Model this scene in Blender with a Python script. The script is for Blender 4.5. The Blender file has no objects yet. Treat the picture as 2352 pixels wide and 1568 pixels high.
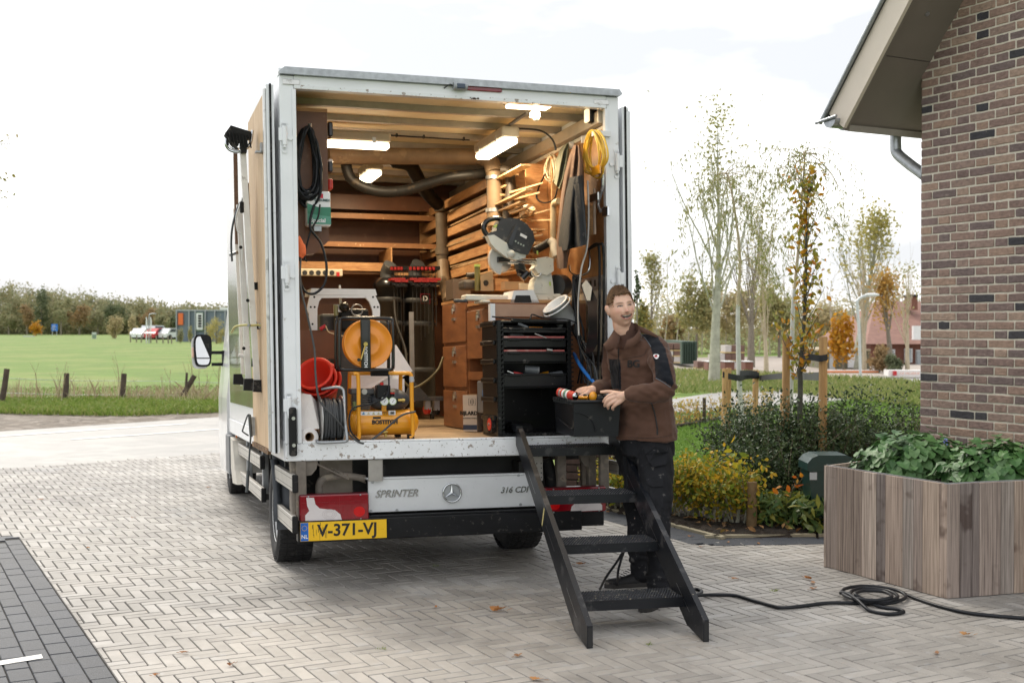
import bpy, bmesh, math, random
import numpy as np
from mathutils import Vector, Matrix, noise as mnoise
random.seed(7); rng=np.random.default_rng(7)
R=math.radians; PI=math.pi
S=bpy.context.scene; COL=S.collection
# ------------------------------------------------------------------ camera
FPX=2776.7; CX=1176.; CY=784.; HOR=751.3; HC=1.58; K=1.530612
PITCH=math.atan((CY-HOR)/FPX)
cd=bpy.data.cameras.new('camera'); cam=bpy.data.objects.new('camera',cd); COL.objects.link(cam)
cam.location=(0,0,HC); cam.rotation_euler=(PI/2-PITCH,0,0)
cd.sensor_width=36; cd.lens=36*FPX/2352; cd.clip_end=3000; cd.clip_start=.1
cd.dof.use_dof=True; cd.dof.focus_distance=7.3; cd.dof.aperture_fstop=4.5
S.camera=cam
# ------------------------------------------------------------------ sky, sun
SUN_EL=R(42); SUN_AZ=R(-34)      # azimuth measured from +Y towards +X
w=bpy.data.worlds.new('World'); S.world=w; w.use_nodes=True
nt=w.node_tree; nt.nodes.clear()
def N(t,typ,**k):
    n=t.nodes.new(typ)
    for a,b in k.items():
        if a.startswith('i_'):
            key=a[2:]; key=int(key) if key.isdigit() else key.replace('_',' ')
            n.inputs[key].default_value=b
        else: setattr(n,a,b)
    return n
sky=N(nt,'ShaderNodeTexSky',sky_type='NISHITA',sun_disc=False,sun_elevation=SUN_EL,sun_rotation=SUN_AZ,dust_density=3,ozone_density=1)
tc=N(nt,'ShaderNodeTexCoord'); mp=N(nt,'ShaderNodeMapping'); mp.inputs['Scale'].default_value=(1,1,3.2)
mp.inputs['Location'].default_value=(.35,.1,.2)
nz=N(nt,'ShaderNodeTexNoise',i_Scale=3.0,i_Detail=6,i_Roughness=.5)
cr=N(nt,'ShaderNodeValToRGB'); e=cr.color_ramp.elements
e[0].position=.43; e[0].color=(4.4,4.5,4.68,1); e[1].position=.72; e[1].color=(10.6,10.5,10.3,1)
mx=N(nt,'ShaderNodeMix',data_type='RGBA'); mx.inputs[0].default_value=.93
bg=N(nt,'ShaderNodeBackground',i_Strength=.1); ou=N(nt,'ShaderNodeOutputWorld')
L=nt.links.new
L(tc.outputs['Generated'],mp.inputs[0]); L(mp.outputs[0],nz.inputs['Vector']); L(nz.outputs[0],cr.inputs[0])
L(sky.outputs[0],mx.inputs[6]); L(cr.outputs[0],mx.inputs[7]); L(mx.outputs[2],bg.inputs[0]); L(bg.outputs[0],ou.inputs[0])
sd=bpy.data.lights.new('sun','SUN'); sd.energy=1.5; sd.angle=R(28); sd.color=(1,.93,.82)
so=bpy.data.objects.new('sun',sd); COL.objects.link(so)
sdir=Vector((math.sin(SUN_AZ)*math.cos(SUN_EL),math.cos(SUN_AZ)*math.cos(SUN_EL),math.sin(SUN_EL)))
so.rotation_euler=(-sdir).to_track_quat('-Z','Y').to_euler()
vs=S.view_settings; vs.view_transform='Standard'; vs.look='None'; vs.gamma=1; vs.use_curve_mapping=False; vs.exposure=1.08
S.cycles.max_bounces=7; S.cycles.diffuse_bounces=3; S.cycles.glossy_bounces=3; S.cycles.transmission_bounces=3; S.cycles.transparent_max_bounces=6
# ------------------------------------------------------------------ pixel rays (a survey of the photograph, 2352 wide) -> places
def ray(x,y):
    dx,dz=(x-CX)/FPX,-(y-CY)/FPX; c,s=math.cos(PITCH),math.sin(PITCH)
    return Vector((dx,c+s*dz,-s+c*dz))
CO=Vector((0,0,HC))
def G(x,y,z=0.):
    r=ray(x,y); return CO+r*((z-HC)/r.z)
def P(x,y,Y):
    r=ray(x,y); return CO+r*(Y/r.y)
# body frame of the box truck: u to the right along its rear, v forward, w up
TO=Vector((-1.34438563,7.17805498,0.78018818))
TU=Vector((0.95604995,0.29313907,-0.00616238)); TV=Vector((-0.30873951,0.95047291,-0.03579341)); TW=Vector((-0.01348257,-0.00975283,0.99986154))
TM=Matrix(((TU.x,TV.x,TW.x,TO.x),(TU.y,TV.y,TW.y,TO.y),(TU.z,TV.z,TW.z,TO.z),(0,0,0,1)))
TI=TM.inverted()
def q(x,y,v=None,u=None,w=None):
    o=TI@CO; d=(TI.to_3x3())@ray(x,y)
    i,val=(0,u) if u is not None else (1,v) if v is not None else (2,w)
    return o+d*((val-o[i])/d[i])
# ------------------------------------------------------------------ mesh builder
class MB:
    def __init__(s,m=None): s.v=[];s.f=[];s.s=[];s.m=m;s.mi=[];s.cur=0
    def add(s,vs,fs,smooth=False,m=None):
        b=len(s.v); m2=m
        for p in vs:
            p=Vector(p)
            if m2 is not None: p=m2@p
            if s.m is not None: p=s.m@p
            s.v.append(p)
        for f in fs: s.f.append([b+i for i in f]); s.s.append(smooth); s.mi.append(s.cur)
        return s
    def box(s,a,b,m=None,c=0):
        x0,y0,z0=[min(a[i],b[i]) for i in range(3)]; x1,y1,z1=[max(a[i],b[i]) for i in range(3)]
        if c:
            c=min(c,(x1-x0)*.3,(y1-y0)*.3,(z1-z0)*.3)
            bm=bmesh.new(); bmesh.ops.create_cube(bm,size=1)
            for v in bm.verts: v.co=Vector(((x0+x1)/2+v.co.x*(x1-x0),(y0+y1)/2+v.co.y*(y1-y0),(z0+z1)/2+v.co.z*(z1-z0)))
            bmesh.ops.bevel(bm,geom=bm.edges[:],offset=c,segments=2 if c>.008 else 1,affect='EDGES',profile=.5)
            bm.verts.index_update()
            s.add([v.co.copy() for v in bm.verts],[[v.index for v in f.verts] for f in bm.faces],False,m); bm.free(); return s
        return s.add([(x0,y0,z0),(x1,y0,z0),(x1,y1,z0),(x0,y1,z0),(x0,y0,z1),(x1,y0,z1),(x1,y1,z1),(x0,y1,z1)],
          [(0,3,2,1),(4,5,6,7),(0,1,5,4),(1,2,6,5),(2,3,7,6),(3,0,4,7)],False,m)
    def hexa(s,p): # 8 corners bottom 4 then top 4
        return s.add(p,[(0,3,2,1),(4,5,6,7),(0,1,5,4),(1,2,6,5),(2,3,7,6),(3,0,4,7)])
    def tube(s,pts,r,n=8,cap=True,closed=False,m=None,flat=None,roll=0):
        pts=[Vector(p) for p in pts]; N_=len(pts)
        rs=r if isinstance(r,(list,tuple)) else [r]*N_
        vs=[];up=None
        for i,p in enumerate(pts):
            if closed: t=(pts[(i+1)%N_]-pts[i-1])
            else: t=pts[min(i+1,N_-1)]-pts[max(i-1,0)]
            if t.length<1e-9: t=Vector((0,0,1))
            t.normalize()
            if up is None:
                up=Vector((0,0,1)) if abs(t.z)<.9 else Vector((1,0,0))
            a=t.cross(up); 
            if a.length<1e-6: a=t.orthogonal()
            a.normalize(); bb=a.cross(t).normalized(); up=bb
            for k in range(n):
                an=2*PI*k/n+roll
                f1,f2=(1,1) if flat is None else flat
                vs.append(p+(a*math.cos(an)*f1+bb*math.sin(an)*f2)*rs[i])
        fs=[]
        for i in range(N_ if closed else N_-1):
            j=(i+1)%N_
            for k in range(n):
                k2=(k+1)%n; fs.append((i*n+k,i*n+k2,j*n+k2,j*n+k))
        s.add(vs,fs,True,m)
        if cap and not closed:
            s.add(vs[:n],[list(range(n))[::-1]],False,m); s.add(vs[-n:],[list(range(n))],False,m)
        return s
    def cyl(s,a,b,r,n=20,r2=None,m=None): return s.tube([a,b],[r,r2 if r2 is not None else r],n,True,False,m)
    def lathe(s,prof,n=24,m=None,cap=False): # prof (r,z) about z
        vs=[(r*math.cos(2*PI*k/n),r*math.sin(2*PI*k/n),z) for r,z in prof for k in range(n)]
        fs=[(i*n+k,i*n+(k+1)%n,(i+1)*n+(k+1)%n,(i+1)*n+k) for i in range(len(prof)-1) for k in range(n)]
        s.add(vs,fs,True,m)
        if cap:
            s.add(vs[:n],[list(range(n))[::-1]],False,m); s.add(vs[-n:],[list(range(n))],False,m)
        return s
    def prism(s,poly,a,b,m=None,axis='y'): # poly in xz (axis y), extruded from a to b
        n=len(poly)
        if axis=='y': vs=[(x,a,z) for x,z in poly]+[(x,b,z) for x,z in poly]
        elif axis=='x': vs=[(a,x,z) for x,z in poly]+[(b,x,z) for x,z in poly]
        else: vs=[(x,z,a) for x,z in poly]+[(x,z,b) for x,z in poly]
        return s.add(vs,[list(range(n)),list(range(2*n-1,n-1,-1))]+[(i,i+n,(i+1)%n+n,(i+1)%n) for i in range(n)],False,m)
    def sphere(s,c,r,n=12,m=None):
        rx,ry,rz=r if isinstance(r,(tuple,list)) else (r,r,r); h=n//2
        vs=[(c[0],c[1],c[2]-rz)]
        for i in range(1,h):
            a=-PI/2+PI*i/h
            for k in range(n): vs.append((c[0]+rx*math.cos(a)*math.cos(2*PI*k/n),c[1]+ry*math.cos(a)*math.sin(2*PI*k/n),c[2]+rz*math.sin(a)))
        vs.append((c[0],c[1],c[2]+rz)); fs=[(0,1+(k+1)%n,1+k) for k in range(n)]
        for i in range(h-2):
            for k in range(n): fs.append((1+i*n+k,1+i*n+(k+1)%n,1+(i+1)*n+(k+1)%n,1+(i+1)*n+k))
        t=len(vs)-1; o=1+(h-2)*n
        fs+=[(t,o+k,o+(k+1)%n) for k in range(n)]
        return s.add(vs,fs,True,m)
    def disc(s,c,r,n=24,m=None):
        return s.add([(c[0]+r*math.cos(2*PI*k/n),c[1],c[2]+r*math.sin(2*PI*k/n)) for k in range(n)],[list(range(n))],False,m)
    def build(s,name,mat,parent=None,fix=True,**props):
        loc=WL[parent.name].copy() if parent is not None else None
        if loc is None:
            if s.v:
                xs=[p.x for p in s.v];ys=[p.y for p in s.v];zs=[p.z for p in s.v]
                loc=Vector(((min(xs)+max(xs))/2,(min(ys)+max(ys))/2,min(zs)))
            else: loc=Vector()
        me=bpy.data.meshes.new(name); me.from_pydata([tuple(p-loc) for p in s.v],[],s.f)
        me.polygons.foreach_set('use_smooth',s.s)
        ms=mat if isinstance(mat,(list,tuple)) else [mat]
        for mm in ms: me.materials.append(mm)
        if len(ms)>1: me.polygons.foreach_set('material_index',s.mi)
        if fix:
            bm=bmesh.new(); bm.from_mesh(me); bmesh.ops.recalc_face_normals(bm,faces=bm.faces[:]); bm.to_mesh(me); bm.free()
        me.update()
        o=bpy.data.objects.new(name,me); COL.objects.link(o)
        WL[o.name]=loc
        if parent is not None: o.parent=parent
        else: o.location=loc
        for k_,v_ in props.items(): o[k_]=v_
        return o
WL={}
def thing(name,label,cat,loc=(0,0,0),group=None):
    o=bpy.data.objects.new(name,None); COL.objects.link(o); o.empty_display_size=.1
    o.location=Vector(loc); WL[o.name]=Vector(loc); o['label']=label; o['category']=cat
    if group: o['group']=group
    return o
def tag(o,label,cat,group=None):
    o['label']=label;o['category']=cat
    if group:o['group']=group
    return o
def dup(o,loc,rz=None,label=None,parent=None,group=None):
    c=o.copy(); COL.objects.link(c); c.parent=parent; c.location=loc
    if rz is not None: c.rotation_euler=(0,0,rz)
    if label:c['label']=label
    if group:c['group']=group
    for ch in list(o.children): dup(ch,ch.location.copy(),None,None,c)
    return c
def arr(name,co,faces,mat,parent=None,nv=4,smooth=False,loc=Vector((0,0,0)),**props):
    """fast mesh from numpy arrays; faces (k,nv)"""
    me=bpy.data.meshes.new(name); co=np.asarray(co,np.float32)-np.array(loc,np.float32); faces=np.asarray(faces,np.int32)
    me.vertices.add(len(co)); me.vertices.foreach_set('co',co.ravel())
    me.loops.add(faces.size); me.loops.foreach_set('vertex_index',faces.ravel())
    me.polygons.add(len(faces)); me.polygons.foreach_set('loop_start',np.arange(len(faces),dtype=np.int32)*faces.shape[1])
    if smooth: me.polygons.foreach_set('use_smooth',np.ones(len(faces),bool))
    if not smooth: me.polygons.foreach_set('use_smooth',np.zeros(len(faces),bool))
    me.update(calc_edges=True)
    me.materials.append(mat)
    o=bpy.data.objects.new(name,me); COL.objects.link(o)
    if parent is not None: o.parent=parent
    else: o.location=loc
    WL[o.name]=Vector(loc)
    for k_,v_ in props.items(): o[k_]=v_
    return o
def smooth_path(pts,n=6,closed=False):
    pts=[Vector(p) for p in pts]; out=[];m=len(pts)
    rngi=range(m) if closed else range(m-1)
    for i in rngi:
        if closed: p0,p1,p2,p3=pts[i-1],pts[i],pts[(i+1)%m],pts[(i+2)%m]
        else: p0,p1,p2,p3=pts[max(i-1,0)],pts[i],pts[i+1],pts[min(i+2,m-1)]
        for k in range(n):
            t=k/n
            out.append(.5*((2*p1)+(p2-p0)*t+(2*p0-5*p1+4*p2-p3)*t*t+(3*p1-p0-3*p2+p3)*t**3))
    if not closed: out.append(pts[-1])
    return out
# ------------------------------------------------------------------ materials
MT={}
def ramp(t,cols):
    c=N(t,'ShaderNodeValToRGB'); el=c.color_ramp.elements
    while len(el)<len(cols): el.new(.5)
    for i,(p,cc) in enumerate(cols): el[i].position=p; el[i].color=(*cc,1) if len(cc)==3 else cc
    return c
def mat(name,col,rough=.5,metal=0,var=.12,scale=12,st=(1,1,1),bump=0,bs=60,spot=None,rand=0,coat=0,spec=.5,emit=None,island=None,trans=0,wood=None,alpha=None,spots2=None,sheen=0,gen=False,rvar=0,tint=None,wspot=None):
    m=bpy.data.materials.new(name); m.use_nodes=True; t=m.node_tree; L=t.links.new
    b=t.nodes['Principled BSDF']; b.inputs['Roughness'].default_value=rough; b.inputs['Metallic'].default_value=metal
    b.inputs['Specular IOR Level'].default_value=spec; b.inputs['Coat Weight'].default_value=coat
    if sheen: b.inputs['Sheen Weight'].default_value=sheen
    tc=N(t,'ShaderNodeTexCoord'); mp=N(t,'ShaderNodeMapping'); mp.inputs['Scale'].default_value=st
    if rand:
        oi=N(t,'ShaderNodeObjectInfo'); am=N(t,'ShaderNodeVectorMath',operation='MULTIPLY_ADD'); am.inputs[1].default_value=(37,19,53)
        cx=N(t,'ShaderNodeCombineXYZ')
        for i in range(3): L(oi.outputs['Random'],cx.inputs[i])
        L(cx.outputs[0],am.inputs[0]); L(tc.outputs['Object'],am.inputs[2]); L(am.outputs[0],mp.inputs[0])
    else: L(tc.outputs['Object'],mp.inputs[0])
    def noise(sc,det=5,ro=.55,vec=mp.outputs[0]):
        n=N(t,'ShaderNodeTexNoise',i_Scale=sc,i_Detail=det,i_Roughness=ro); L(vec,n.inputs['Vector']); return n.outputs[0]
    if island or rand and isinstance(rand,(list,tuple)):
        cols=island or rand
        src=N(t,'ShaderNodeNewGeometry').outputs['Random Per Island'] if island else oi.outputs['Random']
        r_=ramp(t,[(i/max(1,len(cols)-1),c) for i,c in enumerate(cols)]); L(src,r_.inputs[0]); base=r_.outputs[0]
        if len(cols)>2: r_.color_ramp.interpolation='LINEAR'
    elif wood:
        dark,light,sc=wood
        mp2=N(t,'ShaderNodeMapping'); mp2.inputs['Scale'].default_value=st; L(mp.inputs[0].links[0].from_socket,mp2.inputs[0])
        n=noise(sc,8,.65,mp2.outputs[0]); r_=ramp(t,[(.3,dark),(.68,light)]); L(n,r_.inputs[0]); base=r_.outputs[0]
    else:
        rg=N(t,'ShaderNodeRGB'); rg.outputs[0].default_value=(*col,1); base=rg.outputs[0]
    if var:
        n=noise(scale); mr=N(t,'ShaderNodeMapRange'); mr.inputs[1].default_value=.25; mr.inputs[2].default_value=.75; mr.inputs[3].default_value=1-var; mr.inputs[4].default_value=1+var; L(n,mr.inputs[0])
        f=mr.outputs[0]
        if rand and not isinstance(rand,(list,tuple)):
            m2=N(t,'ShaderNodeMapRange'); m2.inputs[3].default_value=1-rand; m2.inputs[4].default_value=1+rand; L(oi.outputs['Random'],m2.inputs[0])
            mm=N(t,'ShaderNodeMath',operation='MULTIPLY'); L(f,mm.inputs[0]); L(m2.outputs[0],mm.inputs[1]); f=mm.outputs[0]
        vm=N(t,'ShaderNodeVectorMath',operation='SCALE'); L(base,vm.inputs[0]); L(f,vm.inputs['Scale']); base=vm.outputs[0]
    for sp in (spot,spots2):
        if sp:
            c2,sc,th,amt=sp; n=noise(sc,4,.6,tc.outputs['Object'] if not rand else mp.inputs[0].links[0].from_socket); r_=ramp(t,[(th,(0,0,0)),(min(th+.05,1),(amt,amt,amt))]); L(n,r_.inputs[0])
            mi=N(t,'ShaderNodeMix',data_type='RGBA'); L(r_.outputs[0],mi.inputs[0]); L(base,mi.inputs[6]); mi.inputs[7].default_value=(*c2,1); base=mi.outputs[2]
    if wspot:
        ge=N(t,'ShaderNodeNewGeometry')
        for sc_,amt_,th_ in wspot:
            n=noise(sc_,5,.6,ge.outputs['Position']); mr=N(t,'ShaderNodeMapRange'); mr.inputs[1].default_value=th_; mr.inputs[2].default_value=th_+.16; mr.inputs[3].default_value=1; mr.inputs[4].default_value=1-amt_; L(n,mr.inputs[0]); vm=N(t,'ShaderNodeVectorMath',operation='SCALE'); L(base,vm.inputs[0]); L(mr.outputs[0],vm.inputs['Scale']); base=vm.outputs[0]
    if tint:
        oi2=N(t,'ShaderNodeObjectInfo'); rr_=ramp(t,[(i/len(tint),c) for i,c in enumerate(tint)]); rr_.color_ramp.interpolation='CONSTANT'; L(oi2.outputs['Random'],rr_.inputs[0]); vm=N(t,'ShaderNodeVectorMath',operation='MULTIPLY'); L(base,vm.inputs[0]); L(rr_.outputs[0],vm.inputs[1]); base=vm.outputs[0]
    L(base,b.inputs['Base Color'])
    if rvar:
        n=noise(scale*1.7); mr=N(t,'ShaderNodeMapRange'); mr.inputs[3].default_value=max(0,rough-rvar); mr.inputs[4].default_value=rough+rvar; L(n,mr.inputs[0]); L(mr.outputs[0],b.inputs['Roughness'])
    if bump:
        n=noise(bs,6,.6); bp=N(t,'ShaderNodeBump',i_Strength=1.,i_Distance=bump); L(n,bp.inputs['Height']); L(bp.outputs[0],b.inputs['Normal'])
    if emit: b.inputs['Emission Color'].default_value=(*emit[0],1); b.inputs['Emission Strength'].default_value=emit[1]
    if trans:
        tr=N(t,'ShaderNodeBsdfTranslucent'); L(base,tr.inputs[0]); ms=N(t,'ShaderNodeMixShader',i_0=trans); L(b.outputs[0],ms.inputs[1]); L(tr.outputs[0],ms.inputs[2]); L(ms.outputs[0],t.nodes['Material Output'].inputs[0])
    MT[name]=m; return m
BLACK=mat('black_plastic',(.006,.0065,.008),.42,spec=.3,var=.3,scale=9,bump=.0006,bs=120,spot=((.10,.09,.08),30,.62,.5))
RUBBER=mat('rubber',(.009,.009,.0095),.62,spec=.3,var=.3,scale=14,bump=.001,bs=70,spot=((.09,.08,.07),16,.58,.5))
CABLE=mat('black_cable',(.009,.0105,.014),.42,spec=.35,var=.3)
GCABLE=mat('grey_cable',(.055,.058,.062),.5,var=.2)
STEEL=mat('bare_steel',(.55,.55,.54),.32,1,var=.15,scale=20,spot=((.2,.15,.1),18,.64,.6))
ZINC=mat('galvanised_steel',(.38,.40,.42),.42,.8,var=.22,scale=25,rvar=.12)
ALU=mat('aluminium',(.62,.62,.61),.38,.85,var=.1,scale=30,spot=((.2,.19,.17),8,.6,.5))
WHITE=mat('white_paint',(.83,.85,.88),.32,var=.05,scale=5,spot=((.33,.29,.24),9,.66,.5),spots2=((.28,.14,.07),26,.73,.8),coat=.2)
DIRTYW=mat('worn_white_paint',(.80,.82,.84),.42,var=.08,scale=6,spot=((.22,.16,.11),22,.6,.8),spots2=((.12,.08,.05),55,.63,.8))
def text(s,size,m,mt,parent,name='lettering',ext=.0012,bold=0,shear=0,align='CENTER',**props):
    cu=bpy.data.curves.new('t','FONT'); cu.body=s; cu.size=size; cu.extrude=ext; cu.offset=bold; cu.align_x=align; cu.align_y='CENTER'; cu.shear=shear; cu.resolution_u=3
    o=bpy.data.objects.new('t',cu); COL.objects.link(o); dg=bpy.context.evaluated_depsgraph_get(); me=bpy.data.meshes.new_from_object(o.evaluated_get(dg))
    bpy.data.objects.remove(o)
    mb=MB(); mb.add([m@v.co for v in me.vertices],[list(p.vertices) for p in me.polygons]); bpy.data.meshes.remove(me)
    return mb.build(name,mt,parent,fix=False,**props)
def face_m(o,right,up):   # text plane matrix: x along right, y along up, z out towards the reader
    r=Vector(right).normalized(); u=(Vector(up)-r*r.dot(Vector(up))).normalized(); n=r.cross(u)
    return Matrix(((r.x,u.x,n.x,o[0]),(r.y,u.y,n.y,o[1]),(r.z,u.z,n.z,o[2]),(0,0,0,1)))
# ================================================================== ground
BD=Vector((.885,.467,0)).normalized(); DD=Vector((.467,-.885,0)).normalized()   # house axes: b along the side wall, d along the gable
def bd(b,d,z=0): return BD*b+DD*d+Vector((0,0,z))
def leafmat(name,cols,rough=.5,trans=.35,spec=.3): return mat(name,cols[0],rough,var=.12,scale=30,island=cols,trans=trans,spec=spec)
GRASSM=mat('grass_ground',(.125,.205,.025),.9,var=.28,scale=1.4,st=(.35,1,1),spot=((.19,.235,.05),.22,.50,.8),spots2=((.085,.15,.02),1.3,.57,.7),bump=.03,bs=9)
LAWNM=mat('lawn_ground',(.155,.25,.05),.9,var=.16,scale=2.5,spot=((.19,.25,.06),.6,.55,.6),bump=.02,bs=22)
ASPH=mat('asphalt',(.30,.29,.275),.5,var=.12,scale=3,bump=.003,bs=140,spot=((.40,.38,.35),1.2,.5,.5))
BEDM=mat('soil',(.032,.022,.015),.95,var=.5,scale=20,bump=.05,bs=26)
MUD=mat('mud',(.16,.13,.10),.8,var=.4,scale=4,bump=.05,bs=12,spot=((.28,.24,.2),3,.52,.8))
PAV=mat('paver_concrete',(.37,.346,.316),.62,var=.12,scale=9,bump=.0012,bs=300,rand=.11,wspot=[(.55,.30,.47),(2.6,.26,.56),(9,.30,.63)],spot=((.46,.46,.46),6,.60,.35),spots2=((.20,.185,.165),2.2,.62,.35))
PAVS=mat('paver_concrete_far',(.37,.346,.316),.62,var=.12,scale=2,bump=.0012,bs=300,wspot=[(.55,.30,.47),(2.6,.26,.56),(9,.30,.63)],island=[(.31,.292,.27),(.37,.346,.316),(.43,.41,.385)],spot=((.45,.45,.45),1.3,.62,.4),spots2=((.22,.20,.18),.8,.60,.45))
JOINT=mat('joint_sand',(.018,.016,.014),.95,var=.4,scale=30,spot=((.05,.08,.02),3,.66,.7))
DPAV=mat('dark_paver',(.026,.032,.045),.6,var=.18,scale=60,bump=.0016,bs=420,rand=.14,spot=((.11,.115,.13),190,.58,.5))
DPAVS=mat('dark_paver_far',(.032,.037,.047),.6,var=.18,scale=60,bump=.0016,bs=420,island=[(.022,.027,.038),(.035,.041,.055)],spot=((.11,.115,.13),190,.58,.5))
ROADW=mat('road_paint',(.74,.74,.72),.6,var=.12,scale=14,spot=((.4,.4,.38),30,.62,.6))
def sheet(name,pts,m,z=0,**p):
    mb=MB(); mb.add([(x,y,z) for x,y in pts],[list(range(len(pts)))]); o=mb.build(name,m,fix=False,**p)
    if o.data.polygons[0].normal.z<0: o.data.flip_normals()
    return o
def grid(name,x0,x1,y0,y1,nx,ny,fz,m,**p):
    xs=np.linspace(x0,x1,nx);ys=np.linspace(y0,y1,ny); co=[(x,y,fz(x,y)) for y in ys for x in xs]
    f=[(j*nx+i,j*nx+i+1,(j+1)*nx+i+1,(j+1)*nx+i) for j in range(ny-1) for i in range(nx-1)]
    return arr(name,co,f,m,smooth=True,**p)
def nz2(x,y,s): return mnoise.noise(Vector((x*s,y*s,1.7)))
# base terrain: one sheet to the horizon, a little undulating away from the paving
ter=grid('ground',-900,900,-60,1400,3,3,lambda x,y:-.05,GRASSM,kind='structure')
sheet('pasture',[(-60,19.5),(-14,19.5),(-9.8,21.6),(-5.2,21.0),(0,23),(2.3,26),(2.3,300),(-260,300),(-260,19.5)],GRASSM,-.02,kind='structure')
sheet('lawn',[(1.0,11.3),(7.5,9.8),(30,14),(30,26.5),(4,21.9),(0.2,18.2)],LAWNM,-.012,kind='structure')
sheet('road',[(-30,-3),(-18.5,4.5),(-5.746,13.549),(-3.627,15.245),(0.5,17.6),(2.2,18.6),(6,24.3),(18,41),(22,50),(24,60),(19,60),(10.5,40),(3.4,26.5),(0,25.8),(-2,24),(-5.3,21.3),(-7.95,18.3),(-14,12.2),(-40,-8)],ASPH,-.010,kind='structure')
RD=bpy.data.objects['road']
lm=MB()
def stripe(a,b,wd,mb=lm):
    a=Vector((*a,0));b=Vector((*b,0)); t=(b-a).normalized(); n=Vector((-t.y,t.x,0))*wd/2; z=Vector((0,0,-.005))
    mb.add([a-n+z,b-n+z,b+n+z,a+n+z],[(0,1,2,3)])
stripe((-9.3,15.6),(-5.35,19.9),.13); stripe((-4.9,20.4),(-3.6,21.9),.12); stripe((-6.23,17.07),(-4.4,19.0),.1); stripe((-9.6,13.6),(-8.0,15.2),.1)
lm.build('edge_line',ROADW,RD,fix=False)
sheet('mud_base',[(-26,6),(-14,11.6),(-7.9,18.1),(-5,21.2),(-3.2,23),(-5,24.2),(-12,23.6),(-24,21)],MUD,-.013,kind='structure')
# muddy verge between road and pasture
def mudz(x,y): return .015+.05*nz2(x,y,2.2)+.03*nz2(x,y,6)
mb=MB(); nx,ny=90,16; vs=[]
for j in range(ny):
    for i in range(nx):
        t=i/(nx-1); s=j/(ny-1); A=Vector((-16,10.1,0)).lerp(Vector((-3.6,22.9,0)),t); wd=(4.6*(1-t)**1.1+.5)
        p=A+Vector((-.74,.67,0))*(s*wd)+Vector((-.05,.05,0)); e=min(s,1-s)*4
        vs.append((p.x,p.y,mudz(p.x,p.y)*min(1,e)+(-.012)))
mb.add(vs,[(j*nx+i,j*nx+i+1,(j+1)*nx+i+1,(j+1)*nx+i) for j in range(ny-1) for i in range(nx-1)],True)
mb.build('mud_verge',MUD,fix=False,kind='structure')
# planting bed and its dark paver edge
BED=[(0.55,10.9),(1.26,9.66),(1.57,9.05),(2.3,9.12),(3.05,9.0),(3.1,9.3),(4.6,10.3),(5.6,11.6),(3.5,12.6),(1.0,12.6),(0.45,12.4)]
def inpoly(x,y,pl):
    c=False;j=len(pl)-1
    for i in range(len(pl)):
        if (pl[i][1]>y)!=(pl[j][1]>y) and x<(pl[j][0]-pl[i][0])*(y-pl[i][1])/(pl[j][1]-pl[i][1])+pl[i][0]: c=not c
        j=i
    return c
mb=MB(); vs=[];nx,ny=70,50
for j in range(ny):
    for i in range(nx):
        x=.4+i*(5.3/(nx-1)); y=8.95+j*(3.7/(ny-1)); vs.append((x,y,(.035+.03*nz2(x,y,4)+.02*nz2(x,y,11)) if inpoly(x,y,BED) else -.03))
mb.add(vs,[(j*nx+i,j*nx+i+1,(j+1)*nx+i+1,(j+1)*nx+i) for j in range(ny-1) for i in range(nx-1)],True)
mb.build('planting_bed',BEDM,fix=False,kind='structure')
# herringbone paving --------------------------------------------------
LITE=[(-17.8,4.75),(-5.76,13.53),(-3.64,15.22),(-1.3,16.5),(0.1,12.3),(0.25,10.9),(1.0,9.6),(1.36,8.82),(2.3,8.88),(3.3,8.76),(4.8,7.3),(5.2,3.2),(-3,3.2),(-9,3.2),(-17,3.2)]
KB=.955; KD=-9.88     # corner of the dark parking field in house axes
sheet('paving_bed',[(-17.8,4.7),(-5.75,13.5),(-3.63,15.2),(-1.2,16.6),(.5,12.2),(.5,10.9),(1.26,9.66),(1.57,9.05),(3.3,9.1),(6,7.3),(7,1),(-20,1)],JOINT,-.0065,kind='structure')
def pcoord(x,y): return x*BD.x+y*BD.y, x*DD.x+y*DD.y
UW=.0705; GAP=.0052
cutp=[]
pieces=[]   # (cx,cy,along)
n=3
b0,b1=-16,7.6; d0,d1=-16.5,1.5
polyN=LITE
for s_ in range(int(d0/UW)-4,int(d1/UW)+4):
    base=s_
    for m_ in range(-60,60):
        for kind in (0,1):
            if kind==0: bx=base+6*m_+1.5; dy=s_+.5
            else: bx=base+5+6*m_+.5; dy=s_+1.5
            b=bx*UW; d=dy*UW
            if b<b0 or b>b1 or d<d0 or d>d1: continue
            hb,hd=((1.5*UW,.5*UW) if kind==0 else (.5*UW,1.5*UW)); lo_b,hi_b,lo_d,hi_d=b-hb,b+hb,d-hd,d+hd
            if hi_b>KB and lo_b<KB and hi_d>KD:
                if lo_d>=KD: cutp.append((KB+.001,hi_b,lo_d,hi_d)); continue
            elif hi_b<=KB and hi_d>KD:
                if lo_d<KD: cutp.append((lo_b,hi_b,lo_d,KD-.001))
                continue
            x=b*BD.x+d*DD.x; y=b*BD.y+d*DD.y
            if y<4.3 or abs(x)/y>.50: continue
            if not inpoly(x,y,polyN): continue
            pieces.append((x,y,kind,b,d))
def hidden(x,y):     # behind the truck body / planter as seen from the camera
    return False
pieces.sort(key=lambda t:t[1])
def in_frame(x,y):
    p=(x/y)*FPX+CX; py=HOR+HC/y*FPX
    return 6<p<2346 and py<1560
vis=[p for p in pieces if in_frame(p[0],p[1])]
near=vis[:300]; nid=set((p[3],p[4]) for p in near)
PT=thing('pavement','x','x'); del PT['label'],PT['category']; PT['kind']='structure'; PT.location=(0,0,0)
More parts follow.
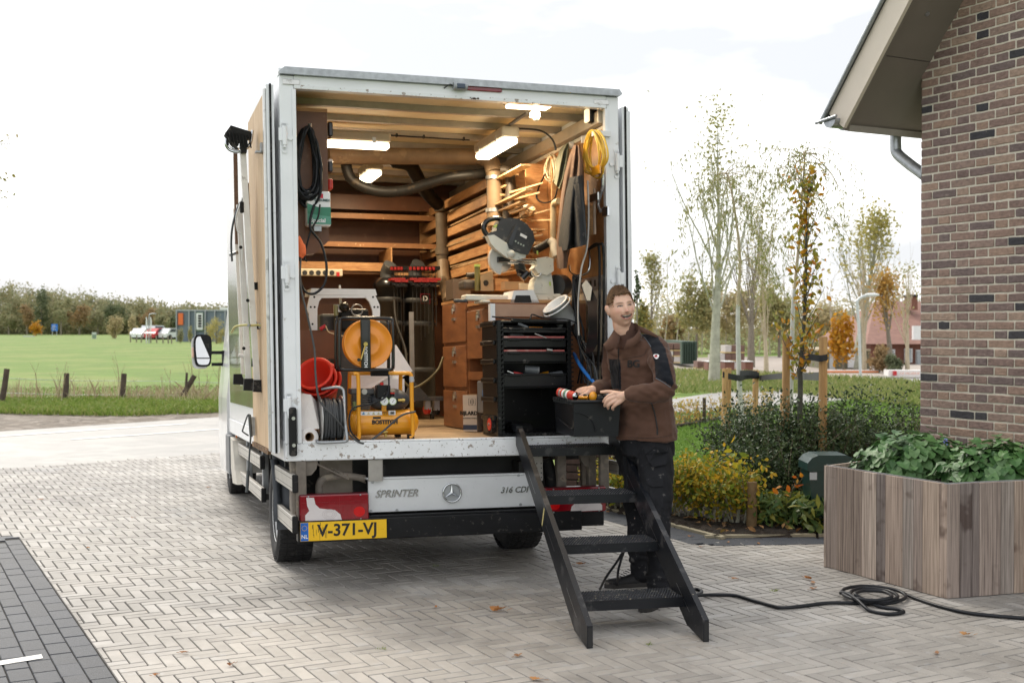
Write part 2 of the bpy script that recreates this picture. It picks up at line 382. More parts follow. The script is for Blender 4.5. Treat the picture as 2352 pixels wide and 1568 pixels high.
def paver_mesh(L,Wd,m,nm,h=.05,c=.003):
    mb=MB(); l,w=L/2,Wd/2
    vs=[(-l,-w,-h),(l,-w,-h),(l,w,-h),(-l,w,-h),(-l,-w,-c),(l,-w,-c),(l,w,-c),(-l,w,-c),(-l+c,-w+c,0),(l-c,-w+c,0),(l-c,w-c,0),(-l+c,w-c,0)]
    fs=[(0,1,5,4),(1,2,6,5),(2,3,7,6),(3,0,4,7),(4,5,9,8),(5,6,10,9),(6,7,11,10),(7,4,8,11),(8,9,10,11)]
    me=bpy.data.meshes.new(nm); me.from_pydata(vs,[],fs); me.materials.append(m); return me
PM=paver_mesh(3*UW-GAP,UW-GAP,PAV,'paver')
angb=math.atan2(BD.y,BD.x); angd=math.atan2(DD.y,DD.x)
def put_piece(me,name,x,y,z,ang,par,tilt=.004):
    o=bpy.data.objects.new(name,me); COL.objects.link(o); o.parent=par; o.location=(x,y,z); o.rotation_euler=(rng.normal()*tilt,rng.normal()*tilt,ang+rng.normal()*.004); return o
for x,y,kd,b,d in near: put_piece(PM,'paver',x,y,rng.normal()*.0007,angd if kd else angb,PT)
def merged(lst,L,Wd,c=.003):
    V_=[];F_=[]
    l,w=L/2,Wd/2
    P_=np.array([(-l,-w,-.012),(l,-w,-.012),(l,w,-.012),(-l,w,-.012),(-l+c,-w+c,0),(l-c,-w+c,0),(l-c,w-c,0),(-l+c,w-c,0)])
    FF=np.array([(0,1,5,4),(1,2,6,5),(2,3,7,6),(3,0,4,7),(4,5,6,7)])
    for i,(x,y,a) in enumerate(lst):
        a+=rng.normal()*.004; ca,sa=math.cos(a),math.sin(a); tx,ty=rng.normal()*.005,rng.normal()*.008
        z=rng.normal()*.0007+P_[:,2]+P_[:,0]*tx+P_[:,1]*ty
        V_.append(np.stack([x+P_[:,0]*ca-P_[:,1]*sa,y+P_[:,0]*sa+P_[:,1]*ca,z],1)); F_.append(FF+i*8)
    return np.concatenate(V_),np.concatenate(F_)
far=[p for p in pieces if (p[3],p[4]) not in nid]
co,fc=merged([(x,y,angd if kd else angb) for x,y,kd,b,d in far],3*UW-GAP,UW-GAP)
V_=[];F_=[];g_=GAP/2
for b0_,b1_,d0_,d1_ in cutp:
    if b1_-b0_<.012 or d1_-d0_<.012: continue
    x=BD.x*b0_+DD.x*d0_; y=BD.y*b0_+DD.y*d0_
    if y<4.2 or abs(x)/y>.52: continue
    k=len(V_); z_=rng.normal()*.0007
    for zz,e_ in ((-.012,0),(0,.0025)):
        for bb2,dd2 in ((b0_+g_+e_,d0_+g_+e_),(b1_-g_-e_,d0_+g_+e_),(b1_-g_-e_,d1_-g_-e_),(b0_+g_+e_,d1_-g_-e_)): p=bd(bb2,dd2,zz+z_); V_.append((p.x,p.y,p.z))
    F_+=[(k+4,k+7,k+6,k+5),(k,k+4,k+5,k+1),(k+1,k+5,k+6,k+2),(k+2,k+6,k+7,k+3),(k+3,k+7,k+4,k)]
arr('cut_pavers',V_,F_,PAVS,PT,kind='stuff')
arr('paving_field',co,fc,PAVS,PT,kind='stuff')
# dark parking field: double border course then stretcher bond ---------
DT=thing('parking_paving','x','x'); del DT['label'],DT['category']; DT['kind']='structure'
DM=paver_mesh(.206,.102,DPAV,'dark_paver'); dl=[]
for r_ in range(2):
    for k_ in range(0,60):
        b=KB-.055-.107*r_-(.0); d=KD+.11+.107*2+k_*.2105+(r_*.1)
        if d>-4: continue
        dl.append((b,d,1))
for r_ in range(40):
    for k_ in range(60):
        b=KB-.055-.107*(2+r_); d=KD+.30+k_*.2105+((r_%2)*.105)
        if d>-4: continue
        dl.append((b,d,1))
for k_ in range(60):
    for r_ in range(2): dl.append((KB-.1-k_*.2105-(r_*.1),KD+.055+.107*r_,0))
dl=[(BD.x*b+DD.x*d,BD.y*b+DD.y*d,angd if t else angb) for b,d,t in dl]
dl=[p for p in dl if p[1]>4.3 and p[0]/p[1]>-.50]; dl.sort(key=lambda p:p[1])
dvis=[p for p in dl if in_frame(p[0],p[1])]; dn=dvis[:260]; ds=set(dn)
for x,y,a in dn: put_piece(DM,'dark_paver',x,y,rng.normal()*.0008,a,DT)
co,fc=merged([p for p in dl if p not in ds],.206,.102); arr('dark_paver_field',co,fc,DPAVS,DT,kind='stuff')
mb=MB(); a_=G(-30,1523);b_=G(95,1503);c_=G(99,1512);d_=G(-30,1533)
mb.add([(p.x,p.y,.004) for p in (a_,b_,c_,d_)],[(0,1,2,3)]); mb.build('bay_line',ROADW,DT,fix=False)
# dark kerb course along the bed
KT=thing('bed_kerb','x','x'); del KT['label'],KT['category']; KT['kind']='structure'
path=[Vector((.32,11.2,0)),Vector((1.12,9.62,0)),Vector((1.46,8.93,0)),Vector((2.3,9.0,0)),Vector((3.0,8.9,0))]
for i in range(len(path)-1):
    a,b=path[i],path[i+1]; t=(b-a).normalized(); nn=Vector((-t.y,t.x,0)); L_=(b-a).length; k=0
    while k*.21+.1<L_:
        for r_ in range(3):
            p=a+t*(k*.21+.1+(r_%2)*.06)+nn*(-.03-.1*r_+.08)
            put_piece(DM,'dark_paver',p.x,p.y,.002+.001*r_,math.atan2(t.y,t.x),KT)
        k+=1
EDGE=mat('pale_edging',(.33,.29,.2),.8,var=.2)
mb=MB()
for i in range(len(path)-1):
    a,b=path[i],path[i+1]; t=(b-a).normalized(); nn=Vector((-t.y,t.x,0))*.1
    mb.hexa([a+nn+Vector((0,0,-.02)),b+nn+Vector((0,0,-.02)),b+nn*1.45+Vector((0,0,-.02)),a+nn*1.45+Vector((0,0,-.02)),a+nn+Vector((0,0,.022)),b+nn+Vector((0,0,.022)),b+nn*1.45+Vector((0,0,.022)),a+nn*1.45+Vector((0,0,.022))])
mb.build('edging_strip',EDGE,KT)
# ================================================================== brick house
BR=mat('brick',(.2,.12,.09),.85,var=.30,scale=30,st=(1,1,1.6),bump=.006,bs=38,rand=[(0.275,0.183,0.144),(0.226,0.152,0.128),(0.189,0.132,0.120),(0.311,0.210,0.159),(0.159,0.117,0.110),(0.262,0.177,0.144),(0.336,0.238,0.183),(0.220,0.149,0.128),(.045,.043,.049),(0.183,0.124,0.110),(0.268,0.189,0.156),(.042,.04,.045)],spot=((.42,.34,.29),22,.66,.4))
BR.node_tree.nodes
for nd in BR.node_tree.nodes:
    if nd.type=='VALTORGB' and len(nd.color_ramp.elements)>6: nd.color_ramp.interpolation='CONSTANT'
BRS=mat('brick_far',(.2,.12,.09),.85,var=.28,scale=28,bump=.004,bs=45,island=[(0.275,0.183,0.144),(0.226,0.152,0.128),(0.189,0.132,0.120),(0.311,0.210,0.159),(0.159,0.117,0.110),(0.262,0.177,0.144),(0.220,0.149,0.128),(.045,.043,.049),(0.268,0.189,0.156)])
for nd in BRS.node_tree.nodes:
    if nd.type=='VALTORGB' and len(nd.color_ramp.elements)>6: nd.color_ramp.interpolation='CONSTANT'
MORT=mat('mortar',(.62,.57,.48),.9,var=.14,scale=60,bump=.002,bs=160)
CORN=Vector((2.986,8.82,0))
HOUSE=thing('brick_house','brown brick gable wall with cream verge board and zinc gutter at right edge','house',CORN)
dz,db=.0625,.22
al=math.tan(R(51)); ZE=3.40
def wallp(s,z,o=0): return CORN+DD*s-BD*o+Vector((0,0,z))
mb=MB(); Ls=3.2
mb.add([wallp(0,-.1),wallp(Ls,-.1),wallp(Ls,ZE+Ls*al),wallp(0,ZE)],[(0,1,2,3)])
mb.add([wallp(0,-.1),wallp(0,ZE),CORN+BD*6+Vector((0,0,ZE)),CORN+BD*6+Vector((0,0,-.1))],[(0,1,2,3)])
mb.build('mortar_wall',MORT,HOUSE,fix=False)
bl=[]; W1=.098;W2=.208;J=.012
for r_ in range(0,76):
    z=r_*dz+.004; s=-.002; k=0
    seq=[W1,W2] if r_%2==0 else [.155,W1]
    first=True
    while s<2.2:
        if r_%2==0: ln=W1 if k%2==0 else W2
        else: ln=(.153 if k==0 else (W1 if k%2==1 else W2))
        if z<ZE+(s+ln)*al+.02: bl.append((s,ln,z,r_,k))
        s+=ln+J; k+=1
def brickmesh(ln):
    bm=bmesh.new(); bmesh.ops.create_cube(bm,size=1)
    for v in bm.verts: v.co=Vector((v.co.x*ln,v.co.y*.06,v.co.z*.0505))
    bmesh.ops.subdivide_edges(bm,edges=[e for e in bm.edges if abs((e.verts[0].co-e.verts[1].co).x)>.01],cuts=3 if ln>.15 else 2)
    for v in bm.verts:
        v.co+=Vector((random.uniform(-.001,.001),random.uniform(-.0016,.0016),random.uniform(-.0018,.0018)))
    bmesh.ops.bevel(bm,geom=[e for e in bm.edges if e.calc_face_angle(0)>.9],offset=.0035,segments=1,affect='EDGES')
    me=bpy.data.meshes.new('brick'); bm.to_mesh(me); bm.free(); me.materials.append(BR); return me
BMS={ln:[brickmesh(ln) for _ in range(6)] for ln in (.098,.208,.153)}
def bproj(s,z):
    p=wallp(s,z,.03); return p.x/p.y*FPX+CX, HOR-(z-HC)/p.y*FPX
cand=[];rest=[]
for t in bl:
    x,y=bproj(t[0]+t[1]/2,t[2]+.03)
    (cand if (2100<x<2375 and -15<y<1130) else rest).append(t+(y,))
cand.sort(key=lambda t:-t[0]); rest+=cand[300:]; cand=cand[:300]
ang=math.atan2(DD.y,DD.x)
for s,ln,z,r_,k,_y in cand:
    p=DD*(s+ln/2)-BD*(-.030+.006+rng.normal()*.0015)+Vector((0,0,z+.025))
    o=bpy.data.objects.new('brick',random.choice(BMS[ln])); COL.objects.link(o); o.parent=HOUSE; o.location=p
    o.rotation_euler=(rng.normal()*.006,rng.normal()*.008,ang+(PI if random.random()<.5 else 0))
V_=[];F_=[]
for i,(s,ln,z,r_,k,_y) in enumerate(rest):
    o_=.006+rng.normal()*.0015
    c=[(s,0),(s+ln,0),(s+ln,.0505),(s,.0505)]
    for e_,oo in ((0,-.02),(.002,o_)):
        for a_,b_ in c:
            V_.append(DD*(a_+(e_ if a_==s else -e_))-BD*oo+Vector((0,0,z+b_+(e_ if b_==0 else -e_))))
    b8=i*8; F_+=[(b8+4,b8+5,b8+6,b8+7),(b8,b8+1,b8+5,b8+4),(b8+1,b8+2,b8+6,b8+5),(b8+2,b8+3,b8+7,b8+6),(b8+3,b8,b8+4,b8+7)]
arr('brickwork',np.array([tuple(v) for v in V_]),F_,BRS,HOUSE,kind='stuff')
# roof: soffit, verge board, roofing, gutter, downpipe
SOF=mat('brown_soffit',(.20,.17,.145),.6,var=.05,scale=6,spot=((.2,.18,.15),40,.72,.5))
CREAM=mat('cream_board',(.66,.58,.49),.5,var=.03,scale=8)
gO=.516; eO=.279
def rp(s,b,up=0): # point on the soffit plane at distance s along d from the corner (negative: beyond the eave), b along side wall
    nrm=(Vector((0,0,1))-DD*al).normalized()
    return CORN+DD*s+BD*b+Vector((0,0,ZE+s*al))+nrm*up
# panels of the soffit underside
mb=MB()
def slab(mb,s0,s1,b0,b1,u0,u1): mb.hexa([rp(s0,b0,u0),rp(s1,b0,u0),rp(s1,b1,u0),rp(s0,b1,u0),rp(s0,b0,u1),rp(s1,b0,u1),rp(s1,b1,u1),rp(s0,b1,u1)])
cuts=[-eO,.075,1.1,3.0]
for i in range(3):
    mb=MB(); slab(mb,cuts[i]+.002,cuts[i+1]-.002,-gO+.03,.06 if i else 2.5,0,.012)
    mb.build('soffit_panel',SOF,HOUSE)
mb=MB(); slab(mb,-eO-.004,3.0,-gO-.002,-gO+.028,-.035,.16); mb.build('verge_board',CREAM,HOUSE)
mb=MB(); slab(mb,-eO-.02,3.0,-gO+.03,-gO+.055,-.03,.0); mb.build('soffit_trim',SOF,HOUSE)
mb=MB(); slab(mb,-eO-.03,3.2,-gO-.03,6,.16,.19); mb.build('roof',mat('roof_tile',(.06,.06,.065),.7),HOUSE)
mb=MB(); mb.tube([rp(-eO-.06,-gO-.03,.17),rp(3.2,-gO-.03,.17)],.016,8); mb.build('verge_trim',ZINC,HOUSE)
# eave board and half round gutter
ez=ZE-eO*al
mb=MB(); a=CORN-DD*(eO-.0)+BD*(-gO+.06); 
mb.hexa([a+Vector((0,0,ez-.045)),a+BD*4+Vector((0,0,ez-.045)),a+BD*4+DD*.02+Vector((0,0,ez-.045)),a+DD*.02+Vector((0,0,ez-.045)),a+Vector((0,0,ez)),a+BD*4+Vector((0,0,ez)),a+BD*4+DD*.02+Vector((0,0,ez)),a+DD*.02+Vector((0,0,ez))])
mb.build('eave_board',mat('eave_paint',(.30,.27,.23),.5),HOUSE)
gut=MB(); gr=.062; g0=CORN-DD*(eO+.07)+BD*(-gO-.05)+Vector((0,0,ez+.045))
pr=[]
for k in range(13):
    a=PI*k/12; pr.append((-math.cos(a)*gr,-math.sin(a)*gr))
vs=[]
for t in (0,4.2):
    for (x,z) in pr: vs.append(g0+DD*x+BD*t+Vector((0,0,z)))
    for (x,z) in reversed(pr): vs.append(g0+DD*x*.95+BD*t+Vector((0,0,z*.95+.001)))
nn=26
gut.add(vs,[(i,i+nn,(i+1)%nn+nn,(i+1)%nn) for i in range(nn)],True)
gut.add([g0+DD*x+Vector((0,0,z)) for x,z in pr],[list(range(13))])
gut.build('gutter',ZINC,HOUSE,fix=False)
mb=MB(); mb.tube([g0-DD*gr-BD*.02,g0-DD*gr+BD*4.1],.011,8); mb.build('gutter_bead',ZINC,HOUSE)
mb=MB(); mb.tube([g0-DD*.13-BD*.012+Vector((0,0,-.01)),g0+DD*.085-BD*.012+Vector((0,0,.01))],.012,8); mb.build('gutter_end_clip',ZINC,HOUSE)
for t in (.14,.60,1.1):
    mb=MB(); mb.tube([g0+BD*t+DD*(-math.cos(PI*k/10)*(gr+.004))+Vector((0,0,-math.sin(PI*k/10)*(gr+.004))) for k in range(11)],.008,6); mb.build('gutter_bracket',ZINC,HOUSE)
dp=MB(); t0=.66; c0=g0+BD*t0+Vector((0,0,-gr+.01))
dp.tube(smooth_path([c0,c0+Vector((0,0,-.10)),c0+Vector((0,0,-.16))+DD*.02,c0+Vector((0,0,-.26))+DD*.15,c0+Vector((0,0,-.36))+DD*.29,c0+Vector((0,0,-.46))+DD*.31,c0+Vector((0,0,-3))+DD*.31],5),.042,14)
dp.build('downpipe',ZINC,HOUSE)
vt=MB(); c=rp(.29,-.26,-.004); nrm=(Vector((0,0,1))-DD*al).normalized()
vt.tube([c,c+nrm*.01],[.017,.017],14); vt.build('soffit_vent',ZINC,HOUSE)
# ================================================================== timber planter
PA=Vector((2.06,7.97,0));PB_=Vector((2.527,7.01,0));PC=Vector((3.80,7.41,0)); PH=.668
WG=mat('weathered_hardwood',(.3,.25,.22),.75,var=.10,scale=3,rand=.22,wood=((.15,.118,.10),(.55,.475,.42),4.5),st=(20,20,.45),tint=[(1,1,1),(.62,.60,.62),(1.12,1.02,.92),(.85,.80,.78),(.72,.66,.62),(1.1,1.05,1.0),(.9,.82,.76)],bump=.0012,bs=90,spot=((.085,.05,.038),1.9,.60,.75))
PLT=thing('wooden_planter','weathered grey vertical board planter in front of the brick wall','planter',PB_)
def boards(A,B,widths):
    L=(B-A).length; t=(B-A)/L; nn=Vector((t.y,-t.x,0)); s=0; i=0
    while s<L-.005:
        wd=widths[i%len(widths)]; wd=min(wd,L-s); mb=MB(); o=random.uniform(-.0012,.0012)
        a=A+t*(s+.0012)+nn*o; b=A+t*(s+wd-.0012)+nn*o; h=Vector((0,0,PH+random.uniform(-.0015,.0015))); z=Vector((0,0,.004))
        mb.hexa([a+z,b+z,b-nn*.02+z,a-nn*.02+z,a+h,b+h,b-nn*.02+h,a-nn*.02+h])
        mb.build('board',WG,PLT); s+=wd; i+=1
u_=1.067/1130.
boards(PA,PB_,[.022,.105,.155,.078,.127,.078,.148,.09,.073,.133,.084,.03])
boards(PB_,PC,[.09,.085,.05,.09,.062,.095,.06,.1,.08,.09,.07,.1])
mb=MB(); mb.add([PA+Vector((0,0,.6)),PB_+Vector((0,0,.6)),PC+Vector((0,0,.6)),Vector((3.02,8.7,.6))],[(0,1,2,3)]); mb.build('soil',BEDM,PLT,fix=False)
mb=MB(); t=(PB_-PA).normalized(); nn=Vector((t.y,-t.x,0))
for A,B in ((PA,PB_),(PB_,PC)):
    t=(B-A).normalized(); n2=Vector((t.y,-t.x,0))
    mb.hexa([A-n2*.02+Vector((0,0,.62)),B-n2*.02+Vector((0,0,.62)),B-n2*.026+Vector((0,0,.62)),A-n2*.026+Vector((0,0,.62)),A-n2*.02+Vector((0,0,PH+.006)),B-n2*.02+Vector((0,0,PH+.006)),B-n2*.026+Vector((0,0,PH+.006)),A-n2*.026+Vector((0,0,PH+.006))])
mb.build('metal_liner',ZINC,PLT)
mb=MB(); A=PA;B=Vector((3.0,8.75,0)); t=(B-A).normalized(); n2=Vector((t.y,-t.x,0)); mb.hexa([A,B,B+n2*.02,A+n2*.02]+[p+Vector((0,0,PH)) for p in (A,B,B+n2*.02,A+n2*.02)]); mb.build('rear_board',WG,PLT)
# leafy mounds in the planter: large heart shaped leaves
HL=leafmat('heart_leaf',[(.04,.11,.03),(.06,.155,.04),(.085,.185,.05),(.14,.25,.10)],.5,.15,.5)
def heartmesh():
    o=[(0,-.15),(.32,-.42),(.5,-.2),(.46,.12),(.28,.45),(0,.72),(-.28,.45),(-.46,.12),(-.5,-.2),(-.32,-.42)]
    vs=[(0,.1,0)]+[(x,y,.10*abs(x)-.12*(y-.1)**2-.02*math.sin(i*2.4)) for i,(x,y) in enumerate(o)]
    return np.array(vs),[(0,1+i,1+(i+1)%10) for i in range(10)]
def scatter(name,shape,pos,nrm,size,m,parent=None,jit=.5,spin=True,updir=None,**p):
    """many copies of one small leaf shape as one mesh (numpy)"""
    sv,sf=shape; n=len(pos); sv=np.asarray(sv,float); k=len(sv)
    nrm=nrm+rng.normal(size=(n,3))*jit; nrm/=np.linalg.norm(nrm,axis=1)[:,None]+1e-9
    ref=rng.normal(size=(n,3)) if updir is None else np.tile(np.array(updir,float),(n,1))+rng.normal(size=(n,3))*.35
    y=ref-nrm*(ref*nrm).sum(1)[:,None]; y/=np.linalg.norm(y,axis=1)[:,None]+1e-9; x=np.cross(y,nrm)
    sz=(size*rng.uniform(.6,1.35,n))[:,None,None]
    co=pos[:,None,:]+sz*(sv[None,:,0:1]*x[:,None,:]+sv[None,:,1:2]*y[:,None,:]+sv[None,:,2:3]*nrm[:,None,:])
    f=np.array(sf)[None]+(np.arange(n)*k)[:,None,None]
    loc=Vector((0,0,0)) if parent is None else WL[parent.name]
    return arr(name,co.reshape(-1,3),f.reshape(-1,f.shape[2]),m,parent,loc=loc,**p)
LEAF4=(np.array([(0,-.5,0),(.28,0,.06),(0,.5,-.04),(-.28,0,.06)]),[(0,1,2,3)])
LEAF6=(np.array([(0,-.5,0),(.27,-.12,.07),(.22,.2,.04),(0,.55,-.06),(-.22,.2,.04),(-.27,-.12,.07),(0,0,-.01)]),[(6,0,1),(6,1,2),(6,2,3),(6,3,4),(6,4,5),(6,5,0)])
def mound(label,c,rx,ry,rz,nleaf,rot=0):
    t=thing('mounded_plant',label,'plant',c,'leafy plants in the planter')
    u=rng.uniform(size=nleaf); th=rng.uniform(0,2*PI,nleaf); ph=np.arccos(rng.uniform(-.05,1,nleaf)); rr=rng.uniform(.82,1.05,nleaf)
    nr=np.stack([np.sin(ph)*np.cos(th),np.sin(ph)*np.sin(th),np.cos(ph)],1); bump_=1+.10*np.sin(th*5+ph*4)+.07*np.sin(th*9)
    pos=np.array(c)+nr*np.array([rx,ry,rz])*(rr*bump_)[:,None]
    scatter('leaf_mass',heartmesh(),pos,nr*np.array([1,1,1.3])+np.array([0,-.15,.5]),.062,HL,t,.33,updir=(0,-.4,-.8),kind='stuff')
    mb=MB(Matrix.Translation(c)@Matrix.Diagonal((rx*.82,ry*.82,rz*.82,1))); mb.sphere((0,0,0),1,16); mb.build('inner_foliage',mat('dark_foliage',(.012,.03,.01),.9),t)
    return t
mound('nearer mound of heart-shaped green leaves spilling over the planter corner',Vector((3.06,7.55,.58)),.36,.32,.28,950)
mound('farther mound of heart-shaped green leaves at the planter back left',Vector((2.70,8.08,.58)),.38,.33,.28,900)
# ================================================================== box truck
def tw(u,v,w): return TM@Vector((u,v,w))
TRUCK=thing('box_truck','white box truck with open rear doors and a lit workshop inside','truck',(tw(1.08,1.9,0).x,tw(1.08,1.9,0).y,0))
def TB(): return MB(TM)
def tbox(name,a,b,m,par=TRUCK,c=.003,**p): return TB().box(a,b,None,c).build(name,m,par,**p)
PLYB=mat('brown_film_plywood',(.15,.060,.027),.45,var=.22,scale=7,bump=.0008,bs=70,spot=((.24,.13,.07),14,.66,.5))
PLYL=mat('birch_plywood',(.55,.38,.22),.6,wood=((.50,.33,.18),(.68,.50,.32),2.2),st=(9,9,.9),var=.06,bump=.0006,bs=90,spots2=((.30,.20,.12),3.0,.66,.6))
ORW=mat('orange_pine',(.5,.27,.11),.55,wood=((.34,.15,.055),(.56,.32,.14),3),st=(2,2,14),var=.1,bump=.0006)
EDGEW=mat('worn_shelf_edge',(.36,.17,.07),.5,var=.2,scale=9,spot=((.66,.46,.25),24,.62,.9))
FLOORM=mat('worn_plywood_floor',(.42,.30,.19),.6,wood=((.24,.15,.085),(.55,.42,.28),2.5),st=(1.2,8,1),var=.15,spot=((.12,.08,.05),5,.6,.5))
ROOFM=mat('translucent_roof',(.74,.66,.46),.55,var=.10,scale=2.5,spot=((.50,.40,.22),3,.6,.35))
BOW=mat('roof_bow',(.40,.355,.32),.5,.1,var=.15)
RED=mat('red_lens',(.22,.003,.009),.12,var=.12,scale=40,coat=.6)
REDG=mat('bright_red_lens',(.55,.005,.006),.15,var=.1)
CLEAR=mat('clear_lens',(.66,.62,.62),.2,var=.05,coat=.5)
DGREY=mat('dark_grey_plastic',(.05,.057,.068),.5,var=.15)
TYRE=mat('tyre',(.022,.022,.023),.8,var=.3,scale=20,bump=.002,bs=90,spot=((.12,.11,.1),6,.6,.4))
CHAS=mat('dirty_chassis',(.19,.165,.14),.7,.1,var=.4,scale=10,spot=((.30,.26,.2),8,.55,.7),spots2=((.1,.05,.03),16,.63,.7))
DARKU=mat('black_underbody',(.012,.012,.012),.6,var=.5,scale=6)
SILV=mat('silver_paint',(.66,.68,.70),.38,.25,var=.06,scale=6,spot=((.35,.36,.37),60,.66,.4))
CHROME=mat('chrome',(.62,.64,.66),.14,1,var=.05)
# rear frame
tbox('sill',(0,0,.002),(2.155,.05,.106),DIRTYW,c=.005)
for n_,(a,b) in enumerate((((0,.003,.106),(.085,.07,2.29)),((2.07,.003,.106),(2.155,.07,2.29)))): tbox('frame_post',a,b,WHITE,c=.005)
tbox('header',(.085,.001,2.217),(2.07,.07,2.292),WHITE,c=.004)
tbox('inner_lip',(.086,-.004,2.214),(2.069,.0,2.236),DIRTYW,c=.002)
for u0,u1 in ((.072,.096),(2.058,2.08)): tbox('inner_lip',(u0,-.0045,.108),(u1,.0025,2.212),WHITE,c=.002)
mb=TB(); mb.prism([(.0,2.292),(2.155,2.292),(2.17,2.306),(2.15,2.334),(.03,2.334),(-.004,2.306)],-.03,.02); mb.build('drip_rail',ZINC,TRUCK)
mb=TB(); mb.box((0,.02,2.30),(2.155,3.85,2.335)); mb.build('roof',WHITE,TRUCK)
for u0 in (.02,1.985): tbox('marker_bezel',(u0,-.006,2.235),(u0+.1,.001,2.266),ALU,c=.004); 
# side walls, floor, lining
tbox('side_wall',(0,.071,.125),(.035,3.82,2.3),WHITE); tbox('side_wall',(2.12,.071,.0),(2.155,3.82,2.3),WHITE)
tbox('side_sill',(-.004,.052,.0),(.03,3.83,.123),WHITE,c=.004)
BN=mat('printed_side_banner',(.14,.17,.09),.2,var=.35,scale=2.2,coat=.3,spot=((.09,.055,.05),1.2,.5,.7))
tbox('side_banner',(-.004,.9,.27),(.0,3.7,2.2),BN,c=0)
text('www.buigingelderland.nl   info@bg',.085,face_m(tw(-.0045,2.4,.47),TV*-1,TW),mat('white_print',(.7,.7,.68),.5),TRUCK,name='banner_lettering',ext=.0005)
tbox('floor',(.036,.051,.05),(2.119,3.8,.115),FLOORM,c=0)
tbox('headboard',(.036,3.78,.115),(2.119,3.82,2.3),PLYB,c=0)
tbox('wall_lining',(2.09,.07,1.10),(2.119,3.78,2.10),mat('hanging_board_plywood',(.40,.20,.085),.5,wood=((.30,.14,.055),(.46,.24,.10),2.5),st=(5,3,3),var=.12),c=0)
tbox('wall_lining_lower',(2.1,.07,.116),(2.119,3.78,1.098),mat('cream_panel',(.68,.62,.50),.5,var=.06),c=0)
tbox('wall_lining_left',(.036,.07,.116),(.05,3.78,2.28),mat('light_panel',(.5,.46,.38),.5),c=0)
tbox('cant_rail',(2.04,.07,2.13),(2.119,3.78,2.215),mat('cornice_grey',(.42,.37,.30),.4,.3),c=.01)
tbox('cornice_strip',(2.085,.07,2.102),(2.119,3.78,2.128),mat('cornice_cream',(.70,.66,.56),.45),c=.003)
tbox('roof_lining',(.036,.07,2.281),(2.119,3.8,2.299),ROOFM,c=0)
for i,v in enumerate((.085,.52,.95,1.38,1.81,2.24,2.67,3.10,3.5)):
    mb=TB(); mb.prism([(v,2.28),(v+.06,2.28),(v+.052,2.24),(v+.008,2.24)],.04,2.115,axis='x'); mb.build('roof_bow',BOW,TRUCK)
# floor edge wear strip
tbox('threshold',(.1,.0,.1065),(2.06,.055,.119),DIRTYW,c=.002)
# hinges
def hinge(u,w,side):
    t=TB(); s=side
    t.tube([(u,-.018,w-.055),(u,-.018,w+.055)],.014,12); t.tube([(u,-.018,w-.07),(u,-.018,w-.055)],.009,8)
    for dz_ in (-.085,.075): t.tube([(u,.0,w+dz_),(u,-.006,w+dz_)],.017,12)
    t.tube([(u+.035*s,.0,w-.01),(u+.035*s,-.007,w-.01)],.015,12)
    t.box((u-.012,-.006,w-.085),(u+.012,.0,w+.075)); t.box((u,-.006,w-.02),(u+.035*s,0,w+.005)); t.box((u-.035*s,-.022,w-.03),(u,-.014,w+.045))
    h=t.build('hinge',WHITE,TRUCK)
for w in (1.93,1.115,.33): hinge(.024,w,1)
for w in (1.87,1.12,.30): hinge(2.135,w,-1)
mb=TB(); mb.box((.018,-.045,.035),(.064,.0,.325),None,.012); bf=mb.build('rubber_buffer',RUBBER,TRUCK)
mb=TB(); 
for w in (.10,.26): mb.tube([(.043,-.040,w),(.043,-.047,w)],.011,10)
mb.build('buffer_bolts',STEEL,bf)
# rear doors, swung right round against the sides
def door(side):
    D=TB(); u0,u1=(-.075,-.03) if side<0 else (2.19,2.235); vn=.03; vf=.985
    D.box((u0,vn,.055),(u1,vf,2.235)); o=D.build('rear_door',WHITE,TRUCK); o['label']='left rear door folded against the side' if side<0 else 'right rear door folded against the side'
    s=side; uo=u0 if s<0 else u1
    tb=TB(); tb.box((uo,vn+.055,.075),(uo+s*.012,vf-.02,2.19)); tb.build('plywood_lining',PLYL,o)
    tb=TB(); tb.box((uo-.0,vn+.002,.06),(uo+s*.016,vn+.052,2.215),None,.006); tb.build('edge_profile',ALU if s<0 else WHITE,o)
    tb=TB(); tb.box((uo-s*.03,vn-.008,.05),(uo-s*.018,vn,2.24)); tb.build('door_seal',RUBBER,o)
    tb=TB(); tb.box((uo-.0,vn+.06,.04),(uo+s*.02,vf,.072)); tb.build('bottom_rail',mat('rotten_edge',(.12,.07,.035),.9,var=.5,scale=30,spot=((.4,.22,.1),40,.55,.8)),o)
    return o
LD=door(-1); RD2=door(1)
tb=TB(); tb.box((2.255,.09,.06),(2.268,.1,2.12)); tb.box((2.2351,.10,.08),(2.262,.9,2.12)); tb.build('outer_skin',mat('door_skin',(.60,.63,.66),.3),RD2)
for w,v in ((1.86,.13),):
    tb=TB(); tb.box((-.13,v,w-.01),(-.0875,v+.05,w)); tb.box((-.10,v,w-.01),(-.0875,v+.05,w+.05)); tb.build('catch_bracket',ZINC,LD)
